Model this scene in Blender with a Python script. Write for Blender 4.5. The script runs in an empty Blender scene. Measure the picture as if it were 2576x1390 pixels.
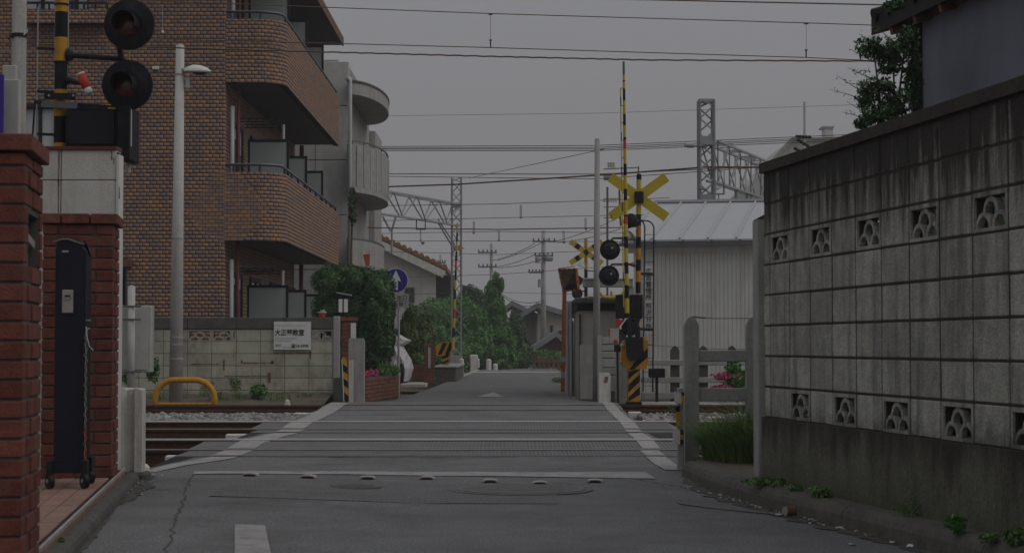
import bpy, math, random
import numpy as np
from mathutils import Vector, Matrix, noise

# ------------------------------------------------------------------ camera, sky, sun, exposure
S = bpy.context.scene
COL = S.collection
random.seed(7); RNG = np.random.default_rng(7)
F = 4500.0; CXP = 1288.0; CYP = 695.0; PITCH = math.atan(171.0 / F); CAMZ = 1.0
cd = bpy.data.cameras.new("camera"); cam = bpy.data.objects.new("camera", cd); COL.objects.link(cam)
cam.location = (0, 0, CAMZ); cam.rotation_euler = (math.radians(90) + PITCH, 0, 0)
cd.sensor_width = 36.0; cd.lens = 36.0 * F / 2576.0; cd.clip_start = 0.1; cd.clip_end = 3000
cd.dof.use_dof = True; cd.dof.focus_distance = 27.0; cd.dof.aperture_fstop = 9.0
S.camera = cam
SUN_EL, SUN_AZ = math.radians(42), math.radians(108)      # azimuth clockwise from +Y
w = bpy.data.worlds.new("World"); S.world = w; w.use_nodes = True
nt = w.node_tree; nt.nodes.clear()
def N(t, **k):
    n = nt.nodes.new(t)
    for a, b in k.items(): setattr(n, a, b)
    return n
out = N('ShaderNodeOutputWorld'); bg = N('ShaderNodeBackground')
sky = N('ShaderNodeTexSky', sky_type='NISHITA', sun_disc=False, sun_elevation=SUN_EL, sun_rotation=SUN_AZ, dust_density=4.0)
geo = N('ShaderNodeNewGeometry'); sep = N('ShaderNodeSeparateXYZ')
tc = N('ShaderNodeTexCoord')
nt.links.new(tc.outputs['Generated'], sep.inputs[0])
rmp = N('ShaderNodeValToRGB')
e = rmp.color_ramp; e.elements[0].position = 0.0; e.elements[0].color = (0.338, 0.326, 0.342, 1)
e.elements[1].position = 1.0; e.elements[1].color = (0.72, 0.72, 0.74, 1)
x = e.elements.new(0.12); x.color = (0.356, 0.350, 0.366, 1)
x = e.elements.new(0.30); x.color = (0.40, 0.40, 0.415, 1)
x = e.elements.new(0.55); x.color = (0.56, 0.56, 0.58, 1)
nt.links.new(sep.outputs['Z'], rmp.inputs[0])
sc_ = N('ShaderNodeVectorMath', operation='SCALE'); sc_.inputs['Scale'].default_value = 0.10
nt.links.new(sky.outputs[0], sc_.inputs[0])
mx = N('ShaderNodeMix', data_type='RGBA'); mx.inputs['Factor'].default_value = 0.93
nt.links.new(sc_.outputs[0], mx.inputs['A'])
cn = N('ShaderNodeTexNoise'); cn.inputs['Scale'].default_value = 2.2; cn.inputs['Detail'].default_value = 4
cm = N('ShaderNodeMapRange'); cm.inputs['To Min'].default_value = 0.94; cm.inputs['To Max'].default_value = 1.06
nt.links.new(tc.outputs['Generated'], cn.inputs['Vector']); nt.links.new(cn.outputs['Fac'], cm.inputs['Value'])
vs = N('ShaderNodeVectorMath', operation='SCALE')
nt.links.new(rmp.outputs[0], vs.inputs[0]); nt.links.new(cm.outputs[0], vs.inputs['Scale'])
nt.links.new(vs.outputs[0], mx.inputs['B']); nt.links.new(mx.outputs['Result'], bg.inputs['Color'])
bg.inputs['Strength'].default_value = 1.0
nt.links.new(bg.outputs[0], out.inputs[0])
sl = bpy.data.lights.new("sun", 'SUN'); sl.energy = 1.0; sl.angle = math.radians(55); sl.color = (1, 0.965, 0.92)
so = bpy.data.objects.new("sun", sl); COL.objects.link(so)
d = Vector((math.sin(SUN_AZ) * math.cos(SUN_EL), math.cos(SUN_AZ) * math.cos(SUN_EL), math.sin(SUN_EL)))
so.rotation_euler = d.to_track_quat('Z', 'Y').to_euler(); so.location = (20, 10, 40)
S.view_settings.view_transform = 'Standard'; S.view_settings.look = 'None'
S.view_settings.exposure = -0.64; S.view_settings.gamma = 1.0; S.view_settings.use_curve_mapping = False

# ------------------------------------------------------------------ helpers placing points from image pixels
cp, sp_ = math.cos(PITCH), math.sin(PITCH)
def at(u, v, Y):
    """World point seen by the camera through image pixel (u, v), at distance Y."""
    a = (u - CXP) / F; b = (CYP - v) / F
    dx, dy, dz = a, cp - b * sp_, sp_ + b * cp
    k = Y / dy
    return Vector((dx * k, Y, CAMZ + dz * k))
ZR = [(-5, 0), (12, 0), (14, .02), (15.3, .034), (16.23, .035), (17.3, .068), (18, .065), (19.6, .035), (20.23, .032), (21.3, .07),
      (23, .07), (25.1, .08), (26.2, .113), (27.2, .118), (29, .075), (34, .05), (60, .05), (67, .05), (75, -.08), (140, -.1), (900, -.1)]
def zr(Y):
    for (a, za), (b, zb) in zip(ZR, ZR[1:]):
        if a <= Y <= b: return za + (zb - za) * (Y - a) / (b - a)
    return -.1
def gz(u, v, off=0.0):
    lo, hi = 4.0, 74.0
    for _ in range(40):
        m = (lo + hi) / 2
        if at(u, v, m).z > zr(m) + off: lo = m
        else: hi = m
    p = at(u, v, lo); p.z = zr(lo) + off
    return p

# ------------------------------------------------------------------ materials
MATS = {}
def mat(name, col, rough=0.8, var=0.12, scale=6.0, bump=0.0, bscale=60.0, metal=0.0, stain=None, stain_amt=0.0, stain_scale=(5, 5, .6),
        rnd=0.0, rndcol=None, spec=0.3, fine=0.0, zdark=None, obj=False, trans=0.0):
    m = bpy.data.materials.new(name); m.use_nodes = True; MATS[name] = m
    t = m.node_tree; t.nodes.clear()
    def n(ty, **k):
        q = t.nodes.new(ty)
        for a, b in k.items(): setattr(q, a, b)
        return q
    L = t.links.new
    o = n('ShaderNodeOutputMaterial'); b = n('ShaderNodeBsdfPrincipled'); L(b.outputs[0], o.inputs[0])
    b.inputs['Roughness'].default_value = rough; b.inputs['Metallic'].default_value = metal
    b.inputs['Specular IOR Level'].default_value = spec
    if trans: b.inputs['Transmission Weight'].default_value = trans
    if obj:
        co = n('ShaderNodeTexCoord').outputs['Object']; P = co
    else:
        P = n('ShaderNodeNewGeometry').outputs['Position']
    nz = n('ShaderNodeTexNoise'); nz.inputs['Scale'].default_value = scale; nz.inputs['Detail'].default_value = 5; nz.inputs['Roughness'].default_value = .65
    L(P, nz.inputs['Vector'])
    mr = n('ShaderNodeMapRange'); mr.inputs['From Min'].default_value = .3; mr.inputs['From Max'].default_value = .7
    mr.inputs['To Min'].default_value = 1 - var; mr.inputs['To Max'].default_value = 1 + var; L(nz.outputs['Fac'], mr.inputs['Value'])
    fac = mr.outputs[0]
    if fine:
        f = n('ShaderNodeTexNoise'); f.inputs['Scale'].default_value = bscale * 1.3; f.inputs['Detail'].default_value = 2; L(P, f.inputs['Vector'])
        fr = n('ShaderNodeMapRange'); fr.inputs['From Min'].default_value = .25; fr.inputs['From Max'].default_value = .75
        fr.inputs['To Min'].default_value = 1 - fine; fr.inputs['To Max'].default_value = 1 + fine; L(f.outputs['Fac'], fr.inputs['Value'])
        mm = n('ShaderNodeMath', operation='MULTIPLY'); L(fac, mm.inputs[0]); L(fr.outputs[0], mm.inputs[1]); fac = mm.outputs[0]
    c = n('ShaderNodeRGB'); c.outputs[0].default_value = (*col, 1); cc = c.outputs[0]
    if rnd or rndcol:
        ge = n('ShaderNodeNewGeometry'); oi = n('ShaderNodeObjectInfo')
        ad = n('ShaderNodeMath', operation='ADD'); L(ge.outputs['Random Per Island'], ad.inputs[0]); L(oi.outputs['Random'], ad.inputs[1])
        fr_ = n('ShaderNodeMath', operation='FRACT'); L(ad.outputs[0], fr_.inputs[0])
        if rndcol:
            rp = n('ShaderNodeValToRGB'); rp.color_ramp.interpolation = 'LINEAR'
            els = rp.color_ramp.elements
            els[0].color = (*rndcol[0], 1); els[1].color = (*rndcol[-1], 1)
            for i, q in enumerate(rndcol[1:-1], 1):
                z = els.new(i / (len(rndcol) - 1)); z.color = (*q, 1)
            L(fr_.outputs[0], rp.inputs[0]); cc = rp.outputs[0]
        else:
            r2 = n('ShaderNodeMapRange'); r2.inputs['To Min'].default_value = 1 - rnd; r2.inputs['To Max'].default_value = 1 + rnd
            L(fr_.outputs[0], r2.inputs['Value'])
            m2 = n('ShaderNodeMath', operation='MULTIPLY'); L(fac, m2.inputs[0]); L(r2.outputs[0], m2.inputs[1]); fac = m2.outputs[0]
    v = n('ShaderNodeVectorMath', operation='SCALE'); L(cc, v.inputs[0]); L(fac, v.inputs['Scale']); cc = v.outputs[0]
    def stainmix(cc, colr, amt, sc, lo=.48, hi=.72, zr_=None):
        mp = n('ShaderNodeMapping'); mp.inputs['Scale'].default_value = sc; L(P, mp.inputs['Vector'])
        s = n('ShaderNodeTexNoise'); s.inputs['Scale'].default_value = 1; s.inputs['Detail'].default_value = 6; s.inputs['Roughness'].default_value = .7
        L(mp.outputs[0], s.inputs['Vector'])
        r = n('ShaderNodeMapRange'); r.inputs['From Min'].default_value = lo; r.inputs['From Max'].default_value = hi
        r.inputs['To Max'].default_value = amt
        val = s.outputs['Fac']
        if zr_:
            sx = n('ShaderNodeSeparateXYZ'); L(P, sx.inputs[0])
            zz = n('ShaderNodeMapRange'); zz.inputs['From Min'].default_value = zr_[0]; zz.inputs['From Max'].default_value = zr_[1]
            zz.inputs['To Min'].default_value = zr_[2]; zz.inputs['To Max'].default_value = zr_[3]; L(sx.outputs['Z'], zz.inputs['Value'])
            a_ = n('ShaderNodeMath', operation='ADD'); L(val, a_.inputs[0]); L(zz.outputs[0], a_.inputs[1]); val = a_.outputs[0]
        L(val, r.inputs['Value'])
        mi = n('ShaderNodeMix', data_type='RGBA'); L(r.outputs[0], mi.inputs['Factor']); L(cc, mi.inputs['A']); mi.inputs['B'].default_value = (*colr, 1)
        return mi.outputs['Result']
    if stain: cc = stainmix(cc, stain, stain_amt, stain_scale)
    if zdark:
        for (colr, amt, sc, z0, z1, a0, a1) in zdark: cc = stainmix(cc, colr, amt, sc, zr_=(z0, z1, a0, a1))
    L(cc, b.inputs['Base Color'])
    if bump:
        bn = n('ShaderNodeTexNoise'); bn.inputs['Scale'].default_value = bscale; bn.inputs['Detail'].default_value = 3; L(P, bn.inputs['Vector'])
        bu = n('ShaderNodeBump'); bu.inputs['Strength'].default_value = bump; bu.inputs['Distance'].default_value = .01
        L(bn.outputs['Fac'], bu.inputs['Height']); L(bu.outputs[0], b.inputs['Normal'])
    return m
M_asph = mat('asphalt', (.158, .160, .163), .92, .12, 2.2, .9, 60, fine=.5, stain=(.092, .092, .095), stain_amt=.8, stain_scale=(1.1, .9, 1))
M_asph2 = mat('asphalt_far', (.14, .14, .14), .92, .12, 1.5, .5, 80, fine=.2)
M_line = mat('road_paint', (.34, .33, .32), .8, .10, 3, .3, 80, fine=.15, stain=(.15, .15, .15), stain_amt=.85, stain_scale=(7, 7, 7))
M_crack = mat('crack_fill', (.07, .07, .07), .95, .2, 10)
M_conc = mat('concrete', (.34, .335, .32), .9, .14, 5, .4, 50, fine=.12, stain=(.16, .15, .13), stain_amt=.55)
M_concl = mat('concrete_light', (.47, .47, .455), .9, .10, 5, .3, 50, fine=.10, stain=(.25, .24, .21), stain_amt=.5)
M_concd = mat('concrete_dark', (.098, .094, .084), .95, .25, 7, .5, 40, fine=.2)
M_white = mat('white_paint', (.66, .65, .62), .7, .08, 6, .15, 50, stain=(.40, .37, .30), stain_amt=.45, stain_scale=(9, 9, 1.5))
M_whitec = mat('white_concrete', (.60, .59, .55), .85, .10, 6, .3, 60, fine=.1, stain=(.28, .24, .17), stain_amt=.55, stain_scale=(14, 14, 1.6))
M_stucco = mat('stucco', (.58, .58, .54), .9, .08, 4, .5, 90, fine=.12, stain=(.34, .22, .11), stain_amt=.35, stain_scale=(7, 7, 1.2))
M_wallblk = mat('weathered_block', (.335, .332, .290), .92, .24, 8, .5, 70, fine=.35, rnd=.17, stain=(.085, .083, .082), stain_amt=.85, stain_scale=(8, 8, .8),
                zdark=[((.030, .026, .024), .96, (9, 9, 1.0), 1.42, 2.06, -.17, .30), ((.05, .058, .028), .6, (6, 6, 5), .50, .70, .20, -.14)])
M_plinth = mat('mossy_plinth', (.120, .118, .088), .95, .32, 4, .6, 50, fine=.3, stain=(.045, .042, .034), stain_amt=.85, stain_scale=(4, 4, 1.0),
               zdark=[((.035, .032, .026), .9, (5, 5, 1.2), .26, .52, -.12, .22), ((.05, .080, .028), .6, (4, 4, 4), .1, .28, .14, -.1)])
M_openshade = mat('opening_shade', (.045, .042, .034), .95, .2, 6)  # colour of the shade painted inside the pierced blocks
M_cap = mat('dark_coping', (.050, .043, .037), .95, .3, 6, .5, 50, fine=.3)
M_mort = mat('mortar_grey', (.10, .098, .09), .95, .15, 8)
M_mortd = mat('mortar_dark', (.045, .032, .030), .95, .2, 8)
M_blk = mat('pale_block', (.42, .415, .34), .92, .13, 4, .4, 60, fine=.14, rnd=.12, stain=(.17, .15, .11), stain_amt=.85, stain_scale=(4, 4, 1.6),
            zdark=[((.07, .065, .05), .7, (4, 4, 1.5), 1.28, 1.45, -.2, .1)])
M_rust = mat('rust_stain', (.16, .085, .045), .95, .35, 22, stain=(.30, .26, .19), stain_amt=.8, stain_scale=(12, 12, 12))
M_tile = mat('brick_tile', (.3, .15, .09), .75, .12, 9, .25, 120, fine=.15, stain=(.20, .16, .13), stain_amt=.3, stain_scale=(.5, .5, .4),
             rndcol=[(.225, .155, .140), (.305, .190, .130), (.39, .220, .115), (.25, .17, .140), (.205, .155, .155), (.35, .205, .120), (.29, .185, .135), (.22, .165, .155)])
M_brick = mat('red_brick', (.2, .07, .04), .9, .32, 12, .5, 100, fine=.2,
              rndcol=[(.120, .036, .026), (.155, .045, .032), (.175, .058, .042), (.13, .040, .030)], stain=(.17, .12, .10), stain_amt=.4, stain_scale=(6, 6, 3))
M_brickd = mat('brown_brick', (.16, .07, .05), .85, .18, 9, .4, 100, fine=.2, rndcol=[(.15, .066, .045), (.21, .085, .05), (.13, .06, .045)])
M_pave = mat('paving_tile', (.27, .16, .13), .8, .14, 5, .3, 100, fine=.15, rnd=.12, stain=(.16, .12, .10), stain_amt=.5, stain_scale=(4, 4, 4))
M_steelrail = mat('rail_head_steel', (.78, .78, .80), .45, .06, 3, metal=.35)
M_steelworn = mat('rail_head_worn', (.30, .29, .28), .5, .1, 3, metal=.35)
M_rusty = mat('rusty_steel', (.085, .042, .028), .9, .3, 9, .3, 60)
M_ballast = mat('ballast_ground', (.055, .045, .040), .95, .4, 22, .8, 40)
M_stone = mat('ballast_stone', (.23, .22, .21), .92, .15, 20, .3, 60, rnd=.45)
M_earth = mat('earth', (.13, .11, .085), .95, .3, 3, .7, 30, fine=.3, stain=(.055, .065, .03), stain_amt=.6, stain_scale=(1.5, 1.5, 1.5))
M_yel = mat('signal_yellow', (.52, .26, .022), .6, .10, 9, .1, 50, stain=(.20, .11, .035), stain_amt=.65, stain_scale=(11, 11, 4))
M_yel2 = mat('board_yellow', (.50, .39, .03), .6, .06, 9, .1, 50, stain=(.33, .25, .03), stain_amt=.35, stain_scale=(8, 8, 3))
M_blk_p = mat('black_paint', (.008, .008, .012), .65, .2, 8, spec=.2, stain=(.040, .038, .038), stain_amt=.7, stain_scale=(14, 14, 5))
M_blkm = mat('black_metal', (.013, .013, .018), .55, .2, 8, spec=.25)
M_cover = mat('black_aluminium', (.009, .010, .022), .45, .2, 6, spec=.3)
M_redl = mat('red_lens', (.09, .010, .012), .25, .1, 8, spec=.6)
M_red = mat('red_paint', (.50, .045, .03), .6, .12, 9)
M_orange = mat('orange_paint', (.42, .11, .035), .65, .15, 9)
M_grey = mat('grey_steel', (.33, .345, .35), .6, .10, 8, metal=.25)
M_greyd = mat('dark_grey_steel', (.14, .145, .15), .6, .15, 8, metal=.3)
M_box = mat('grey_box_paint', (.42, .425, .40), .65, .08, 7, stain=(.26, .25, .22), stain_amt=.4, stain_scale=(8, 8, 1.5))
M_silver = mat('silver_plate', (.42, .40, .38), .45, .1, 12, metal=.6)
M_wire = mat('wire_dark', (.055, .040, .036), .8, .1, 3)
M_wireb = mat('wire_brown', (.14, .090, .055), .8, .1, 3)
M_soff = mat('soffit_paint', (.115, .105, .098), .9, .12, 2)
M_frost = mat('frosted_panel', (.36, .40, .39), .5, .04, 2, spec=.4)
M_glass = mat('window_glass', (.035, .05, .065), .12, .1, 2, spec=.8)
M_curtain = mat('white_curtain', (.52, .54, .54), .8, .10, 4, obj=True)
M_railblue = mat('handrail_blue_black', (.030, .036, .055), .35, .1, 5, spec=.6)
M_railtop = mat('handrail_grey', (.30, .31, .33), .4, .1, 5, metal=.3)
M_darkred = mat('dark_red_pipe', (.14, .035, .03), .6, .15, 5)
M_corr = mat('corrugated_sheet', (.66, .66, .64), .6, .07, 2, stain=(.42, .37, .30), stain_amt=.5, stain_scale=(5, 5, .6))
M_roofm = mat('metal_roof', (.43, .44, .455), .5, .06, 2, stain=(.36, .35, .34), stain_amt=.3, stain_scale=(2, 2, 2), metal=.1)
M_gut = mat('gutter_grey', (.13, .135, .14), .6, .1, 5)
M_ivory = mat('rendered_wall', (.47, .455, .41), .9, .08, 3, .2, 60, stain=(.24, .23, .20), stain_amt=.35)
M_blueg = mat('blue_grey_render', (.19, .20, .25), .9, .12, 2, .2, 60, stain=(.13, .14, .17), stain_amt=.4)
M_rooft = mat('roof_tile', (.22, .23, .24), .8, .15, 4)
M_roofdk = mat('dark_roof', (.03, .026, .024), .85, .25, 6)
M_rooftb = mat('brown_roof_tile', (.25, .125, .055), .8, .2, 9)
M_wood = mat('weathered_wood', (.16, .09, .06), .85, .2, 9)
M_tarp = mat('silver_tarp', (.50, .49, .50), .55, .12, 7, .5, 12)
M_blue = mat('sign_blue', (.032, .022, .23), .5, .05, 4)
M_purple = mat('banner_purple', (.045, .025, .27), .6, .05, 4)
M_signw = mat('sign_white', (.64, .66, .64), .6, .05, 4)
M_ink = mat('sign_ink', (.02, .018, .02), .7, .05, 4)
M_inkg = mat('faded_ink', (.26, .27, .27), .8, .05, 4)
M_mirror = mat('mirror_face', (.42, .48, .42), .04, .02, 4, metal=1.0)
M_chain = mat('chain_steel', (.34, .31, .28), .4, .3, 30, metal=.7)
M_pvc = mat('pale_pipe', (.42, .44, .45), .5, .08, 4)
M_stud = mat('stud_metal', (.42, .40, .39), .5, .08, 30)
M_panel = mat('crossing_board', (.150, .150, .152), .9, .12, 4, .4, 80, fine=.2, stain=(.11, .11, .108), stain_amt=.5, stain_scale=(3, 5, 3))
def leafmat(name, cols, rough=.55):
    return mat(name, cols[0], rough, .1, 3, rndcol=cols, spec=.35)
M_leaf_dk = leafmat('leaf_dark', [(.024, .062, .022), (.040, .095, .030), (.068, .145, .045), (.032, .075, .028), (.10, .19, .062)])
M_leaf_md = leafmat('leaf_mid', [(.040, .115, .024), (.070, .190, .036), (.115, .27, .055), (.050, .14, .030)])
M_leaf_lt = leafmat('leaf_bright', [(.050, .110, .022), (.080, .175, .035), (.110, .215, .045), (.06, .12, .03)])
M_leaf_ol = leafmat('leaf_olive', [(.060, .105, .030), (.090, .150, .040), (.13, .15, .045), (.050, .10, .028)])
M_grass = leafmat('grass_blade', [(.060, .130, .026), (.10, .20, .042), (.16, .23, .065), (.070, .15, .040)])
M_pink = leafmat('pink_petal', [(.42, .05, .14), (.50, .08, .20), (.36, .04, .10)])
M_bark = mat('bark', (.085, .065, .05), .9, .25, 12, .6, 40)

# ------------------------------------------------------------------ geometry helpers
WPOS = {}
class G:
    """Collects shapes in world coordinates; build() links them as one mesh object."""
    def __init__(s, M=None): s.v = []; s.f = []; s.mi = []; s.mats = []; s.M = M or Matrix()
    def _m(s, m):
        if m not in s.mats: s.mats.append(m)
        return s.mats.index(m)
    def add(s, vs, fs, m):
        k = len(s.v); s.v += [tuple(s.M @ Vector(p)) for p in vs]
        i = s._m(m)
        for f in fs: s.f.append([k + q for q in f]); s.mi.append(i)
    def box(s, x0, x1, y0, y1, z0, z1, m, bev=0.0, rot=0.0):
        cx, cy, cz = (x0 + x1) / 2, (y0 + y1) / 2, (z0 + z1) / 2
        hx, hy, hz = abs(x1 - x0) / 2, abs(y1 - y0) / 2, abs(z1 - z0) / 2
        c, sn = math.cos(rot), math.sin(rot)
        if bev <= 0:
            P = [(-hx, -hy, -hz), (hx, -hy, -hz), (hx, hy, -hz), (-hx, hy, -hz), (-hx, -hy, hz), (hx, -hy, hz), (hx, hy, hz), (-hx, hy, hz)]
            Fs = [(0, 3, 2, 1), (4, 5, 6, 7), (0, 1, 5, 4), (1, 2, 6, 5), (2, 3, 7, 6), (3, 0, 4, 7)]
        else:
            b = min(bev, hx * .9, hy * .9, hz * .9)
            P = []; idx = {}
            for sx in (-1, 1):
                for sy in (-1, 1):
                    for sz in (-1, 1):
                        for ax in range(3):
                            q = [sx * (hx - b), sy * (hy - b), sz * (hz - b)]
                            q[ax] = (sx, sy, sz)[ax] * (hx, hy, hz)[ax]
                            idx[(sx, sy, sz, ax)] = len(P); P.append(tuple(q))
            Fs = []
            for ax in range(3):
                a1, a2 = (ax + 1) % 3, (ax + 2) % 3
                for sg in (-1, 1):
                    loop = []
                    for (p, q) in ((-1, -1), (1, -1), (1, 1), (-1, 1)):
                        t = [0, 0, 0]; t[ax] = sg; t[a1] = p; t[a2] = q; loop.append(idx[(*t, ax)])
                    Fs.append(loop if sg > 0 else loop[::-1])
            for ax in range(3):
                a1, a2 = (ax + 1) % 3, (ax + 2) % 3
                for p in (-1, 1):
                    for q in (-1, 1):
                        def id_(sg, which):
                            t = [0, 0, 0]; t[ax] = sg; t[a1] = p; t[a2] = q; return idx[(*t, which)]
                        loop = [id_(-1, a1), id_(1, a1), id_(1, a2), id_(-1, a2)]
                        Fs.append(loop if p * q > 0 else loop[::-1])
            for sx in (-1, 1):
                for sy in (-1, 1):
                    for sz in (-1, 1):
                        l = [idx[(sx, sy, sz, a)] for a in range(3)]
                        Fs.append(l if sx * sy * sz > 0 else l[::-1])
        P = [(cx + x * c - y * sn, cy + x * sn + y * c, cz + z) for x, y, z in P]
        s.add(P, Fs, m)
    def cyl(s, p0, p1, r0, m, r1=None, n=14, cap=True):
        r1 = r0 if r1 is None else r1
        p0, p1 = Vector(p0), Vector(p1); d = (p1 - p0).normalized()
        a = d.orthogonal().normalized(); b = d.cross(a)
        vs = []
        for p, r in ((p0, r0), (p1, r1)):
            for i in range(n):
                t = 2 * math.pi * i / n; vs.append(tuple(p + (a * math.cos(t) + b * math.sin(t)) * r))
        fs = [(i, (i + 1) % n, n + (i + 1) % n, n + i) for i in range(n)]
        if cap: fs += [tuple(range(n))[::-1], tuple(range(n, 2 * n))]
        s.add(vs, fs, m)
    def tube(s, pts, r, m, n=6, closed=False):
        pts = [Vector(p) for p in pts]; k = len(pts); vs = []
        prev = None
        for i, p in enumerate(pts):
            if closed: d = pts[(i + 1) % k] - pts[i - 1]
            else: d = (pts[min(i + 1, k - 1)] - pts[max(i - 1, 0)])
            d.normalize()
            if prev is None: a = d.orthogonal().normalized()
            else:
                a = prev - d * prev.dot(d)
                a = a.normalized() if a.length > 1e-6 else d.orthogonal().normalized()
            prev = a; b = d.cross(a)
            rr = r[i] if isinstance(r, (list, tuple)) else r
            for j in range(n):
                t = 2 * math.pi * j / n; vs.append(tuple(p + (a * math.cos(t) + b * math.sin(t)) * rr))
        fs = []
        for i in range(k if closed else k - 1):
            for j in range(n):
                A = i * n; B_ = ((i + 1) % k) * n
                fs.append((A + j, A + (j + 1) % n, B_ + (j + 1) % n, B_ + j))
        if not closed: fs += [tuple(range(n))[::-1], tuple(range((k - 1) * n, k * n))]
        s.add(vs, fs, m)
    def prism(s, outline, o, ax, ay, depth, m):
        """outline: 2-D points (ccw seen from the front); o origin; ax, ay unit axes; depth vector (front to back)."""
        o, ax, ay, depth = Vector(o), Vector(ax), Vector(ay), Vector(depth)
        n = len(outline); vs = [tuple(o + ax * x + ay * y) for x, y in outline] + [tuple(o + ax * x + ay * y + depth) for x, y in outline]
        fs = [tuple(range(n)), tuple(range(n, 2 * n))[::-1]] + [(i, n + i, n + (i + 1) % n, (i + 1) % n) for i in range(n)]
        s.add(vs, fs, m)
    def bar(s, p0, p1, w_, h_, m):
        """square bar between two points, w_ sideways, h_ up"""
        p0, p1 = Vector(p0), Vector(p1); d = (p1 - p0).normalized(); up = Vector((0, 0, 1))
        if abs(d.z) > .95: up = Vector((0, 1, 0))
        a = d.cross(up).normalized(); b = a.cross(d).normalized()
        vs = []
        for p in (p0, p1):
            for sx, sy in ((-1, -1), (1, -1), (1, 1), (-1, 1)): vs.append(tuple(p + a * sx * w_ / 2 + b * sy * h_ / 2))
        s.add(vs, [(0, 1, 2, 3), (7, 6, 5, 4), (0, 4, 5, 1), (1, 5, 6, 2), (2, 6, 7, 3), (3, 7, 4, 0)], m)
    def sphere(s, c, r, m, nu=12, nv=8, z0=-1.0):
        rx, ry, rz = r if isinstance(r, (tuple, list)) else (r, r, r); vs = []; fs = []
        for i in range(nv + 1):
            ph = -math.pi / 2 + math.pi * i / nv
            for j in range(nu):
                t = 2 * math.pi * j / nu
                vs.append((c[0] + rx * math.cos(ph) * math.cos(t), c[1] + ry * math.cos(ph) * math.sin(t), c[2] + rz * math.sin(ph)))
        for i in range(nv):
            for j in range(nu): fs.append((i * nu + j, i * nu + (j + 1) % nu, (i + 1) * nu + (j + 1) % nu, (i + 1) * nu + j))
        s.add(vs, fs, m)
    def build(s, name, parent=None, label=None, cat=None, group=None, kind=None, smooth=False):
        v = np.array(s.v, dtype=float)
        lo, hi = v.min(0), v.max(0); c = Vector(((lo[0] + hi[0]) / 2, (lo[1] + hi[1]) / 2, (lo[2] + hi[2]) / 2))
        me = bpy.data.meshes.new(name); me.from_pydata([tuple(q) for q in (v - np.array(c))], [], s.f)
        for m in s.mats: me.materials.append(m)
        me.polygons.foreach_set('material_index', s.mi)
        if smooth: me.polygons.foreach_set('use_smooth', [True] * len(me.polygons))
        me.validate(); me.update()
        return link(name, me, c, parent, label, cat, group, kind)
def link(name, me, c, parent=None, label=None, cat=None, group=None, kind=None):
    o = bpy.data.objects.new(name, me); COL.objects.link(o); c = Vector(c)
    WPOS[o.name] = c.copy()
    if parent: o.parent = parent; o.location = c - WPOS[parent.name]
    else: o.location = c
    tag(o, label, cat, group, kind); return o
def tag(o, label=None, cat=None, group=None, kind=None):
    if label: o['label'] = label
    if cat: o['category'] = cat
    if group: o['group'] = group
    if kind: o['kind'] = kind
def thing(name, loc, label, cat, group=None):
    o = bpy.data.objects.new(name, None); COL.objects.link(o); o.location = loc; WPOS[o.name] = Vector(loc); o.empty_display_size = .1
    tag(o, label, cat, group); return o
def copy_tree(o, parent=None):
    c = o.copy(); COL.objects.link(c)
    if parent: c.parent = parent
    for ch in list(o.children): copy_tree(ch, c)
    return c
def rawmesh(name, V, Fq, mats, mi=None, smooth=False):
    """numpy quads/tris -> mesh"""
    me = bpy.data.meshes.new(name); nV = len(V); nF, k = Fq.shape
    me.vertices.add(nV); me.vertices.foreach_set('co', V.astype(np.float32).ravel())
    me.loops.add(nF * k); me.loops.foreach_set('vertex_index', Fq.astype(np.int32).ravel())
    me.polygons.add(nF); me.polygons.foreach_set('loop_start', np.arange(0, nF * k, k, dtype=np.int32))
    me.polygons.foreach_set('loop_total', np.full(nF, k, dtype=np.int32))
    for m in mats: me.materials.append(m)
    if mi is not None: me.polygons.foreach_set('material_index', mi)
    me.update(calc_edges=True); me.validate(); return me
def text(s, size, p, mtl, parent, name='lettering', sx=1.0, ay=(0, 0, 1), ax=(1, 0, 0), off=.003, align='CENTER'):
    cu = bpy.data.curves.new(name, 'FONT'); cu.body = s; cu.size = size; cu.align_x = align; cu.align_y = 'CENTER'; cu.extrude = .0015; cu.offset = off * size
    cu.resolution_u = 3
    t = bpy.data.objects.new(name, cu); COL.objects.link(t)
    dg = bpy.context.evaluated_depsgraph_get(); me = bpy.data.meshes.new_from_object(t.evaluated_get(dg))
    bpy.data.objects.remove(t); me.materials.clear(); me.materials.append(mtl)
    ax, ay = Vector(ax).normalized(), Vector(ay).normalized(); az = ax.cross(ay)
    R = Matrix((ax, ay, az)).transposed()
    for v in me.vertices: v.co = R @ Vector((v.co.x * sx, v.co.y, v.co.z))
    return link(name, me, p, parent)

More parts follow.
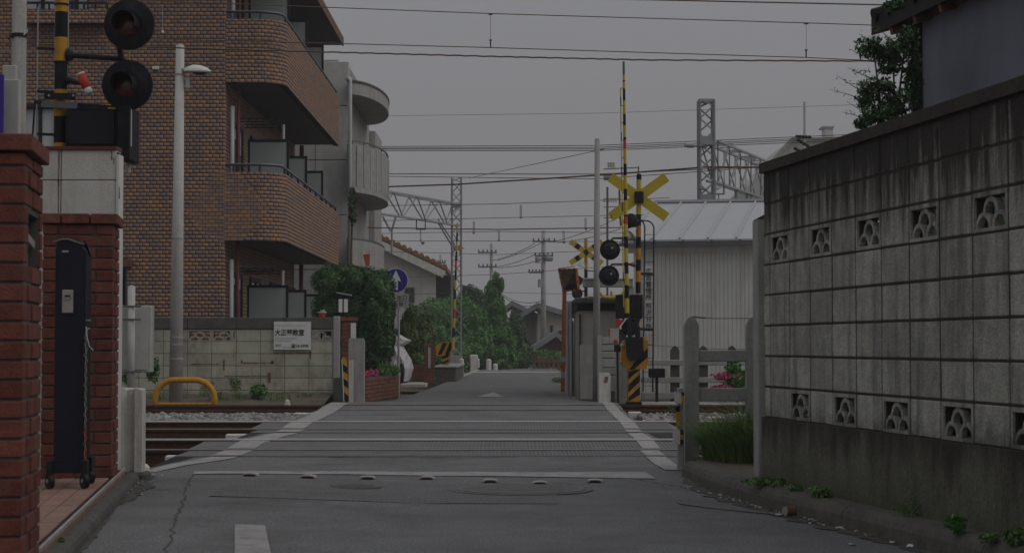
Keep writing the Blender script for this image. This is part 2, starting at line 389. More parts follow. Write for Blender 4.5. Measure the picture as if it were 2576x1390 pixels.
# ---- laid units (bricks, tiles) along a path in plan
UNIT = {}
def unit_box(m, l, h, dpt):
    key = (m.name, round(l, 4), round(h, 4), round(dpt, 4))
    if key not in UNIT:
        g = G(); g.box(-l / 2, l / 2, -dpt / 2, dpt / 2, -h / 2, h / 2, m, bev=min(.004, h * .08))
        me = bpy.data.meshes.new('brick_mesh'); me.from_pydata(g.v, [], g.f); me.materials.append(m); me.update(); UNIT[key] = me
    return UNIT[key]
def laid(path, z0, z1, l, h, joint, proud, m, openings=(), bond=.5, phase=0.0, jitter=.0, thick=None):
    """returns list of (centre, tangent angle, length, height) for units laid on the left-hand-outward side of the path."""
    pts = [Vector(p) for p in path]; segs = []; s = 0
    for a, b in zip(pts, pts[1:]):
        L_ = (b - a).length; segs.append((s, s + L_, a, b)); s += L_
    tot = s; res = []
    def pos(q):
        q = max(0, min(tot - 1e-6, q))
        for (s0, s1, a, b) in segs:
            if s0 <= q <= s1: return a.lerp(b, (q - s0) / (s1 - s0)), math.atan2(b.y - a.y, b.x - a.x)
    pitch = l + joint; row = 0; z = z0
    while z + h * .5 < z1:
        hh = min(h, z1 - z); x = -pitch * (bond if row % 2 else 0) - phase
        while x < tot:
            a, b = max(0, x), min(tot, x + l)
            if b - a > .02:
                parts = [(a, b)]
                for (oa, ob, oz0, oz1) in openings:
                    if z + hh > oz0 + .01 and z < oz1 - .01:
                        np_ = []
                        for (p, q) in parts:
                            if q <= oa or p >= ob: np_.append((p, q))
                            else:
                                if p < oa - .02: np_.append((p, oa))
                                if q > ob + .02: np_.append((ob, q))
                        parts = np_
                for (p, q) in parts:
                    if q - p < .015: continue
                    c, an = pos((p + q) / 2)
                    res.append((c, z + hh / 2, an, q - p, hh))
            x += pitch
        z += h + joint; row += 1
    return res
def emit_units(units, proud, dpt, m, name, parent, singles=300, key=None, stuffname=None, jit=.0015):
    """units face to the right of the path direction (outward normal = (sin,-cos))."""
    if key: units = sorted(units, key=key)
    one, rest = units[:singles], units[singles:]
    def place(u):
        c, z, an, L_, hh = u; nx, ny = math.sin(an), -math.cos(an)
        off = proud - dpt / 2 + random.uniform(-jit, jit)
        return (c.x + nx * off, c.y + ny * off, z)
    base = unit_box(m, 1.0, 1.0, 1.0) if False else None
    for u in one:
        c, z, an, L_, hh = u; p = place(u)
        me = unit_box(m, round(L_, 3), round(hh, 3), dpt)
        o = link(name, me, p, parent); o.rotation_euler = (0, random.uniform(-.004, .004), an)
    if rest:
        n = len(rest); C = np.array([place(u) for u in rest]); A = np.array([u[2] for u in rest]); HL = np.array([u[3] for u in rest]) / 2; HH = np.array([u[4] for u in rest]) / 2
        t = np.stack([np.cos(A), np.sin(A)], 1); nn = np.stack([np.sin(A), -np.cos(A)], 1)
        V = np.zeros((n, 8, 3)); k = 0
        for d_ in (1, -1):
            for (a, b) in ((-1, -1), (1, -1), (1, 1), (-1, 1)):
                ins = .0025 if d_ == 1 else 0
                V[:, k, :2] = C[:, :2] + t * (a * (HL - ins))[:, None] + nn * (d_ * dpt / 2); V[:, k, 2] = C[:, 2] + b * (HH - ins); k += 1
        fq = np.array([(0, 1, 2, 3), (0, 4, 5, 1), (1, 5, 6, 2), (2, 6, 7, 3), (3, 7, 4, 0)])
        Fq = (np.arange(n)[:, None, None] * 8 + fq[None]).reshape(-1, 4)
        V = V.reshape(-1, 3); c = V.mean(0)
        me = rawmesh(name + 's', V - c, Fq, [m]); link(stuffname or name + '_field', me, c, parent, kind='stuff')

# ---- foliage
def bl(u, v, ru, rv, Y, dy=None):
    c = at(u, v, Y); return (c.x, Y, c.z, ru * Y / F, dy or max(.4, ru * Y / F * .9), rv * Y / F)
def foliage(blobs, n, size, m, seed=1, clump=2.2, gap=.35, flat=.5, core=0.0, core_m=None, shell=.35):
    """blobs: (cx,cy,cz,rx,ry,rz). Returns a mesh of leaf quads clumped through the crown's volume (world coordinates)."""
    r = np.random.default_rng(seed); vol = np.array([b[3] * b[4] * b[5] for b in blobs]) ** .67; vol /= vol.sum()
    out_ = []
    for b, fr in zip(blobs, vol):
        k = int(n * fr) + 1; d_ = r.normal(size=(k * 3, 3)); d_ /= np.linalg.norm(d_, axis=1)[:, None]
        rad = r.random(k * 3) ** shell
        P = d_ * rad[:, None]
        lump = 1 + .16 * np.sin(P[:, 0] * 5.1 + seed + b[0] * 3) * np.sin(P[:, 2] * 4.3 + b[1]) + .10 * np.sin(P[:, 1] * 9 + P[:, 0] * 7 + seed)
        P = P * lump[:, None]
        P = P * np.array(b[3:6]) + np.array(b[:3])
        w_ = np.sin(P[:, 0] * clump * 3.1 + seed) + np.sin(P[:, 1] * clump * 2.7 + 1.3 * seed) + np.sin(P[:, 2] * clump * 3.7 + .7 * seed) + np.sin((P[:, 0] + P[:, 2]) * clump * 6.3)
        keep = (w_ + r.normal(size=len(w_)) * .9) > -2.2 * (1 - gap)
        P = P[keep][:k]; nrm = d_[keep][:k]
        out_.append((P, nrm))
    P = np.concatenate([o[0] for o in out_]); Nn = np.concatenate([o[1] for o in out_]); k = len(P)
    Nn = Nn + r.normal(size=(k, 3)) * .9 + np.array([0, 0, .35]); Nn /= np.linalg.norm(Nn, axis=1)[:, None]
    a = np.cross(Nn, r.normal(size=(k, 3))); a /= np.linalg.norm(a, axis=1)[:, None]; b_ = np.cross(Nn, a)
    s = size * (.6 + .8 * r.random(k))[:, None]
    V = np.stack([P - a * s, P - b_ * s * flat + Nn * s * .12, P + a * s, P + b_ * s * flat + Nn * s * .12], 1).reshape(-1, 3)
    Fq = np.arange(k * 4).reshape(-1, 4); return V, Fq
def plant(name, base, blobs, n, size, m, label, cat, seed=1, group=None, trunk=None, core=None, extra=None, **kw):
    t = thing(name, base, label, cat, group)
    V, Fq = foliage(blobs, n, size, m, seed, **kw); mats = [m]; mi = np.zeros(len(Fq), dtype=np.int32)
    c = V.mean(0); me = rawmesh('crown', V - c, Fq, mats); link('crown', me, c, t)
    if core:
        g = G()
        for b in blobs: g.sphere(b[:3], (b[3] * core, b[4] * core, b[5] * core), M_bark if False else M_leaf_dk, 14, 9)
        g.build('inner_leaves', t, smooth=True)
    g = G(); bx, by, bz = base
    tops = [(b[0], b[1], b[2]) for b in blobs]
    r0 = trunk or .05
    for i, tp in enumerate(tops[:6]):
        mid = ((bx + tp[0]) / 2 + random.uniform(-.05, .05), (by + tp[1]) / 2, (bz + tp[2]) / 2)
        g.tube([(bx, by, bz - .02), mid, (tp[0], tp[1], tp[2] + blobs[i][5] * .5)], [r0, r0 * .7, r0 * .25], M_bark, 7)
    g.build('trunk', t, smooth=True)
    return t
def grassy(name, spots, label, cat, n, hgt, m=None, seed=3, parent=None, kind=None, wd=.006):
    """tuft of blades; spots: (x,y,z,r)"""
    r = np.random.default_rng(seed); Vs = []
    for (x, y, z, rad) in spots:
        for i in range(n):
            a = r.uniform(0, 6.283); q = rad * math.sqrt(r.random()); px, py = x + q * math.cos(a), y + q * math.sin(a)
            h_ = hgt * (.45 + .75 * r.random()) * (1 - .4 * q / max(rad, .01)); la = r.uniform(0, 6.283); le = h_ * r.uniform(.1, 1.15)
            dx, dy = math.cos(la) * le, math.sin(la) * le; wx, wy = -math.sin(la) * wd, math.cos(la) * wd
            Vs += [(px - wx, py - wy, z - .01), (px + wx, py + wy, z - .01), (px + dx * .4 + wx * .7, py + dy * .4 + wy * .7, z + h_ * .65), (px + dx * .4 - wx * .7, py + dy * .4 - wy * .7, z + h_ * .65),
                   (px + dx * .4 - wx * .7, py + dy * .4 - wy * .7, z + h_ * .65), (px + dx * .4 + wx * .7, py + dy * .4 + wy * .7, z + h_ * .65), (px + dx, py + dy, z + h_ * .95), (px + dx, py + dy, z + h_ * .95 + .002)]
    V = np.array(Vs); Fq = np.arange(len(V)).reshape(-1, 4); c = V.mean(0); me = rawmesh(name, V - c, Fq, [m or M_grass])
    return link(name, me, c, parent, label, cat, kind=kind)

# ================================================================== GROUND, ROAD
g = G(); R_ = 700
g.add([(-R_, -60, -.16), (R_, -60, -.16), (R_, 1500, -.16), (-R_, 1500, -.16)], [(0, 1, 2, 3)], M_earth); g.build('ground', kind='structure')
LE = [(-6, -.0), (3, -1.252), (8.16, -1.985), (12.7, -2.63), (13.5, -2.76), (13.9, -2.92), (15.0, -2.74), (16, -2.66), (27.6, -2.76), (28.6, -2.4), (30, -1.98), (40, -1.75), (51, -1.56), (67, -1.35), (140, -.9)]
RE = [(-6, 4.2), (3, 2.95), (7.6, 2.2), (8.6, 2.03), (9.7, 1.82), (10.4, 1.66), (11.2, 1.49), (12.3, 1.35), (13.5, 1.28), (14, 1.36), (15.5, 1.42), (27.4, 1.60), (28.5, 1.5), (30.5, .98), (40, 1.25), (55, 1.55), (67, 1.75), (140, 3)]
def interp(T, y):
    for (a, va), (b, vb) in zip(T, T[1:]):
        if a <= y <= b: return va + (vb - va) * (y - a) / (b - a)
    return T[-1][1]
def wob(x_, y):
    c = .05 * min(1, max(0, (-x_ - .6) / 1.2)) * min(1, max(0, (13.7 - y) / 1.0))
    return c + noise.noise(Vector((x_ * .6, y * .35, 0))) * .006 + noise.noise(Vector((x_ * 2.2, y * 1.5, 5))) * .003
def strip(y0, y1, dy, m, name, zoff=0.0, le=LE, re=RE, nx=10, kind='structure', parent=None):
    ys = sorted(set(list(np.arange(y0, y1, dy)) + [y1] + [a for a, _ in ZR if y0 < a < y1] + [a for a, _ in le if y0 < a < y1] + [a for a, _ in re if y0 < a < y1]))
    g = G(); vs = []; fs = []
    for y in ys:
        for i in range(nx + 1):
            x_ = interp(le, y) + (interp(re, y) - interp(le, y)) * i / nx
            vs.append((x_, y, zr(y) + zoff + wob(x_, y)))
    for r in range(len(ys) - 1):
        for i in range(nx): a = r * (nx + 1) + i; fs.append((a, a + 1, a + nx + 2, a + nx + 1))
    g.add(vs, fs, m); return g.build(name, parent, kind=kind, smooth=True)
road = strip(-6, 140, .5, M_asph, 'road')
def onroad(p, off=.005): return Vector((p[0], p[1], zr(p[1]) + wob(p[0], p[1]) + off))
def ribbon(g, L, R, m, off=.006, th=0, sub=6):
    """painted strip between two lists of ground points"""
    def dens(A):
        o_ = []
        for a, b in zip(A, A[1:]):
            for i in range(sub): o_.append(Vector(a).lerp(Vector(b), i / sub))
        return o_ + [Vector(A[-1])]
    L, R = dens(L), dens(R); vs = []; fs = []
    for a, b in zip(L, R):
        for q in range(4): vs.append(onroad(a.lerp(b, q / 3), off))
    for i in range(len(L) - 1):
        for q in range(3): k = i * 4 + q; fs.append((k, k + 1, k + 5, k + 4))
    g.add(vs, fs, m)
def dpts(l): return [gz(u, v) for u, v in l]
# painted markings
g = G()
lc = [(378.5, 1190.7), (456, 1167), (520, 1150.5), (557.6, 1138), (602.6, 1130), (653, 1107), (699, 1091), (739.5, 1080), (763, 1062), (792, 1046), (822, 1028.5), (861, 1012.5)]
cl = dpts(lc); wL = [.05, .09, .12, .13, .14, .14, .14, .14, .14, .14, .14, .14]
cl = [Vector((p.x, p.y, 0)) for p in cl]
cl = [Vector((-2.78, 13.8, 0)), Vector((-2.70, 14.45, 0)), Vector((-2.53, 15.0, 0)), Vector((-2.47, 15.35, 0)), Vector((-2.45, 16.0, 0)), Vector((-2.46, 17.3, 0)), Vector((-2.44, 18.4, 0)), Vector((-2.47, 20.2, 0)), Vector((-2.50, 21.4, 0)), Vector((-2.53, 23.4, 0)), Vector((-2.57, 25.2, 0)), Vector((-2.60, 27.2, 0))]
ribbon(g, [p + Vector((-w_ * .95, 0, 0)) for p, w_ in zip(cl, wL)], [p + Vector((w_ * .95, 0, 0)) for p, w_ in zip(cl, wL)], M_line)
g.build('edge_line', road)
g = G(); cr = [Vector((1.28, 13.95, 0)), Vector((1.24, 14.6, 0)), Vector((1.23, 15.3, 0)), Vector((1.26, 16.2, 0)), Vector((1.29, 17.3, 0)), Vector((1.33, 19, 0)), Vector((1.37, 21.3, 0)), Vector((1.41, 24, 0)), Vector((1.44, 27.2, 0))]
ribbon(g, [p + Vector((-.085, 0, 0)) for p in cr], [p + Vector((.085, 0, 0)) for p in cr], M_line)
g.build('edge_line', road)
g = G(); ribbon(g, dpts([(489, 1186.5), (700, 1185.5), (1000, 1186), (1300, 1188), (1624, 1189)]), dpts([(484, 1197), (700, 1194.5), (1000, 1195), (1300, 1198), (1650, 1205)]), M_line, sub=10)
g.build('stop_line', road)
g = G(); a, b = gz(590, 1338), gz(667, 1338)
ribbon(g, [a, Vector((a.x + .62, 5.6, 0))], [b, Vector((b.x + .64, 5.6, 0))], M_line); g.build('centre_dash', road)
g = G(); ribbon(g, dpts([(1700, 1263), (1790, 1273), (1900, 1285), (1965, 1293)]), dpts([(1712, 1269), (1790, 1279), (1890, 1290), (1950, 1296)]), M_panel, off=.0055); g.build('worn_edge_line', road)
g = G(); p = gz(1229, 995)
g.add([onroad(q, .006) for q in ((p.x - .20, p.y - .9, 0), (p.x + .28, p.y - .9, 0), (p.x + .06, p.y + 2.6, 0))], [(0, 1, 2)], M_line); g.build('arrow_mark', road)
g = G(); ribbon(g, [(-1.30, 59.5, 0), (1.62, 59.5, 0)], [(-1.30, 62.3, 0), (1.62, 62.3, 0)], M_line, .012)
ribbon(g, [(-1.66, 46, 0), (-1.52, 56, 0), (-1.36, 66.8, 0)], [(-1.50, 46, 0), (-1.34, 56, 0), (-1.16, 66.8, 0)], M_line, .012); g.build('far_stop_line', road)
M_dirt = mat('gutter_dirt', (.088, .084, .078), .95, .3, 8, .6, 50, fine=.4)
def dirt(edge, sgn, y0, y1, wmax, seed, name):
    r = random.Random(seed); Lp = []; Rp = []; y = y0
    while y < y1:
        x_ = interp(edge, y); q = (y - y0) / (y1 - y0); w_ = wmax * math.sin(math.pi * q) ** .6 * r.uniform(.45, 1.1)
        Lp.append((x_, y, 0)); Rp.append((x_ + sgn * w_, y, 0)); y += .09
    if sgn < 0: Lp, Rp = Rp, Lp
    g = G(); ribbon(g, Lp, Rp, M_dirt, .0042, sub=1); g.build(name, road)
dirt(RE, -1, 8.2, 13.5, .16, 1, 'gutter_dirt'); dirt(LE, 1, 10.6, 13.6, .14, 2, 'gutter_dirt'); dirt(RE, -1, 4, 8.2, .06, 3, 'gutter_dirt'); dirt(LE, 1, 4, 10.6, .05, 4, 'gutter_dirt')
# tyre-polished and patched areas
M_patch = mat('asphalt_patch', (.140, .141, .143), .92, .12, 2.2, .9, 60, fine=.5)
g = G(); ribbon(g, [(-1.9, 11.25, 0), (-.9, 11.3, 0), (.3, 11.28, 0)], [(-1.95, 12.75, 0), (-.9, 12.8, 0), (.3, 12.78, 0)], M_patch, .0035, sub=4); g.build('asphalt_patch', road)
# cracks and resurfacing seams
def crack(pts, wd, seed):
    r = random.Random(seed); P = []
    for a, b in zip(pts, pts[1:]):
        for i in range(14): P.append(Vector(a).lerp(Vector(b), i / 14))
    P.append(Vector(pts[-1])); L, R = [], []
    for i, p in enumerate(P):
        d_ = (P[min(i + 1, len(P) - 1)] - P[max(0, i - 1)]).normalized(); nn = Vector((-d_.y, d_.x, 0)); j = nn * r.uniform(-.018, .018); q = wd * r.uniform(.35, 1.3)
        L.append(p + j - nn * q); R.append(p + j + nn * q)
    g = G(); ribbon(g, L, R, M_crack, .0045, sub=1); g.build('crack', road)
crack(dpts([(487, 1198), (470, 1250), (445, 1320), (425, 1389)]) + [Vector((-1.45, 7.0, 0))], .0042, 1)
crack(dpts([(330, 1250), (480, 1253), (700, 1252), (960, 1250)]), .004, 2)
crack(dpts([(1200, 1240), (1400, 1244), (1640, 1243), (1800, 1245)]), .0035, 3)
crack(dpts([(1390, 1212), (1440, 1217), (1490, 1215)]), .008, 4)
crack(dpts([(1600, 1206), (1700, 1222), (1800, 1243), (1960, 1300)]), .006, 5)
crack(dpts([(600, 1344), (900, 1350), (1300, 1346)]), .0022, 6)
crack(dpts([(830, 1149), (1000, 1151), (1180, 1152), (1300, 1150)]), .012, 7)
crack([Vector((-2.5, 22.0, 0)), Vector((1.4, 22.1, 0))], .02, 8)
crack([Vector((-2.6, 25.0, 0)), Vector((1.5, 25.0, 0))], .035, 9)
# crossing boards with cast ribs
for (y0, y1, x0, x1) in ((15.42, 16.14, -2.9, 1.62), (16.36, 17.20, -2.95, 1.75), (19.50, 20.12, -2.85, 1.80), (20.36, 21.20, -2.95, 1.85)):
    g = G(); n = int((x1 - x0) / .036); z0 = zr(y0) + .012; z1 = zr(y1) + .012
    if y0 > 16.3 and y0 < 17: z0, z1 = zr(16.36) + .010, zr(17.2) + .010
    g.add([(x0, y0, z0 - .004), (x1, y0, z0 - .004), (x1, y1, z1 - .004), (x0, y1, z1 - .004), (x0 - .25, y0, z0 - .12), (x1 + .25, y0, z0 - .12), (x1 + .25, y1, z1 - .12), (x0 - .25, y1, z1 - .12)],
          [(0, 1, 2, 3), (0, 3, 7, 4), (1, 5, 6, 2), (0, 4, 5, 1), (2, 6, 7, 3)], M_panel)
    for i in range(n):
        xa = x0 + i * .036 + .004; xb = xa + .026
        g.add([(xa, y0 + .01, z0), (xb, y0 + .01, z0), (xb, y1 - .01, z1), (xa, y1 - .01, z1), (xa - .004, y0, z0 - .006), (xb + .004, y0, z0 - .006), (xb + .004, y1, z1 - .006), (xa - .004, y1, z1 - .006)],
              [(0, 1, 2, 3), (4, 5, 1, 0), (5, 6, 2, 1), (6, 7, 3, 2), (7, 4, 0, 3)], M_panel)
    g.build('crossing_board', road)
# edge lines continue over the boards
g = G()
for (cx_, y0, y1) in ((-2.46, 15.42, 16.14), (-2.475, 16.36, 17.2), (-2.455, 19.5, 20.12), (-2.49, 20.36, 21.2), (1.235, 15.42, 16.14), (1.275, 16.36, 17.2), (1.34, 19.5, 20.12), (1.36, 20.36, 21.2)):
    hw = .13 if cx_ < 0 else .085
    z0, z1 = zr(y0) + .016, zr(y1) + .016
    g.add([(cx_ - hw, y0, z0), (cx_ + hw, y0, z0), (cx_ + hw, y1, z1), (cx_ - hw, y1, z1)], [(0, 1, 2, 3)], M_line)
g.build('edge_line', road)
# manhole covers
M_iron = mat('worn_iron', (.150, .150, .146), .8, .2, 9, .4, 60, fine=.3)
def manhole(u, v, r, label, n=36):
    p = gz(u, v); t = thing('manhole_cover', (p.x, p.y, zr(p.y)), label, 'manhole cover'); z = zr(p.y) + wob(p.x, p.y)
    g = G(); g.cyl((p.x, p.y, z - .02), (p.x, p.y, z + .0055), r, M_asph2, n=n); g.build('surround', t)
    g = G(); g.cyl((p.x, p.y, z - .01), (p.x, p.y, z + .009), r * .88, M_iron, n=n)
    for i in range(-4, 5):
        hw = math.sqrt(max(0, (r * .8) ** 2 - (i * r * .18) ** 2)); g.box(p.x - hw, p.x + hw, p.y + i * r * .18 - .006, p.y + i * r * .18 + .006, z + .008, z + .0105, M_iron)
    g.build('lid', t)
manhole(886, 1231.5, .20, 'small round iron manhole cover left of the road centre before the stop line')
manhole(1310, 1230, .50, 'large worn round manhole cover flush with the asphalt right of centre')
# road studs
stud = None
for i, (u, v) in enumerate([(629.6, 1208), (775, 1210), (924, 1208), (1074, 1204), (1233, 1211), (1358.5, 1217), (1497, 1212)]):
    p = gz(u, v)
    lab = ['leftmost', 'second from left', 'third from left', 'middle', 'third from right', 'second from right', 'rightmost'][i] + ' road stud in the row before the stop line'
    if stud is None:
        stud = thing('road_stud', (0, 0, 0), lab, 'road stud', 'white metal studs across the lane')
        g = G(); arc = []
        for k in range(9):
            a = math.pi * k / 8; arc.append((.058 * math.cos(a), .003 + .021 * math.sin(a) ** .6))
        inn = [(x_ * .78, .003 + (z - .004) * .62) for x_, z in arc]
        g.prism(arc + inn[::-1], (0, -.045, 0), (1, 0, 0), (0, 0, 1), (0, .09, 0), M_stud); g.build('casing', stud)
        g = G(); g.box(-.040, .040, -.030, .03, .001, .012, M_darkred); g.build('reflector', stud); cur = stud
    else: cur = copy_tree(stud)
    cur.location = (p.x, p.y, zr(p.y) + wob(p.x, p.y) + .002); cur['label'] = lab; cur.rotation_euler = (0, 0, random.uniform(-.06, .06))

# ================================================================== RAILWAY
g = G()
for (x0, x1) in ((-70, -2.62), (1.45, 70)):
    ys = [14.2, 15.2, 15.8, 17.6, 18.6, 19.8, 21.7, 22.4, 24.5, 25.0, 26.6, 27.6, 31.0]; zs = [-.10, -.13, -.12, -.09, -.12, -.11, -.06, -.02, .0, -.06, -.04, .02, .045]
    nx = 60; xs = [x0 + (x1 - x0) * (i / nx) for i in range(nx + 1)]
    vs = [(x_, y, z + noise.noise(Vector((x_, y, 0))) * .02) for y, z in zip(ys, zs) for x_ in xs]
    g.add(vs, [(r * (nx + 1) + i, r * (nx + 1) + i + 1, (r + 1) * (nx + 1) + i + 1, (r + 1) * (nx + 1) + i) for r in range(len(ys) - 1) for i in range(nx)], M_ballast)
g.build('track_bed', kind='structure')
def rock(r_): 
    pass
# ballast stones
r = np.random.default_rng(5); stones = []
ico = [(0, 0, 1), (.9, 0, .4), (.28, .85, .4), (-.72, .53, .4), (-.72, -.53, .4), (.28, -.85, .4), (.72, .53, -.4), (-.28, .85, -.4), (-.9, 0, -.4), (-.28, -.85, -.4), (.72, -.53, -.4), (0, 0, -1)]
icf = [(0, 1, 2), (0, 2, 3), (0, 3, 4), (0, 4, 5), (0, 5, 1), (1, 6, 2), (2, 7, 3), (3, 8, 4), (4, 9, 5), (5, 10, 1), (6, 7, 2), (7, 8, 3), (8, 9, 4), (9, 10, 5), (10, 6, 1), (11, 7, 6), (11, 8, 7), (11, 9, 8), (11, 10, 9), (11, 6, 10)]
def zbed(y): return float(np.interp(y, [14.2, 15.2, 15.8, 17.6, 18.6, 19.8, 21.7, 22.4, 24.5, 25.0, 26.6, 27.6, 31.0], [-.10, -.13, -.12, -.09, -.12, -.11, -.06, -.02, .0, -.06, -.04, .02, .045]))
for k in range(9000):
    if k < 5200: x_ = r.uniform(-6.2, -2.75); y = r.uniform(21.6, 25.0)
    elif k < 5500: x_ = r.uniform(-5.5, -3.0); y = r.uniform(14.3, 21)
    elif k < 7300: x_ = r.uniform(1.7, 4.2); y = r.uniform(21.6, 25.0)
    elif k < 7600: x_ = r.uniform(1.9, 3.6); y = r.uniform(14.3, 21)
    else: break
    stones.append((x_, y, zbed(y) + (.035 if 22.2 < y < 24.7 else .01) + r.uniform(-.01, .02), r.uniform(.022, .045)))
I = np.array(ico); n = len(stones); Sx = np.array(stones)
V = I[None] * (1 + r.uniform(-.3, .3, (n, 12, 1))) * Sx[:, 3][:, None, None] * np.array([1.2, 1, .75]); an = r.uniform(0, 6.28, n)
V2 = V.copy(); V2[:, :, 0] = V[:, :, 0] * np.cos(an)[:, None] - V[:, :, 1] * np.sin(an)[:, None]; V2[:, :, 1] = V[:, :, 0] * np.sin(an)[:, None] + V[:, :, 1] * np.cos(an)[:, None]
V2 += Sx[:, None, :3]; Fq = (np.arange(n)[:, None, None] * 12 + np.array(icf)[None]).reshape(-1, 3)
link('ballast_gravel', rawmesh('ballast', V2.reshape(-1, 3), Fq, [M_stone]), (0, 0, 0), kind='stuff')
def rail_profile(g, y, ztop, x0, x1, head):
    w_, fh, wb = .0325, .028, .008
    for (a, b, za, zb, m) in ((-w_, w_, -.030, -.013, M_rusty), (-wb, wb, -.130, -.030, M_rusty), (-.061, .061, -.150, -.130, M_rusty)):
        g.box(x0, x1, y + a, y + b, ztop + za, ztop + zb, m)
    g.box(x0, x1, y - w_ - .002, y + w_ * .86, ztop - (.013 if head is M_steelrail else .008), ztop, head)
    g.box(x0, x1, y - .063, y - .058, ztop - .146, ztop - .128, M_rusty)
TR = [('nearest of the three railway tracks crossing the road', 16.26, .054, 17.30, .093, M_steelworn, M_steelrail),
      ('middle railway track with shiny rails across the road', 20.26, .052, 21.30, .095, M_steelworn, M_steelrail),
      ('farthest rusty railway track beside the barrier machine', 25.10, .085, 26.20, .119, M_rusty, M_rusty)]
for lab, ya, za, yb, zb, h1, h2 in TR:
    t = thing('railway_track', (0, ya, za - .15), lab, 'railway track')
    for y, z, hm in ((ya, za, h1), (yb, zb, h2)):
        g = G(); rail_profile(g, y, z, -60, 60, hm); g.build('rail', t)
    slp = None
    for k in range(-16, 14):
        x_ = k * .62 + .1
        if -3.0 < x_ < 1.9: continue
        if slp is None:
            g = G(); g.box(x_ - .12, x_ + .12, (ya + yb) / 2 - 1.0, (ya + yb) / 2 + 1.0, za - .28, za - .150, M_concd, bev=.02); slp = g.build('sleeper', t); x00 = x_
        else:
            c = slp.copy(); COL.objects.link(c); c.location.x = slp.location.x + (x_ - x00)
# end blocks of the crossing
for i, (x_, y, z, sx, sy, lab) in enumerate([(-2.93, 15.75, .0, .11, .05, 'pale concrete end slab beyond the near left edge of the crossing'), (-2.80, 19.9, -.01, .10, .06, 'white end block touching the left edge line by the middle track'),
                                         (-3.02, 19.7, -.01, .12, .06, 'pale end block a little left of the middle track edge'), (-2.80, 24.2, .05, .14, .07, 'white end block left of the far crossing edge line'), (-3.45, 23.6, .01, .14, .07, 'low white concrete block among the ballast stones'),
                                         (1.68, 24.6, .05, .09, .07, 'white end block at the far right crossing edge'), (2.62, 23.2, .04, .11, .08, 'squarish pale block on the ballast right of the crossing'), (1.78, 22.9, .01, .12, .06, 'flat pale block beside the right edge line')]):
    g = G(); g.box(x_ - sx, x_ + sx, y - sy, y + sy, z - .14, z + .03, M_whitec, bev=.012, rot=random.uniform(-.15, .15)); g.build('concrete_block', None, lab, 'concrete block')

g = G(); xs_v = np.linspace(-11, -2.95, 110); yv = [27.3, 27.9, 28.5, 29.0, 29.47]; zv = [.0, .045, .085, .15, .20]
vs = [(x_, y, z + (noise.noise(Vector((x_ * 3.1, y * 3, 1))) * .045 + noise.noise(Vector((x_ * 9, y * 8, 4))) * .02) * (1 if k else 0)) for k, (y, z) in enumerate(zip(yv, zv)) for x_ in xs_v]
nx_ = len(xs_v); g.add(vs, [(r_ * nx_ + k, r_ * nx_ + k + 1, (r_ + 1) * nx_ + k + 1, (r_ + 1) * nx_ + k) for r_ in range(4) for k in range(nx_ - 1)], M_earth); g.build('earth_bank', kind='structure')
# ================================================================== KERBS AND VERGES
def sweep(g, path, prof_l, m, gap=.006, seg=.6):
    """path: list (x,y); prof: list of (offset to the left, z)."""
    pass
def kerb(pathfn, y0, y1, prof, m, name, parent, step=.6, gap=.008):
    y = y0
    while y < y1 - .05:
        ya, yb = y + gap / 2, min(y + step, y1) - gap / 2; sub = 3; rings = []
        for k in range(sub + 1):
            yy = ya + (yb - ya) * k / sub; X = pathfn(yy); rings.append([(X + o_, yy, z + zr(yy) * 0) for o_, z in prof])
        g = G(); n = len(prof); vs = [p for r_ in rings for p in r_]
        fs = [(k * n + i, k * n + (i + 1) % n, (k + 1) * n + (i + 1) % n, (k + 1) * n + i) for k in range(sub) for i in range(n)]
        fs += [tuple(range(n))[::-1], tuple(range(sub * n, sub * n + n))]
        g.add(vs, fs, m); g.build(name, parent); y += step
sw = thing('kerb_right', (1.9, 10, 0), None, None); sw['kind'] = 'structure'
kerb(lambda y: interp(RE, y), 3.0, 13.5, [(-.01, -.05), (.0, .07), (.015, .10), (.035, .12), (.06, .126), (.15, .126), (.16, .0), (.16, -.05)], M_concd, 'kerb_stone', sw, step=1.7, gap=.01)
g = G()   # verge between the kerb and the wall
vs = []; ys = np.linspace(3, 14.2, 46); nn_ = 6
for y in ys:
    xa = interp(RE, min(y, 13.5)) + .14; xb = 1.668 + .162 * (11.84 - y) + .05
    if y > 11.84: xb = 6.0
    for k in range(nn_ + 1): x_ = xa + (xb - xa) * k / nn_; vs.append((x_, y, .112 + noise.noise(Vector((x_ * 3, y * 3, 0))) * .015))
g.add(vs, [(r_ * (nn_ + 1) + k, r_ * (nn_ + 1) + k + 1, (r_ + 1) * (nn_ + 1) + k + 1, (r_ + 1) * (nn_ + 1) + k) for r_ in range(len(ys) - 1) for k in range(nn_)], M_earth)
g.build('verge', kind='structure', smooth=True)
swl = thing('kerb_left', (-2.3, 10, 0), None, None); swl['kind'] = 'structure'
kerb(lambda y: interp(LE, y), 3.0, 13.3, [(.012, -.05), (.010, .045), (.004, .08), (-.006, .100), (-.022, .111), (-.068, .116), (-.068, -.05)], M_concd, 'kerb_stone', swl, step=.9)

# ================================================================== LEFT GATE: PORCH, PILLARS
ANG = math.radians(8.3)
def edgeX(y): return -2.52 + .143 * (11.4 - y)
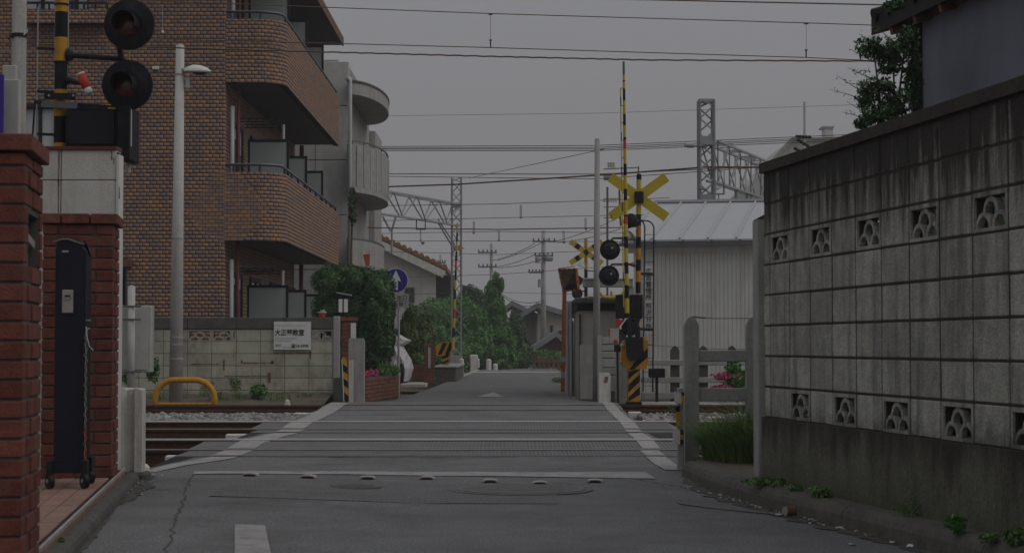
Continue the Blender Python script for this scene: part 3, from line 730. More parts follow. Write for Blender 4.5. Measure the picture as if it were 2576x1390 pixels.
# porch paving: tiles laid between wall line and edge
porch = thing('porch_floor', (-2.5, 9, .152), None, None); porch['kind'] = 'structure'
g = G(); y0_, y1_ = 4.0, 12.35
g.add([(edgeX(y0_) - 2.5, y0_, .140), (edgeX(y0_) - .01, y0_, .140), (edgeX(y1_) - .01, y1_, .140), (edgeX(y1_) - 2.5, y1_, .140),
       (edgeX(y0_) - .01, y0_, -.05), (edgeX(y1_) - .01, y1_, -.05)], [(0, 1, 2, 3), (1, 4, 5, 2)], M_mortd); g.build('screed', porch)
Rz = Matrix.Rotation(math.radians(8.13), 4, 'Z')
tlen, twid = .30, .098
tme = None
s_ = 4.0
rowi = 0
while s_ < 12.2:
    for c_ in range(9):
        off = c_ * (twid + .006); x_ = edgeX(s_ + tlen / 2) - off - twid / 2 - .045
        if tme is None:
            g = G(); g.box(-twid / 2, twid / 2, -tlen / 2, tlen / 2, -.012, 0, M_pave, bev=.003); tme = bpy.data.meshes.new('paving_tile'); tme.from_pydata(g.v, [], g.f); tme.materials.append(M_pave)
        o = link('paving_tile', tme, (x_, s_ + tlen / 2, .152 + random.uniform(-.001, .001)), porch); o.rotation_euler = (0, 0, math.radians(8.13))
    s_ += tlen + .006
g = G(); g.prism([(0, 0), (.014, 0), (.014, .014), (0, .014)], (edgeX(4) - .014, 4, .142), (1, 0, 0), (0, 0, 1), (edgeX(12.35) - edgeX(4), 8.35, 0), M_conc); g.build('edge_trim', porch)
s_ = 4.0
while s_ < 12.2:
    g = G(); g.box(-.006, .006, -.15, .15, .075, .141, M_pave, bev=.002); o = g.build('riser_tile', porch)
    o.location = Vector((edgeX(s_ + .15) - .004, s_ + .15, .108)) - WPOS[porch.name]; o.rotation_euler = (0, 0, math.radians(8.13)); s_ += .306
def rotp(cx_, cy_, pts, ang):
    c, s = math.cos(ang), math.sin(ang); return [Vector((cx_ + x_ * c - y * s, cy_ + x_ * s + y * c)) for x_, y in pts]
def brick_pillar(name, fx, fy, w_, dp, z0, z1, ang, label, m, mort, l=.215, h=.060, joint=.0096, cap=True, opening=None, cat='brick pillar', proud=.006):
    """(fx,fy) = front right corner; extends w_ to the left and dp backwards, rotated."""
    t = thing(name, (fx, fy, z0), label, cat)
    P = rotp(fx, fy, [(-w_, dp), (-w_, 0), (0, 0), (0, dp)], ang)
    Pi = rotp(fx, fy, [(-w_ + .004, dp - .004), (-w_ + .004, .004), (-.004, .004), (-.004, dp - .004)], ang)
    g = G(); n = 4; ztop = z1 - (h + joint if cap else 0)
    if opening:
        # core built round a niche in the right-hand face
        s0, s1, zo0, zo1, dd = opening
        def boxr(xa, xb, ya, yb, za, zb, mm):
            Q = rotp(fx, fy, [(xa, ya), (xb, ya), (xb, yb), (xa, yb)], ang)
            g.add([(q.x, q.y, za) for q in Q] + [(q.x, q.y, zb) for q in Q], [(0, 3, 2, 1), (4, 5, 6, 7), (0, 1, 5, 4), (1, 2, 6, 5), (2, 3, 7, 6), (3, 0, 4, 7)], mm)
        boxr(-w_ + .004, -.004, .004, dp - .004, z0 - .05, zo0, mort); boxr(-w_ + .004, -.004, .004, dp - .004, zo1, ztop, mort)
        boxr(-w_ + .004, -.004, .004, s0, zo0, zo1, mort); boxr(-w_ + .004, -.004, s1, dp - .004, zo0, zo1, mort); boxr(-w_ + .004, -dd, s0, s1, zo0, zo1, M_blk_p)
    else:
        g.add([(q.x, q.y, z0 - .05) for q in Pi] + [(q.x, q.y, ztop) for q in Pi], [(0, 3, 2, 1)[::1], (4, 5, 6, 7), (0, 1, 5, 4), (1, 2, 6, 5), (2, 3, 7, 6), (3, 0, 4, 7)], mort)
    g.build('core', t)
    # bricks: front face and side face laid so the corner bricks read as solid
    units = []
    row = 0; z = z0 + .002
    c, s = math.cos(ang), math.sin(ang)
    def W(x_, y): return Vector((fx + x_ * c - y * s, fy + x_ * s + y * c))
    while z + h * .6 < ztop:
        hh = min(h, ztop - z)
        # front row pieces (full size bricks 0.1 deep) alternate lap at the corner
        lap = .0 if row % 2 == 0 else .105
        def piece(xa, xb, ya, yb):
            Q = W((xa + xb) / 2, (ya + yb) / 2)
            if opening and xb > -.02 and ya > s0 - .3 and (zo0 - .01 < z + hh / 2 < zo1 + .01):
                if ya < s1 and yb > s0:
                    if ya < s0 - .03: yb = s0; Q = W((xa + xb) / 2, (ya + yb) / 2)
                    elif yb > s1 + .03: ya = s1; Q = W((xa + xb) / 2, (ya + yb) / 2)
                    else: return
            me = unit_box(m, round(xb - xa, 3), round(hh, 3), round(yb - ya, 3))
            o = link('brick', me, (Q.x + random.uniform(-.0015, .0015), Q.y + random.uniform(-.0015, .0015), z + hh / 2), t); o.rotation_euler = (0, 0, ang)
        dep = .105
        if row % 2 == 0:
            x_ = 0
            while x_ > -w_ + .02:
                xa = max(-w_, x_ - l); piece(xa, x_, -proud, dep - .004); x_ = xa - joint
            y = dep + joint
            while y < dp - .02: yb = min(dp, y + l); piece(-.10, proud, y, yb); y = yb + joint
        else:
            piece(-dep, 0 + proud * 0, -proud, l); x_ = -dep - joint
            while x_ > -w_ + .02:
                xa = max(-w_, x_ - l); piece(xa, x_, -proud, dep - .004); x_ = xa - joint
            y = l + joint
            while y < dp - .02: yb = min(dp, y + l); piece(-.10, proud, y, yb); y = yb + joint
        z += h + joint; row += 1
    if cap:
        o_ = .028; xs = []; x_ = o_
        while x_ > -w_ - o_ + .02:
            xa = max(-w_ - o_, x_ - .17); xs.append((xa, x_)); x_ = xa - joint
        for (xa, xb) in xs:
            Q = W((xa + xb) / 2, dp / 2); me = unit_box(m, round(xb - xa, 3), h, round(dp + 2 * o_, 3))
            o = link('cap_brick', me, (Q.x, Q.y, ztop + joint + h / 2 - .002), t); o.rotation_euler = (0, 0, ang)
        Q = W(-w_ / 2, dp / 2)
    return t, W
t, W1 = brick_pillar('brick_gate_pillar', -1.85, 6.78, .66, .53, .13, 1.80, ANG, 'nearest red brick gate pillar at the left edge with a letter slot', M_brick, M_mort, l=.228, h=.0636, joint=.0102, opening=(.127, .466, 1.297, 1.509, .127))
# letter box in the niche
g = G()
Q = [W1(-.05, .14), W1(-.05, .455)]
g.bar((Q[0].x, Q[0].y, 1.37), (Q[1].x, Q[1].y, 1.37), .02, .17, M_greyd); g.build('letter_slot', t)
g = G(); g.bar((Q[0].x + .03, Q[0].y, 1.43), (Q[1].x + .03, Q[1].y, 1.40), .012, .03, M_silver); g.build('letter_flap', t)
brick_pillar('brick_gate_pillar', -2.555, 11.45, .44, .45, .15, 1.837, ANG, 'second red brick gate pillar standing behind the folded black gate', M_brick, M_mort, l=.228, h=.0636, joint=.0102)
# folded gate
t = thing('folding_gate', (-2.66, 10.7, .15), 'folded black aluminium gate on castors before the second brick pillar', 'gate')
def Wg(x_, y): c, s = math.cos(ANG), math.sin(ANG); x_ *= 1.06; y *= 1.06; return (-2.545 + x_ * c - y * s, 10.62 + x_ * s + y * c)  # gate scaled up about the camera; pillar and porch numbers scaled the same
g = G()
nb = 9
x0g = -.150
for k in range(7):     # stack of folded lattice bars seen end-on
    y = .02 + k * .055
    for xx in (-.148, -.004):
        a = Wg(xx, y); g.box(a[0] - .007, a[0] + .007, a[1] - .020, a[1] + .020, .258, 1.572, M_cover, rot=ANG)
g.build('folded_lattice', t)
g = G(); a = Wg(-.078, 0); 
outl = [(-.075, 0), (.075, 0), (.075, 1.362), (.05, 1.37), (.02, 1.38), (-.02, 1.383), (-.05, 1.373), (-.075, 1.367)]
g.prism(outl, (a[0], a[1], .242), (math.cos(ANG), math.sin(ANG), 0), (0, 0, 1), (-math.sin(ANG) * .03, math.cos(ANG) * .03, 0), M_cover); g.build('end_post', t)
g = G(); pts = []
for k in range(13):
    q = k / 12; a = Wg(-.168 + q * .172, -.006); pts.append((a[0], a[1], 1.61 + .014 * math.sin(q * math.pi * 1.7 - .5)))
g.tube(pts, .006, M_greyd, 6)
b = Wg(.004, 0); c_ = Wg(.004, .40)
g.bar((b[0], b[1], 1.612), (c_[0], c_[1], 1.53), .02, .012, M_cover); g.build('curved_top_rail', t)
g = G()
for k in range(8):
    a = Wg(.006, .03 + k * .048); g.box(a[0] - .004, a[0] + .004, a[1] - .011, a[1] + .011, .268, 1.56 - k * .004, M_cover, rot=ANG)
g.build('side_slats', t)
g = G(); a = Wg(-.085, -.012); g.box(a[0] - .033, a[0] + .033, a[1] - .006, a[1] + .008, 1.186, 1.323, M_silver, bev=.004); o = g.build('lock_plate', t)
g = G(); g.box(a[0] - .014, a[0] + .014, a[1] - .016, a[1] - .006, 1.267, 1.280, M_silver); g.box(a[0] - .016, a[0] + .016, a[1] - .008, a[1] - .004, 1.280, 1.292, M_blkm); g.build('latch', o)
g = G(); a = Wg(-.10, -.004); g.box(a[0] - .02, a[0] + .02, a[1] - .003, a[1], 1.546, 1.557, M_silver); g.build('maker_badge', t)
g = G()
for (xx, yy) in ((-.17, -.03), (.02, -.03), (.02, .3)):
    a = Wg(xx, yy); g.box(a[0] - .016, a[0] + .016, a[1] - .03, a[1] + .03, .225, .32, M_blkm, bev=.004); g.build('castor_fork', t); g = G()
a = Wg(-.17, 0); b = Wg(.02, 0); g.bar((a[0], a[1], .272), (b[0], b[1], .272), .05, .05, M_cover); g.build('base_frame', t)
for (xx, yy) in ((-.17, -.04), (.02, -.05), (.02, .3)):
    g = G(); a = Wg(xx, yy); ax_ = Vector((math.cos(ANG + .5), math.sin(ANG + .5), 0)); c0 = Vector((a[0], a[1], .199))
    g.cyl(c0 - ax_ * .014, c0 + ax_ * .014, .044, M_blkm, n=18); g.cyl(c0 - ax_ * .02, c0 + ax_ * .02, .012, M_silver, n=8); g.build('castor', t)
for k, zz in enumerate((1.09, 1.14)):
    g = G(); a = Wg(.012, .04 + k * .02); g.box(a[0] - .01, a[0] + .02, a[1] - .02, a[1] + .02, zz, zz + .01, M_silver); g.build('hinge', t)
# chain hanging on its side
g = G(); a = Wg(.018, -.02)
for k in range(52):
    z = 1.095 - k * .0175; cx0 = a[0] + .004 * math.sin(k * 1.9); ring = []
    for j in range(8):
        th = j * math.pi / 4
        if k % 2: ring.append((cx0 + .006 * math.cos(th), a[1], z + .011 * math.sin(th)))
        else: ring.append((cx0, a[1] + .006 * math.cos(th), z + .011 * math.sin(th)))
    g.tube(ring, .0022, M_chain if k < 34 else M_orange, 5, closed=True)
g.tube([(a[0], a[1], 1.106), (a[0] + .008, a[1] - .01, 1.05), (a[0] + .022, a[1] - .01, .99), (a[0] + .045, a[1] - .01, .965)], .0022, M_signw, 5)
g.build('chain', None, 'steel and rusty chain hanging down the side of the folded gate', 'chain')

# pale wall behind the gate
t = thing('roughcast_wall', (-3.0, 12.4, 0), 'pale roughcast wall with rust streaks behind the brick gate pillars', 'wall')
xr = -2.752
for (xa, xb) in ((-8.0, -3.140), (-3.133, xr)):
    for (za, zb) in ((0, 1.1), (1.108, 2.137), (2.143, 2.35)):
        g = G(); g.box(xa, xb, 12.4, 12.55, za, zb, M_stucco, bev=.004); g.build('wall_panel', t)
g = G()
for (u, v0, v1, w_) in ((147.5, 378, 535, 1.6), (281, 380, 402, 3.0), (286, 396, 412, 1.8), (147.5, 452, 470, 3.0), (300, 470, 500, 2.0)):
    a, b = at(u - w_ / 2, v0, 12.397), at(u + w_ / 2, v1, 12.397); rr = random.Random(int(u)); n = 8; L1 = [(a.x + rr.uniform(-.002, .002), a.z + (b.z - a.z) * k / n) for k in range(n + 1)]; R1 = [(b.x + rr.uniform(-.002, .002), a.z + (b.z - a.z) * k / n) for k in range(n + 1)]
    g.prism(L1 + R1[::-1], (0, 12.3975, 0), (1, 0, 0), (0, 0, 1), (0, .0015, 0), M_rust)
g.build('rust_streak', t)
g = G(); g.box(-8, xr + .005, 12.385, 12.56, 2.351, 2.375, M_darkred); g.build('coping', t)
g = G(); g.box(xr + .003, xr + .02, 12.39, 12.54, 0, 2.32, M_white); g.build('corner_trim', t)
g = G(); g.box(-8, xr, 12.41, 12.54, -.05, 2.34, M_mort); g.build('core', t)
# near white channelled post
t = thing('concrete_post', (-2.7, 12.6, .1), 'chipped white concrete post beside the kerb end at the near left', 'concrete post')
c0 = at(330, 1181, 12.6); X = c0.x
g = G(); prof = [(-.095, 0), (-.06, -.0), (-.035, .045), (.02, .045), (.035, -.01), (.085, 0), (.088, .11), (-.095, .11)]
g.add([(X + a, 12.55 + b, .02) for a, b in prof] + [(X + a * .97, 12.55 + b, .69 + .012 * math.sin(i * 2.1)) for i, (a, b) in enumerate(prof)],
      [tuple(range(8))[::-1], tuple(range(8, 16))] + [(i, (i + 1) % 8, 8 + (i + 1) % 8, 8 + i) for i in range(8)], M_whitec)
g.build('shaft', t)
g = G(); g.box(X - .12, X + .12, 12.5, 12.72, .0, .11, M_concd, bev=.02); g.build('footing', t)
g = G(); g.box(-2.98, -2.80, 13.62, 13.84, -.05, .085, M_whitec, bev=.025, rot=-.25); g.build('concrete_block', None, 'sloping pale concrete kerb end at the near left crossing corner', 'concrete block')

# ================================================================== NEAR SIGNAL (left)
YS = 13.2
def stripes(g, p_of_y, ys, mats, r, n=16):
    for i in range(len(ys) - 1): g.cyl(p_of_y(ys[i]), p_of_y(ys[i + 1]), r, mats[i % len(mats)], n=n, cap=(i in (0, len(ys) - 2)))
t = thing('crossing_signal', (-3.32, YS, 0), 'near crossing signal with black and yellow pole and two large dark lamps', 'crossing signal')
xs_ = at(153, 200, YS).x
g = G(); ed = [-330, -264, -200, -130, -66, -31, 31, 95, 157, 226, 293, 360, 424, 488, 560, 640, 1166]
ed = [-340, -276, -212, -148, -92, -31, 31, 95, 157, 226, 293, 360, 424, 488, 560]
def pz(y): p = at(154, y, YS); return (xs_, YS, p.z)
cols = [M_blk_p, M_yel]
stripes(g, pz, ed, cols, .047)
g.cyl(pz(560), (xs_, YS, 0), .047, M_blk_p, n=16)
g.build('pole', t, smooth=False)
for yy in (45, 157):
    g = G(); p = pz(yy if yy != 45 else 12); g.cyl((p[0], p[1], p[2] - .006), (p[0], p[1], p[2] + .006), .055, M_blkm, n=16); g.build('pole_band', t)
g = G(); a = at(186, 141, YS - .05); b = at(306, 149, YS - .05)
g.tube([at(168, 138, YS), at(178, 139, YS), at(188, 140, YS), at(300, 148, YS)], [.050, .045, .022, .019], M_blkm, 10)
g.tube([at(300, 118, YS), at(305, 148, YS), at(316, 158, YS)], .024, M_blkm, 8); g.build('lamp_arm', t)
g = G(); g.tube([at(172, 0, YS), at(172, 120, YS)], .004, M_pvc, 6); g.tube([at(139, -20, YS), at(136, 360, YS)], .003, M_pvc, 6); g.build('conduit', t)
def lamp(u, v, R, Y, t, rpx=27, face=-1, lensm=None):
    c = at(u, v, Y); o_ = face
    g = G(); ring = []; n = 40
    prof = [(0.0, .02), (R * .86, .02), (R, .0), (R * .99, -.018), (R * .55, -.035), (0.0, -.035)]
    vs = []; 
    for (rr, yy) in prof:
        for i in range(n): a = 2 * math.pi * i / n; vs.append((c.x + rr * math.cos(a), c.y + o_ * (-yy) * 1.0 - o_ * 0, c.z + rr * math.sin(a)))
    fs = [(k * n + i, k * n + (i + 1) % n, (k + 1) * n + (i + 1) % n, (k + 1) * n + i) for k in range(len(prof) - 1) for i in range(n)]
    g.add(vs, fs, M_blk_p); bd = g.build('backboard', t, smooth=False)
    return c, bd
for (u, v) in ((326, 62.5), (321, 214.6)):
    c, bd = lamp(u, v, .187, YS - .12, t, face=-1)
    # hood and lens, facing the road user
    g = G(); n = 22; vs = []; r_ = .088; cc = (c.x - .008, c.z - .012)
    for k, (yy) in enumerate((0, .17)):
        for i in range(n + 1):
            a = -.35 + (math.pi + .7) * i / n; vs.append((cc[0] + r_ * math.cos(a), c.y - .03 - yy * (1 if k else 0), cc[1] + r_ * math.sin(a)))
    for k, (yy) in enumerate((.17, 0)):
        for i in range(n + 1):
            a = -.35 + (math.pi + .7) * i / n; vs.append((cc[0] + r_ * .95 * math.cos(a), c.y - .03 - yy, cc[1] + r_ * .95 * math.sin(a)))
    m1 = n + 1; fs = [(k * m1 + i, k * m1 + i + 1, (k + 1) * m1 + i + 1, (k + 1) * m1 + i) for k in range(3) for i in range(n)]
    g.add(vs, fs, M_blkm); g.build('hood', bd)
    g = G(); g.sphere((cc[0], c.y - .035, cc[1]), (.080, .025, .080), M_redl, 20, 10); g.build('lens', bd, smooth=True)
    g = G(); g.cyl((c.x, c.y + .02, c.z), (c.x, c.y + .10, c.z), .10, M_blk_p, .06, n=20); g.build('lamp_housing', bd)
# warning camera
g = G(); 
p0, p1 = at(203, 186, YS - .1), at(226, 236, YS - .1)
dv = (p1 - p0); L_ = dv.length
def caps(g, p0, p1, r, m, n=14):
    g.tube([p0, p0.lerp(p1, .06), p0.lerp(p1, .5), p0.lerp(p1, .94), p1], [r * .6, r * .95, r, r * .95, r * .6], m, n)
caps(g, p0, p0.lerp(p1, .72), .034, M_red); caps(g, p0.lerp(p1, .70), p1, .030, M_signw); caps(g, p0 - dv * .04, p0 + dv * .06, .032, M_signw)
wl = g.build('warning_light', t, smooth=True)
g = G(); g.tube([at(165, 203, YS), at(180, 203, YS - .05), at(205, 212, YS - .08)], [.030, .022, .012], M_blkm, 8); g.build('bracket', wl)
# bracket bar and clamps
g = G(); g.bar(at(90, 257, YS - .06), at(292, 271, YS - .06), .03, .026, M_blkm); g.bar(at(105, 262, YS - .09), at(195, 266, YS - .09), .02, .045, M_greyd); g.build('mounting_bar', t)
g = G(); g.bar(at(112, 241, YS - .06), at(190, 243, YS - .06), .03, .045, M_blkm)
for u in (123, 184): g.sphere(at(u, 241, YS - .085), .009, M_silver, 8, 6)
g.build('clamp', t)
g = G(); g.bar(at(272, 272, YS - .1), at(292, 273, YS - .1), .01, .012, M_yel2); g.bar(at(323, 124, YS + .05), at(323, 152, YS + .05), .012, .012, M_yel2); g.build('yellow_tag', t)
# climbing rail beside pole
g = G(); g.tube([at(96, 18, YS), at(93, 260, YS), at(90, 372, YS)], .0065, M_grey, 6)
g.tube([at(80, 372, YS + .1), at(88, 250, YS + .1)], .008, M_blkm, 6); g.build('ladder_rail', t)
for yy in (122, 230, 337):
    g = G(); g.bar(at(94, yy, YS), at(139, yy + 2, YS), .014, .020, M_blkm); g.build('ladder_rung', t)
for (u0, u1, v) in ((168, 172, 330),):
    g = G(); g.tube([at(169, 280, YS - .03), at(176, 320, YS - .05), at(180, 350, YS - .03), at(181, 372, YS)], .004, M_blkm, 6); g.build('cable', t)
# direction indicator box
g = G(); a = at(178, 276, 13.25); b = at(309, 385, 13.25)
g.box(a.x, b.x, 13.1, 13.3, b.z, a.z, M_blk_p, bev=.006); bx = g.build('direction_indicator', t)
g = G(); c_ = at(340, 408, 13.2); d_ = at(311, 275, 13.2); g.box(d_.x, c_.x, 13.0, 13.35, c_.z, d_.z, M_blk_p, bev=.006)
g.box(c_.x + .001, c_.x + .004, 13.03, 13.06, c_.z + .1, d_.z - .02, M_pvc); g.build('cable_box', t)
g = G(); g.box(a.x + .03, b.x - .03, 13.085, 13.099, b.z + .05, a.z - .03, M_blkm); g.build('display_face', bx)
g = G(); p = at(322, 425, 13.25); g.cyl((p.x, 13.25, p.z - .03), (p.x, 13.25, p.z + .06), .02, M_silver); g.build('cable_gland', t)

# far-left pole with banner and panel
t = thing('telegraph_pole', (-3.32, 12.0, 0), 'grey concrete pole at the far left with a white panel on it', 'utility pole')
g = G(); p = at(47, 330, 12.0); q = at(51, -200, 12.0); g.cyl((p.x, 12, 0), (q.x, 12, q.z), .062, M_conc, .045, n=18); g.build('shaft', t, smooth=True)
g = G(); p = at(48, 90, 12); g.cyl((p.x, 12, p.z - .012), (p.x, 12, p.z + .012), .055, M_blkm, n=18)
g.tube([at(60, 88, 11.95), at(70, 76, 11.95)], .005, M_signw, 5); g.tube([at(34, 93, 11.95), at(24, 92, 11.95), at(22, 98, 11.9)], .008, M_blkm, 5); g.build('pole_band', t)
g = G(); a, b = at(8, 165, 11.9), at(41, 360, 11.9); g.box(a.x, b.x, 11.88, 11.93, b.z, a.z, M_box, bev=.005)
a, b = at(13, 203, 11.86), at(53, 360, 11.86); g.box(a.x, b.x, 11.80, 11.86, b.z, a.z, M_box, bev=.005); g.build('white_panel', t)
g = G(); a, b = at(-60, 188, 11.7), at(8, 345, 11.7); g.box(a.x, b.x, 11.69, 11.71, b.z, a.z, M_purple); o = g.build('banner', None, 'violet blue hanging banner cut by the left picture edge', 'banner')

# ================================================================== BLOCK WALLS
def screen_mesh(m, l=.39, h=.19, d_=.10):
    g = G(); f = .022
    g.box(-l / 2, l / 2, -d_ / 2, d_ / 2, -h / 2, -h / 2 + f * .8, m); g.box(-l / 2, l / 2, -d_ / 2, d_ / 2, h / 2 - f, h / 2, m)
    g.box(-l / 2, -l / 2 + f, -d_ / 2, d_ / 2, -h / 2 + f * .8 + .0005, h / 2 - f - .0005, m); g.box(l / 2 - f, l / 2, -d_ / 2, d_ / 2, -h / 2 + f * .8 + .0005, h / 2 - f - .0005, m)
    g.box(l / 2 - f - .004, l / 2 - f - .0005, -d_ / 2 + .012, d_ / 2, -h / 2 + f, h / 2 - f - .002, M_openshade); g.box(-l / 2 + f + .0005, -l / 2 + f + .004, -d_ / 2 + .012, d_ / 2, -h / 2 + f, h / 2 - f - .002, M_openshade)  # dark side linings: shade within the openings put into colour
    def arch(cx_, cz, ro, rz, th, dd):
        n = 12; outer = []; inner = []
        for i in range(n + 1):
            a = math.pi * i / n; outer.append((cx_ + ro * math.cos(a), cz + rz * math.sin(a))); inner.append((cx_ + (ro - th) * math.cos(a), cz + (rz - th) * math.sin(a)))
        for i in range(n):
            quad = [outer[i], outer[i + 1], inner[i + 1], inner[i]]
            g.prism(quad[::-1], (0, -dd - .026, 0), (1, 0, 0), (0, 0, 1), (0, 2 * dd, 0), m)
    zb = -h / 2 + f * .8 + .001; d_ += .012
    d_ -= .06; arch(-.088, zb, .083, .076, .022, d_ / 2 - .010); arch(.088, zb, .083, .076, .022, d_ / 2 - .012); arch(0, zb + .056, .088, .090, .024, d_ / 2 - .008)
    me = bpy.data.meshes.new('screen_block'); me.from_pydata(g.v, [], g.f); [me.materials.append(q) for q in g.mats]; me.polygons.foreach_set('material_index', g.mi); me.update(); return me
def solid_mesh(m, l=.39, h=.19, d_=.10):
    g = G(); g.box(-l / 2, l / 2, -d_ / 2, d_ / 2, -h / 2, h / 2, m, bev=.005); me = bpy.data.meshes.new('block'); me.from_pydata(g.v, [], g.f); me.materials.append(m); me.update(); return me
# right-hand wall: joint positions along the wall, measured from the far end
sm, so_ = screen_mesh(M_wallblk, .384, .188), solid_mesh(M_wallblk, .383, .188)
dirw = Vector((.162, -1, 0)).normalized(); angw = math.atan2(dirw.y, dirw.x); P0 = Vector((1.668, 11.84, 0)); nw = Vector((dirw.y, -dirw.x, 0))  # nw points to the road (-x)
if nw.x > 0: nw = -nw
tw = thing('block_wall', (1.668, 11.84, 0), 'tall stained concrete block wall with pierced blocks along the right roadside', 'block wall')
def wallpt(s, off=0.0): return P0 + dirw * s - nw * off
nb = 18; first = .16
for r_ in range(8):
    zc = .524 + r_ * .2 + .1
    for k in range(-1, nb):
        if k == -1: l = .12; sc0 = .065
        else: l = .39; sc0 = first + .39 * 0 + k * .4 + .195 - .02
        scr = (r_ in (0, 5) and k >= 0 and ((k % 2 == 0) if r_ == 5 else (k % 2 == 1)))
        p = wallpt(sc0, .05)
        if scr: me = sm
        elif k == -1:
            if 'endb' not in UNIT: UNIT['endb'] = solid_mesh(M_wallblk, .12)
            me = UNIT['endb']
        else: me = so_
        o = link('screen_block' if scr else 'block', me, (p.x + random.uniform(-.002, .002), p.y, zc), tw); o.rotation_euler = (0, 0, angw)
g = G()   # mortar bed behind joints, leaving pierced blocks open
for r_ in range(9):
    z = .524 + r_ * .2; a, b = wallpt(.005, .05), wallpt(nb * .4 + .1, .05); g.bar((a.x, a.y, z), (b.x, b.y, z), .094, .014, M_mortd)
for k in range(nb + 1):
    a = wallpt(first + k * .4 - .025, .05); g.bar((a.x, a.y, .524), (a.x, a.y, 2.12), .093, .019, M_mortd)
g.build('mortar', tw)
g = G(); a, b = wallpt(-.02, .05), wallpt(nb * .4 + .1, .05)
s0 = 0
while s0 < nb * .4:
    a, b = wallpt(s0 + .003 - .02, .05), wallpt(s0 + .797 - .02, .05); g = G(); g.bar((a.x, a.y, 2.165), (b.x, b.y, 2.165), .15, .066, M_cap); g.build('coping_slab', tw); s0 += .8
g = G(); a, b = wallpt(.0, .045), wallpt(nb * .4 + .1, .045); g.bar((a.x, a.y, .26), (b.x, b.y, .26), .13, .528, M_plinth); g.build('plinth', tw)
hb = []
for k in range(15): q = wallpt(.3 + k * .5, .42); hb.append((q.x, q.y, .95, .26, .30, .85))
plant('darkening_hedge', (2.6, 8.5, .1), hb, 9000, .035, M_leaf_dk, 'dark hedge added behind the roadside wall to darken its pierced blocks', 'hedge', seed=41, gap=.05, core=.9)  # unseen hedge, added so the pierced blocks look dark behind
# pilaster at its far end
t = thing('concrete_pilaster', (1.62, 12.05, 0), 'slim pale concrete pilaster at the far end of the tall block wall', 'concrete pilaster')
g = G(); g.box(1.642, 1.700, 11.97, 12.2, .08, 1.84, M_conc, bev=.008); g.build('shaft', t)
g = G(); g.add([(1.642, 11.97, 1.842), (1.70, 11.97, 1.875), (1.70, 12.2, 1.875), (1.642, 12.2, 1.842), (1.70, 11.97, 1.842), (1.70, 12.2, 1.842)], [(0, 1, 2, 3), (0, 4, 1), (3, 2, 5), (4, 5, 2, 1), (0, 3, 5, 4)], M_concd); g.build('sloped_top', t)

# wall across the tracks
YW = 29.5
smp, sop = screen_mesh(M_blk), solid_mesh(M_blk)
t = thing('block_wall', (-5, YW, 0), 'low pale block wall with dark coping below the brick apartment building', 'block wall')
xR = at(838, 900, YW).x; nW = 16
zt = at(600, 828, YW).z
for r_ in range(6):
    z1_ = zt - r_ * .2; zc = z1_ - .1
    for k in range(nW):
        xc = xR - .2 - k * .4 - (.0)
        scr = (r_ == 0 and k in (0, 4, 5, 9, 10, 14))
        if k == 0 and r_ == 0: scr = True
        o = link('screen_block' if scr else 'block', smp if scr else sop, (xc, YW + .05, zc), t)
g = G()
M_mortp = mat('mortar_pale', (.20, .19, .155), .95, .2, 6)
for r_ in range(7): g.box(xR - nW * .4, xR, YW + .008, YW + .092, zt - r_ * .2 - .006, zt - r_ * .2 + .006, M_mortp)
for k in range(nW + 1): g.box(xR - k * .4 - .006, xR - k * .4 + .006, YW + .008, YW + .092, zt - 1.2, zt, M_mortp)
g.build('mortar', t)
s0 = 0
while s0 < nW * .4 - .3:
    g = G(); z2 = at(600, 798, YW).z; g.box(xR - s0 - .797, xR - s0 - .003, YW - .02, YW + .12, zt + .006, z2, M_concd, bev=.008); g.build('coping_slab', t); s0 += .8
g = G(); g.box(xR - nW * .4, xR, YW - .02, YW + .12, -.1, zt - 1.206, M_concd); g.build('footing', t)
g = G(); a, b = at(838, 795, YW), at(854, 1010, YW); g.box(a.x + .003, b.x, YW - .03, YW + .22, .0, a.z, M_conc, bev=.012); g.build('end_pier', t)
g = G()
for (u0, u1, v0, v1) in ((606, 690, 911, 913.5), (561, 565, 905, 931), (682, 688, 905, 914), (606, 610, 905, 912), (565, 676, 944, 946.5), (673, 681, 937, 962), (478, 552, 914, 915.5), (688, 782, 886, 888), (779, 783, 882, 902)):
    a, b = at(u0, v0, YW - .004), at(u1, v1, YW - .004)
    n = 10
    up = []; lo = []
    for i in range(n + 1):
        q = i / n; up.append((a.x + (b.x - a.x) * q, a.z + random.uniform(-.006, .006))); lo.append((a.x + (b.x - a.x) * q, b.z + random.uniform(-.01, .01)))
    g.prism(lo + up[::-1], (0, YW - .003, 0), (1, 0, 0), (0, 0, 1), (0, .004, 0), M_rust)
g.build('rust_marks', t)
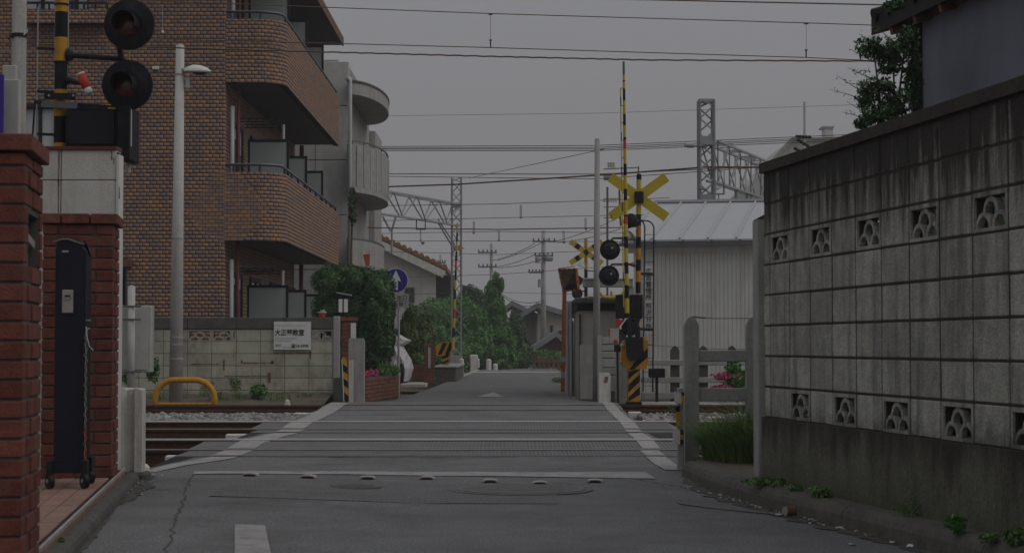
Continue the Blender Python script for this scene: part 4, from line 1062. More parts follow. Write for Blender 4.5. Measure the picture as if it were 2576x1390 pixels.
# notice board
t = thing('notice_board', at(735, 879, YW - .04), 'white lesson notice with black Japanese lettering on the pale block wall', 'sign')
a, b = at(689, 808.5, YW - .05), at(782, 879, YW - .05)
g = G(); g.box(a.x, b.x, YW - .055, YW - .035, b.z, a.z, M_signw, bev=.002); g.build('board', t)
p = at(731.5, 837, YW - .058); text('大正琴教室', .108, (p.x - .020, YW - .0575, p.z), M_ink, t, sx=.90, off=.018)
p = at(700, 872, YW - .058); text('所沢', .050, (p.x, YW - .0575, p.z + .02), M_inkg, t, off=.01)
p = at(757, 871, YW - .058); text('☎24-0998', .066, (p.x - .02, YW - .0575, p.z + .008), M_ink, t, sx=.95, off=.005)
g = G(); rr = random.Random(4)
for (v, u0, u1, hh) in ((850.5, 691, 745, .026), (856.5, 691, 733, .024), (873, 712, 740, .022), (818, 692, 770, .010)):
    u = u0
    while u < u1:
        w_ = rr.uniform(1.6, 3.2); a_ = at(u, v, YW - .0575); b_ = at(u + w_, v, YW - .0575)
        for q in range(3):
            zc = a_.z + (q - 1) * hh * .38; g.box(a_.x + rr.uniform(0, .004), b_.x, YW - .0572, YW - .0552, zc - hh * .05, zc + hh * .05, M_inkg)
        g.box((a_.x + b_.x) / 2 - .0015, (a_.x + b_.x) / 2 + .0015, YW - .0573, YW - .0552, a_.z - hh * .45, a_.z + hh * .45, M_inkg); u += w_ + .9
g.build('small_print', t)

# ================================================================== BRICK APARTMENT BUILDING
t = thing('brick_apartment_building', (-6, 31.4, 0), 'three storey brown brick apartment building with curved corner balconies', 'apartment building')
YB = 31.4; XF = -5.06; XO = -4.03; YE = 41.5; XL = -10.2
ZTOP = 8.3
win_op = [(0.0 + (at(55, 0, YB).x - XL), at(187, 0, YB).x - XL, at(0, 420, YB).z, at(0, 268, YB).z), (at(58, 0, YB).x - XL, at(222, 0, YB).x - XL, at(0, 26, YB).z, ZTOP),
          (at(304, 0, YB).x - XL, at(325, 0, YB).x - XL, at(0, 770, YB).z, at(0, 650, YB).z)]
pathF = [(XL, YB), (XF, YB)]
units = laid(pathF, 0.0, ZTOP, .108, .060, .008, .006, M_tile, win_op)
# return of the front wall into the balcony recess
unitsR = laid([(XF, YB), (XF, YE)], 0.0, ZTOP, .108, .060, .008, .006, M_tile, [(q, q + 1.4, zf, zf + 2.05) for q in (.5, 2.95, 5.85, 8.65) for zf in (.25, 2.97, 5.76)])
def par_path():
    P = [(XF, YB - .0), (XO - .50, YB - .0)]
    for k in range(1, 9):
        a = -math.pi / 2 + (math.pi / 2) * k / 8; P.append((XO - .50 + .50 * math.cos(a), YB + .50 + .50 * math.sin(a)))
    P += [(XO, YE)]; return P
pp = par_path()
PAR = [(2.82, 4.03), (5.61, 6.74)]
u3 = []
for (za, zb) in PAR: u3 += laid(pp, za + .004, zb, .108, .060, .008, .006, M_tile)
allu = units + u3
emit_units(allu + unitsR, .006, .010, M_tile, 'tile', t, singles=300, key=lambda u: (abs(u[0].x + 5.0) + abs(u[1] - 3.4)) if u[0].y < 33 else 99, stuffname='tile_field')
# walls behind the tiles
g = G()
def wall_with_openings(g, x0, x1, z0, z1, ops, y0, y1, m):
    xs = sorted({x0, x1} | {x0 + o_[0] for o_ in ops} | {x0 + o_[1] for o_ in ops}); zs = sorted({z0, z1} | {max(z0, o_[2]) for o_ in ops} | {min(z1, o_[3]) for o_ in ops})
    for xa, xb in zip(xs, xs[1:]):
        for za, zb in zip(zs, zs[1:]):
            cx_, cz = (xa + xb) / 2 - x0, (za + zb) / 2
            if any(o_[0] < cx_ < o_[1] and o_[2] < cz < o_[3] for o_ in ops): continue
            g.box(xa, xb, y0, y1, za, zb, m)
wall_with_openings(g, XL, XF - .002, -.1, ZTOP, win_op, YB + .001, YB + .25, M_mortd)
g.build('front_wall', t)
g = G(); g.box(XF - .25, XF - .001, YB + .251, YE, -.1, ZTOP, M_mortd)
g.build('side_wall', t)
g = G(); g.box(XL, XF - .26, YE - .3, YE, -.1, ZTOP, M_concd); g.box(XL, XL + .2, YB + .26, YE - .31, -.1, ZTOP, M_concd); g.build('rear_wall', t)
for (za, zb) in PAR:
    g = G(); n = len(pp); inn = []
    for i, p in enumerate(pp):
        a = Vector(pp[max(0, i - 1)]); b = Vector(pp[min(n - 1, i + 1)]); d_ = (b - a).normalized(); nn = Vector((-d_.y, d_.x)); inn.append((p[0] + nn.x * .12, p[1] + nn.y * .12))
    vs = []; out_ = []
    for p, q in zip(pp, inn):
        a = Vector(p); b = Vector(q); o_ = a + (b - a) * .012; out_.append((o_.x, o_.y))
    for z in (za, zb):
        vs += [(p[0], p[1], z) for p in out_] + [(p[0], p[1], z) for p in inn]
    fs = []
    for i in range(n - 1):
        fs += [(i, i + 1, 2 * n + i + 1, 2 * n + i), (n + i + 1, n + i, 3 * n + i, 3 * n + i + 1), (2 * n + i, 2 * n + i + 1, 3 * n + i + 1, 3 * n + i), (i + 1, i, n + i, n + i + 1)]
    fs += [(n - 1, 2 * n - 1, 4 * n - 1, 3 * n - 1), (0, 2 * n, 3 * n, n)]
    g.add(vs, fs, M_mortd); g.build('balcony_parapet', t)
    g = G()  # floor slab
    sl = [(p[0] - .0, p[1]) for p in inn]; sl = [(XF, YB + .13)] + sl[1:] + [(XF, YE)]
    g.prism([(x_, y) for x_, y in sl], (0, 0, za + .03), (1, 0, 0), (0, 1, 0), (0, 0, .12), M_soff)
    o = g.build('balcony_floor', t)
g = G()
g.prism([(XF, YB - .02)] + [(x_ + .0, y) for x_, y in pp[1:]] + [(XF, YE)], (0, 0, 8.12), (1, 0, 0), (0, 1, 0), (0, 0, .0), M_soff) if False else None
g.prism([(XL, YB - .35), (XO - .35, YB - .35), (XO + .04, YB + .1), (XO + .06, YE + .12), (XL, YE + .12)], (0, 0, 7.99), (1, 0, 0), (0, 1, 0), (0, 0, .16), M_soff)
g.build('roof_slab', t)
g = G(); g.box(XO + .061, XO + .09, YB, YE + .15, 7.97, 8.17, M_wood); g.build('roof_edge', t)
for (za, zb) in PAR:   # handrails
    g = G(); pts = []
    off = .06
    for p, q in zip(pp, inn): 
        a = Vector(p); b = Vector(q); pts.append((a.x + (b.x - a.x) * .5, a.y + (b.y - a.y) * .5, zb + .135))
    g.tube(pts, .022, M_railblue, 8)
    o = g.build('handrail', t, smooth=True)
    g = G(); g.tube([(a_, b_, c_ + .018) for a_, b_, c_ in pts], .010, M_railtop, 6); g.build('handrail_cap', o)
    for (x_, y) in [(XF + .15, YB + .06), (XO - .42, YB + .08)] + [(XO - .06, YB + .7 + k * 1.02) for k in range(10)]:
        g = G(); g.box(x_ - .022, x_ + .022, y - .022, y + .022, zb - .01, zb + .12, M_railblue); g.build('rail_post', o)
for li, zf in enumerate((.25, 2.97, 5.76)):
    for (y, k) in ((33.35, 0), (36.3, 1), (39.4, 2)):
        o = thing('x', (0, 0, 0), None, None); bpy.data.objects.remove(o)
        xa, xb = XF + .12, XO - .14; ztop_ = zf + 1.86
        g = G(); g.box(xa + .03, xb - .03, y - .01, y + .01, zf + .04, ztop_ - .04, M_frost); pn = g.build('privacy_panel', t)
        g = G(); g.box(xa, xa + .04, y - .02, y + .02, zf, ztop_, M_blkm); g.box(xb - .04, xb, y - .02, y + .02, zf, ztop_, M_blkm); g.box(xa + .041, xb - .041, y - .019, y + .019, ztop_ - .05, ztop_ - .001, M_blkm); g.build('panel_frame', pn)
    for y in (31.95, 34.4, 37.3, 40.1):
        g = G(); g.box(XF + .001, XF + .03, y, y + 1.3, zf + .05, zf + 1.95, M_glass); wn = g.build('balcony_door', t)
        g = G(); g.box(XF + .031, XF + .05, y - .03, y + .03, zf, zf + 2.0, M_blkm); g.box(XF + .031, XF + .05, y + .62, y + .68, zf, zf + 2.0, M_blkm); g.box(XF + .031, XF + .05, y + 1.27, y + 1.33, zf, zf + 2.0, M_blkm); g.box(XF + .031, XF + .05, y - .03, y + 1.33, zf + 1.97, zf + 2.05, M_blkm); g.build('door_frame', wn)
    g = G(); g.cyl((XF + .10, YB + .20, zf), (XF + .10, YB + .20, zf + 2.25), .038, M_pvc, n=12); g.build('downpipe', t, smooth=True)
    g = G(); g.cyl((XF + .20, YB + .28, zf), (XF + .20, YB + .28, zf + 2.62), .028, M_darkred, n=12); g.build('pipe', t, smooth=True)
    g = G(); g.cyl((XF + .20, 41.2, zf), (XF + .20, 41.2, zf + 2.62), .05, M_darkred, n=12); g.build('pipe', t, smooth=True)
    # laundry pole bracket
    g = G()
    for y in (32.3, 33.2):
        if y > 33: g.build('laundry_bracket', t); g = G()
        g.bar((XF + .08, y, zf + 2.12), (XF + .75, y, zf + 2.12), .02, .02, M_blkm); g.bar((XF + .08, y, zf + 2.06), (XF + .75, y, zf + 2.06), .02, .02, M_blkm)
        for q in range(5): g.bar((XF + .1 + q * .15, y, zf + 2.06), (XF + .16 + q * .15, y, zf + 2.12), .012, .012, M_blkm)
    g.build('laundry_bracket', t); g = G(); g.cyl((XF + .80, 33.2, zf + 1.85), (XF + .80, 33.2, zf + 2.12), .03, M_pvc, n=8); g.build('hanging_bag', t)
# windows in front wall
def fwin(u0, u1, v0, v1, panes, cur=None):
    a, b = at(u0, v0, YB), at(u1, v1, YB)
    g = G(); g.box(a.x, b.x, YB + .14, YB + .16, b.z, min(a.z, ZTOP - .02), M_glass); wn = g.build('window', t)
    g = G(); f = .035; zt_ = min(a.z, ZTOP - .02)
    g.box(a.x, b.x, YB + .06, YB + .13, zt_ - f, zt_, M_blkm); g.box(a.x, b.x, YB + .06, YB + .13, b.z, b.z + f, M_blkm); g.box(a.x, a.x + f, YB + .06, YB + .13, b.z + f, zt_ - f, M_blkm); g.box(b.x - f, b.x, YB + .06, YB + .13, b.z + f, zt_ - f, M_blkm)
    for q in panes:
        x_ = a.x + (b.x - a.x) * q; g.box(x_ - f * .6, x_ + f * .6, YB + .055, YB + .132, b.z + f, zt_ - f, M_blkm)
    g.build('window_frame', wn)
    ps = [0] + list(panes) + [1]
    for i, (p, q) in enumerate(zip(ps, ps[1:])):
        if cur and not cur[i]: continue
        g = G(); xa = a.x + (b.x - a.x) * p + f; xb = a.x + (b.x - a.x) * q - f; g.box(xa, xb, YB + .115, YB + .125, b.z + f, zt_ - f, M_curtain if cur is None or cur[i] == 1 else M_frost); g.build('blind', wn)
fwin(55, 187, 268, 420, (.32, .62), (1, 1, 1)); fwin(58, 222, -40, 26, (.28, .6, .8), (1, 1, 0, 1)); fwin(304, 325, 650, 770, (), (0,))
# projecting bay parapet under the upper window
a, b = at(64, 24, YB - .3), at(268, 58, YB - .3)
g = G(); g.box(a.x, b.x, YB - .29, YB - .002, b.z, a.z, M_mortd); g.build('bay_ledge', t)
emit_units(laid([(a.x, YB - .29), (b.x, YB - .29)], b.z, a.z, .108, .060, .008, .006, M_tile), .006, .010, M_tile, 'ledge_tile', t, singles=0, stuffname='ledge_tiles')
g = G(); g.bar((a.x, YB - .27, a.z + .12), (b.x, YB - .27, a.z + .12), .04, .04, M_blkm)
for k in range(8): x_ = a.x + (b.x - a.x) * k / 7; g.box(x_ - .015, x_ + .015, YB - .285, YB - .255, a.z, a.z + .11, M_blkm)
g.build('bay_rail', t)
a, b = at(306, 652, YB), at(334, 672, YB); g = G(); g.box(a.x, b.x, YB - .10, YB - .001, b.z, a.z, M_brickd, bev=.01); g.build('window_hood', t)
g = G(); p = at(391, 172, YB); g.box(p.x - .05, p.x + .07, YB - .06, YB - .007, p.z - .03, p.z + .03, M_signw, bev=.01); g.build('vent_cover', t)
g = G(); g.tube([at(408, 18, YB - .1), at(409, 78, YB - .1)], .004, M_pvc, 5); p = at(409, 81, YB - .1); g.sphere(p, .03, M_signw, 10, 6); g.build('pull_cord', t)

# ================================================================== GREY BUILDING WITH ROUND BALCONIES
t = thing('concrete_apartment_building', (-5, 46, 0), 'grey concrete building with rounded balconies behind the brick apartments', 'apartment building')
z = -.1; k = 0
for h_ in (1.6, 1.35, 1.35, 1.35, 1.35, 1.1):
    for (xa, xb) in ((-9.0, -5.9), (-5.89, -4.86), (-4.85, -4.04)):
        g = G(); g.box(xa, xb, 44.0, 44.2, z, z + h_ - .02, M_concl, bev=.008); g.build('wall_panel', t)
    z += h_
g = G(); g.box(-8.99, -4.05, 44.21, 50.5, -.1, 7.9, M_conc); g.build('core_walls', t)
g = G(); g.box(-9, -4.3, 44.1, 50.6, 7.93, 8.05, M_conc, bev=.02); g.build('roof_parapet', t)
g = G(); g.box(-5.2, -3.87, 50.52, 53, -.1, 7.05, M_conc, bev=.02); g.build('stair_tower', t)
def dshape(g, z0, z1, m, sx=.78, sy=3.1, cx_=-4.04, cy_=46.7, n=26, thick=None):
    out_ = [(cx_ + sx * math.cos(-math.pi / 2 + math.pi * i / n), cy_ + sy * math.sin(-math.pi / 2 + math.pi * i / n)) for i in range(n + 1)]
    if thick is None: g.prism(out_, (0, 0, z1), (1, 0, 0), (0, 1, 0), (0, 0, z0 - z1), m)
    else:
        inn_ = [(cx_ + (sx - thick) * math.cos(-math.pi / 2 + math.pi * i / n), cy_ + (sy - thick) * math.sin(-math.pi / 2 + math.pi * i / n)) for i in range(n + 1)]
        for i in range(n): g.prism([out_[i], out_[i + 1], inn_[i + 1], inn_[i]], (0, 0, z1), (1, 0, 0), (0, 1, 0), (0, 0, z0 - z1), m)
g = G(); dshape(g, 7.12, 7.42, M_conc); g.build('round_canopy', t)
g = G(); dshape(g, 7.421, 7.47, M_concd, sx=.80, sy=3.15); g.build('canopy_edge', t)
g = G(); dshape(g, 4.85, 5.9, M_conc, thick=.12); g.build('round_balcony', t)
g = G(); dshape(g, 4.72, 4.849, M_conc, sx=.775); g.build('balcony_slab', t)
g = G(); dshape(g, 5.96, 5.99, M_greyd, thick=.04); 
for i in range(9):
    a = -math.pi / 2 + math.pi * (i + .5) / 9; g.box(-4.04 + .75 * math.cos(a) - .012, -4.04 + .75 * math.cos(a) + .012, 46.7 + 3.05 * math.sin(a) - .012, 46.7 + 3.05 * math.sin(a) + .012, 5.9, 5.97, M_greyd)
g.build('balcony_rail', t)
g = G(); dshape(g, -.1, 3.55, M_conc, sx=.66, thick=.12); g.build('lower_drum', t)
g = G(); dshape(g, 3.56, 3.60, M_greyd, sx=.67, thick=.04); g.build('drum_rail', t)
for k in range(15):
    a = -math.pi / 2 + math.pi * (k + .5) / 15; X_, Y_ = -4.04 + .785 * math.cos(a), 46.7 + 3.11 * math.sin(a)
    g = G(); g.box(X_ - .015, X_ + .015, Y_ - .03, Y_ + .03, 4.88, 5.88, M_concl if k % 3 == 0 else M_pvc, bev=.004); g.build('vertical_rib', t)
for j, zz in enumerate((.4, 1.6, 2.8)):
    pass
g = G(); a = at(881, 197, 43.6); b = at(880, 610, 43.6); g.tube([(a.x - .10, 43.7, a.z), (a.x - .02, 43.65, a.z), (a.x, 43.6, a.z - .05), (a.x, 43.6, b.z - 2.2)], .050, M_pvc, 8); g.build('downpipe', t, smooth=True)
g = G(); a = at(912, 634, 43.2)
g.prism([(-.02, 0), (.07, 0), (.09, .30), (-.09, .28)], (a.x + .08, 43.4, a.z - .33), (1, 0, 0), (0, 0, 1), (0, .02, 0), M_orange); g.build('pennant', None, 'small faded red pennant hanging on the rounded grey drum', 'pennant')
plant('creeper', (-3.95, 43.2, 0), [(-3.86, 43.1, 4.45, .10, .2, .38), (-3.84, 43.1, 4.1, .08, .2, .25)], 500, .05, M_leaf_dk, 'dark creeper hanging beside the downpipe on the grey building', 'creeper', seed=8)

# ================================================================== HOUSE WITH BROWN TILED EDGE
t = thing('tiled_house', (-5, 84, 0), 'rendered grey house with sloping brown tiled roof edge left of the lattice mast', 'house')
YH = 84.0
a = at(945, 612, YH); b = at(1096, 684, YH); zb = 0
g = G(); g.prism([(a.x - 4, -.1), (b.x, -.1), (b.x, b.z), (a.x, a.z), (a.x - 4, a.z + 1.9)], (0, YH, 0), (1, 0, 0), (0, 0, 1), (0, 7, 0), M_ivory); g.build('wall', t)
a2, b2 = at(940, 606, YH - .5), at(1118, 690, YH - .5)
dv = (b2 - a2).normalized(); st = a2 - dv * 4
g = G(); g.bar(st, b2, .08, .34, M_whitec); g.build('barge_board', t)
g = G(); up = Vector((0, 0, .22)); q0, q1 = st + up, b2 + up + dv * .15
v0 = [q0, q1, q1 + Vector((0, 8, 0)), q0 + Vector((0, 8, 0))]; g.add(v0 + [p + Vector((0, 0, .18)) for p in v0], [(0, 3, 2, 1), (4, 5, 6, 7), (0, 1, 5, 4), (1, 2, 6, 5), (2, 3, 7, 6), (3, 0, 4, 7)], M_rooftb); g.build('roof', t)
L_ = (q1 - q0).length; n = int(L_ / .30)
for k in range(n):
    p = q0 + dv * (k + .5) * L_ / n; g = G(); g.cyl(p + Vector((0, -.06, .15)), p + Vector((0, .5, .15)), .125, M_rooftb, n=8); g.build('verge_tile', t)
g = G(); a, b = at(1095, 690, YH - .05), at(1135, 770, YH - .05); g.box(a.x + .005, b.x + .1, YH + .3, YH + 1, 0, a.z, M_blkm); g.build('recess_shade', t)  # black box for the shaded recess beside the wall; its darkness is the colour
g = G(); a, b = at(1020, 726, YH), at(1041, 760, YH); g.box(a.x, b.x, YH - .06, YH - .002, b.z, a.z, M_glass); w_ = g.build('window', t)
g = G(); g.box(a.x - .05, b.x + .04, YH - .16, YH - .002, a.z + .003, a.z + .07, M_wood); g.box(a.x - .03, a.x - .003, YH - .09, YH - .002, b.z, a.z, M_wood); g.box(b.x + .003, b.x + .03, YH - .09, YH - .002, b.z, a.z, M_wood); g.box((a.x + b.x) / 2 - .015, (a.x + b.x) / 2 + .015, YH - .09, YH - .061, b.z, a.z, M_wood); g.build('window_frame', w_)
t = thing('wooden_pergola', at(1190, 740, 92), 'brown wooden pergola roof edge behind the tall bushes', 'pergola')
a, b = at(1160, 718, 92), at(1214, 732, 92)
g = G(); g.bar(a, b, 1.5, .08, M_wood); g.build('roof', t)
for i, q in enumerate((.1, .45, .9)):
    p = a.lerp(b, q); g = G(); g.bar(p, (p.x, p.y, 0), .08, .08, M_wood); g.build('post', t)
g = G(); g.bar(a - Vector((0, 0, .35)), b - Vector((0, 0, .25)), .06, .06, M_wood); g.build('rail', t)

# ================================================================== LEFT MIDDLE GROUND
# street lamp pole
t = thing('street_lamp', (-5.15, 27.9, 0), 'tall tapered concrete pole with one white lamp head beside the yellow hoop', 'street lamp')
YL = 27.9; p0, p1 = at(442, 1010, YL), at(453, 116, YL)
g = G(); g.cyl((p0.x, YL, 0), (p1.x, YL, p1.z), .108, M_concl, .066, n=20); g.sphere((p1.x, YL, p1.z), (.066, .066, .03), M_concl, 16, 6); g.build('pole', t, smooth=True)
for v in (188, 848, 866, 902, 600):
    p = at(445, v, YL); q = (1010 - v) / 894; xx = p0.x + (p1.x - p0.x) * q; rr_ = .108 - .042 * q
    g = G(); g.cyl((xx, YL, p.z - .012), (xx, YL, p.z + .012), rr_ + .006, M_grey if v < 500 else M_conc, n=20); g.build('pole_band', t)
g = G(); a = at(464, 180, YL)
prof = [(0.0, .035), (.06, .075), (.14, .105), (.26, .095), (.36, .055), (.43, .0)]
vs = []; n = 10
for (x_, h_) in prof:
    for i in range(n): th = math.pi * i / (n - 1); vs.append((a.x + x_, YL - .13 * math.cos(th) * (1 if 0 < x_ < .4 else .6), a.z + h_ * math.sin(th) * 1.0))
for (x_, h_) in prof:
    for i in range(n): th = math.pi * i / (n - 1); vs.append((a.x + x_, YL - .13 * math.cos(th) * (1 if 0 < x_ < .4 else .6), a.z - .012 - x_ * .03))
N6 = len(prof) * n
fs = [(k * n + i, (k + 1) * n + i, (k + 1) * n + i + 1, k * n + i + 1) for k in range(len(prof) - 1) for i in range(n - 1)]
fs += [(N6 + k * n + i, N6 + k * n + i + 1, N6 + (k + 1) * n + i + 1, N6 + (k + 1) * n + i) for k in range(len(prof) - 1) for i in range(n - 1)]
fs += [(k * n, N6 + k * n, N6 + (k + 1) * n, (k + 1) * n) for k in range(len(prof) - 1)] + [(k * n + n - 1, (k + 1) * n + n - 1, N6 + (k + 1) * n + n - 1, N6 + k * n + n - 1) for k in range(len(prof) - 1)]
g.add(vs, fs, M_signw); hd = g.build('lamp_head', t, smooth=True)
g = G(); g.sphere((a.x + .24, YL, a.z - .02), (.12, .09, .04), M_redl, 14, 8); g.build('lamp_glass', hd, smooth=True)
g = G(); g.cyl((a.x - .03, YL - .03, a.z + .02), (a.x + .05, YL - .03, a.z + .02), .035, M_grey); g.build('lamp_bracket', t)
g = G(); p = at(472, 207, YL); g.box(p.x - .03, p.x + .03, YL - .04, YL + .04, p.z - .1, p.z + .08, M_box, bev=.01); g.build('switch_box', t)
# yellow hoop
t = thing('guard_hoop', (-5.1, 27.5, .06), 'rounded yellow steel guard hoop round the foot of the lamp pole', 'guard rail')
YG = 27.55; g = G(); pts = []
A, B_ = at(390, 1006, YG), at(540, 1006, YG); zt2 = at(400, 955, YG).z; r_ = .30
pts.append((A.x, YG, 0.02)); pts.append((A.x, YG, zt2 - r_))
for k in range(1, 9): th = math.pi / 2 * k / 8; pts.append((A.x + r_ - r_ * math.cos(th), YG, zt2 - r_ + r_ * math.sin(th)))
for k in range(0, 9): th = math.pi / 2 * k / 8; pts.append((B_.x - r_ + r_ * math.sin(th), YG, zt2 - r_ + r_ * math.cos(th)))
pts.append((B_.x, YG, 0.02)); g.tube(pts, .046, M_yel, 12); g.build('hoop', t, smooth=True)
g = G(); g.tube([(A.x + .05, YG, .09), (B_.x - .05, YG, .09)], .02, M_yel, 8); g.build('foot_bar', t)
# grey relay box on a pipe
t = thing('equipment_box', (-5.9, 27.6, 0), 'grey equipment box clamped to a pale pipe post left of the lamp pole', 'equipment box')
YE2 = 27.6; a, b = at(296, 768, YE2 + .1), at(381, 936, YE2 + .1)
g = G(); g.box(a.x, b.x, YE2 + .06, YE2 + .30, b.z, a.z, M_box, bev=.012); bxx = g.build('box', t)
g = G(); g.box(a.x + .03, b.x - .05, YE2 + .045, YE2 + .058, b.z + .04, a.z - .04, M_box, bev=.004); g.build('door', bxx)
g = G(); p = at(331, 722, YE2); g.cyl((p.x, YE2, -.05), (p.x, YE2, p.z), .058, M_concl, n=16); g.sphere((p.x, YE2, p.z), (.058, .058, .03), M_concl, 14, 6); g.build('pipe_post', t, smooth=True)
for v in (803, 934, 770):
    g = G(); q = at(331, v, YE2); g.box(q.x - .16, q.x + .16, YE2 - .07, YE2 - .045, q.z - .014, q.z + .014, M_greyd, bev=.004)
    for s_ in (-.12, .12): g.sphere((q.x + s_, YE2 - .07, q.z), .022, M_greyd, 8, 5)
    g.build('clamp', t)
# small white marker by rails
g = G(); p = at(723, 1012, 27.3); g.cyl((p.x, 27.3, .04), (p.x, 27.3, .12), .055, M_whitec, .04, n=10); g.sphere((p.x, 27.3, .12), (.04, .04, .05), M_whitec, 10, 6); g.build('marker_stub', None, 'small white pointed marker stub near the rusty rail', 'marker')
for i, (x_, y, lab) in enumerate([(-5.0, 18.7, 'small timber peg between the left rails'), (-4.4, 22.9, 'small white peg standing in the left ballast')]):
    g = G(); g.box(x_ - .03, x_ + .03, y - .03, y + .03, -.1, .09 - .03 * (1 - i), M_wood if i == 0 else M_whitec, bev=.004); g.tube([(x_, y, .06), (x_ + .15, y, .07), (x_ + .32, y, .0)], .004, M_wire, 5); g.build('track_peg', None, lab, 'peg')

# pier: brick gate pillar by the hedge, lantern, concrete slab post
t, Wp = brick_pillar('brick_pillar', at(895, 900, 29.55).x, 29.62, .245, .25, .05, at(0, 797, 29.5).z, math.radians(6), 'brown brick gate pillar with a white plate beside the hedge', M_brickd, M_mort, cap=True)
g = G(); a, b = at(881, 812, 29.5), at(894, 868, 29.5); g.box(a.x, b.x, 29.58, 29.595, b.z, a.z, M_signw, bev=.003); g.build('plate', t)
t = thing('gate_lantern', at(863, 790, 29.75), 'boxy gate lantern with two white panes on the brown brick pillar', 'lantern')
a, b = at(850, 744, 29.72), at(878, 790, 29.72); zt_ = a.z
g = G(); g.box(a.x, b.x, 29.70, 29.88, b.z + .02, zt_, M_blkm, rot=.1, bev=.006); g.build('frame', t)
for (u0, u1) in ((852, 861.5), (865, 875)):
    q0, q1 = at(u0, 752, 29.69), at(u1, 785, 29.69); g = G(); g.box(q0.x, q1.x, 29.672, 29.694, q1.z, q0.z, M_signw, bev=.003, rot=.1); g.build('pane', t)
g = G(); g.add([(a.x - .02, 29.66, zt_ + .045), (b.x + .03, 29.66, zt_ + .002), (b.x + .03, 29.92, zt_ + .002), (a.x - .02, 29.92, zt_ + .045), (a.x - .02, 29.66, zt_ + .065), (b.x + .03, 29.66, zt_ + .025), (b.x + .03, 29.92, zt_ + .025), (a.x - .02, 29.92, zt_ + .065)],
             [(0, 3, 2, 1), (4, 5, 6, 7), (0, 1, 5, 4), (1, 2, 6, 5), (2, 3, 7, 6), (3, 0, 4, 7)], M_grey); g.build('lantern_roof', t)
t = thing('flower_pot', at(811, 797, 29.6), 'little red pot with white saucer rims on the dark wall coping', 'flower pot')
p = at(810, 797, 29.56); g = G(); g.cyl((p.x, 29.56, p.z), (p.x, 29.56, p.z + .07), .05, M_red, .06, n=12); g.build('pot', t); g = G(); g.cyl((p.x, 29.56, p.z + .071), (p.x, 29.56, p.z + .085), .075, M_signw, n=12); g.cyl((p.x + .01, 29.56, p.z + .10), (p.x + .01, 29.56, p.z + .112), .04, M_signw, n=12); g.build('rim', t)
def slabpost(name, u0, u1, v0, v1, Y, dp, label, m=M_conc, z0=.03, cut=.04, cat='concrete post'):
    a, b = at(u0, v0, Y), at(u1, v1, Y); t = thing(name, ((a.x + b.x) / 2, Y, z0), label, cat)
    g = G(); o_ = [(a.x, z0), (b.x, z0), (b.x, a.z - cut), (b.x - cut * .8, a.z), (a.x + cut * .3, a.z), (a.x, a.z - cut * .4)]
    g.prism(o_, (0, Y, 0), (1, 0, 0), (0, 0, 1), (0, dp, 0), m); g.build('shaft', t)
    g = G(); g.box(a.x - .02, b.x + .02, Y - .02, Y + dp + .02, z0 - .08, z0 + .03, M_concd); g.build('footing', t); return t
slabpost('concrete_post', 877, 915.5, 850, 1010, 28.35, .16, 'broad grey concrete slab post at the far left crossing corner')
slabpost('concrete_post', 878, 888, 905, 1010, 28.15, .05, 'narrow white post between the striped marker and the slab post', M_whitec, cut=.01)
t = thing('striped_marker', at(869, 1010, 28.0), 'leaning yellow and black striped marker board beside white post', 'marker')
for i in range(6):
    v0, v1 = 1009 - i * 18, 1009 - (i + 1) * 18; q = i / 6; q2 = (i + 1) / 6
    a = at(866 - q * 5, v0, 28.0); b = at(866 - q2 * 5, v1, 28.0); g = G(); w_ = .068
    g.prism([(a.x, a.z + .03 * (0 if i == 0 else 1)), (a.x + w_, a.z - (0 if i == 0 else .02)), (b.x + w_, b.z - .02), (b.x, b.z + .03)], (0, 28.0, 0), (1, 0, 0), (0, 0, 1), (0, .03, 0), M_blk_p if i % 2 == 0 else M_yel); g.build('band', t)
g = G(); a = at(866, 1009, 28.0); b = at(861, 903, 28.0); g.bar((a.x - .005, 28.02, a.z), (b.x - .005, 28.02, b.z), .012, .04, M_signw); g.build('edge', t)

# planter
t = thing('brick_planter', (-2.2, 30.5, 0), 'low brown brick planter wall below the clipped hedge', 'planter')
P_ = [(-2.40, 29.0), (-2.03, 32.6)]
emit_units(laid(P_, 0.06, .47, .20, .056, .010, .004, M_brickd), .005, .09, M_brickd, 'brick', t, singles=300, key=lambda u: u[0].y)
g = G(); g.add([(-2.41, 29.0, 0), (-2.04, 32.6, 0), (-2.04, 32.6, .46), (-2.41, 29.0, .46), (-2.9, 29.1, 0), (-2.9, 32.6, 0), (-2.9, 32.6, .46), (-2.9, 29.1, .46)], [(0, 1, 2, 3), (3, 2, 6, 7), (0, 3, 7, 4), (1, 5, 6, 2)], M_mort); g.build('core', t)
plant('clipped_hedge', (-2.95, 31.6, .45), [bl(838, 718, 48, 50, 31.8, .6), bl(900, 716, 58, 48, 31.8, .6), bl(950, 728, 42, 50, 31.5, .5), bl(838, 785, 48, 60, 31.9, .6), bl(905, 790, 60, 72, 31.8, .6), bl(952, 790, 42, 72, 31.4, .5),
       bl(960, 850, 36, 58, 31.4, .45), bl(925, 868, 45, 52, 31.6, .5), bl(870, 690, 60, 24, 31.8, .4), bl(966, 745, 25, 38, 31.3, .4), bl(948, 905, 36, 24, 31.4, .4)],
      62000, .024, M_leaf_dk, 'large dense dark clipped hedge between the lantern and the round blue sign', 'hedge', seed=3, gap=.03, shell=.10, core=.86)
plant('azalea', (-2.35, 30.0, .45), [(-2.46, 29.6, .50, .12, .4, .08), (-2.36, 30.5, .52, .10, .3, .07)], 700, .022, M_pink, 'pink azalea flowers spilling over the brown brick planter', 'flowering plant', seed=4, trunk=.008)
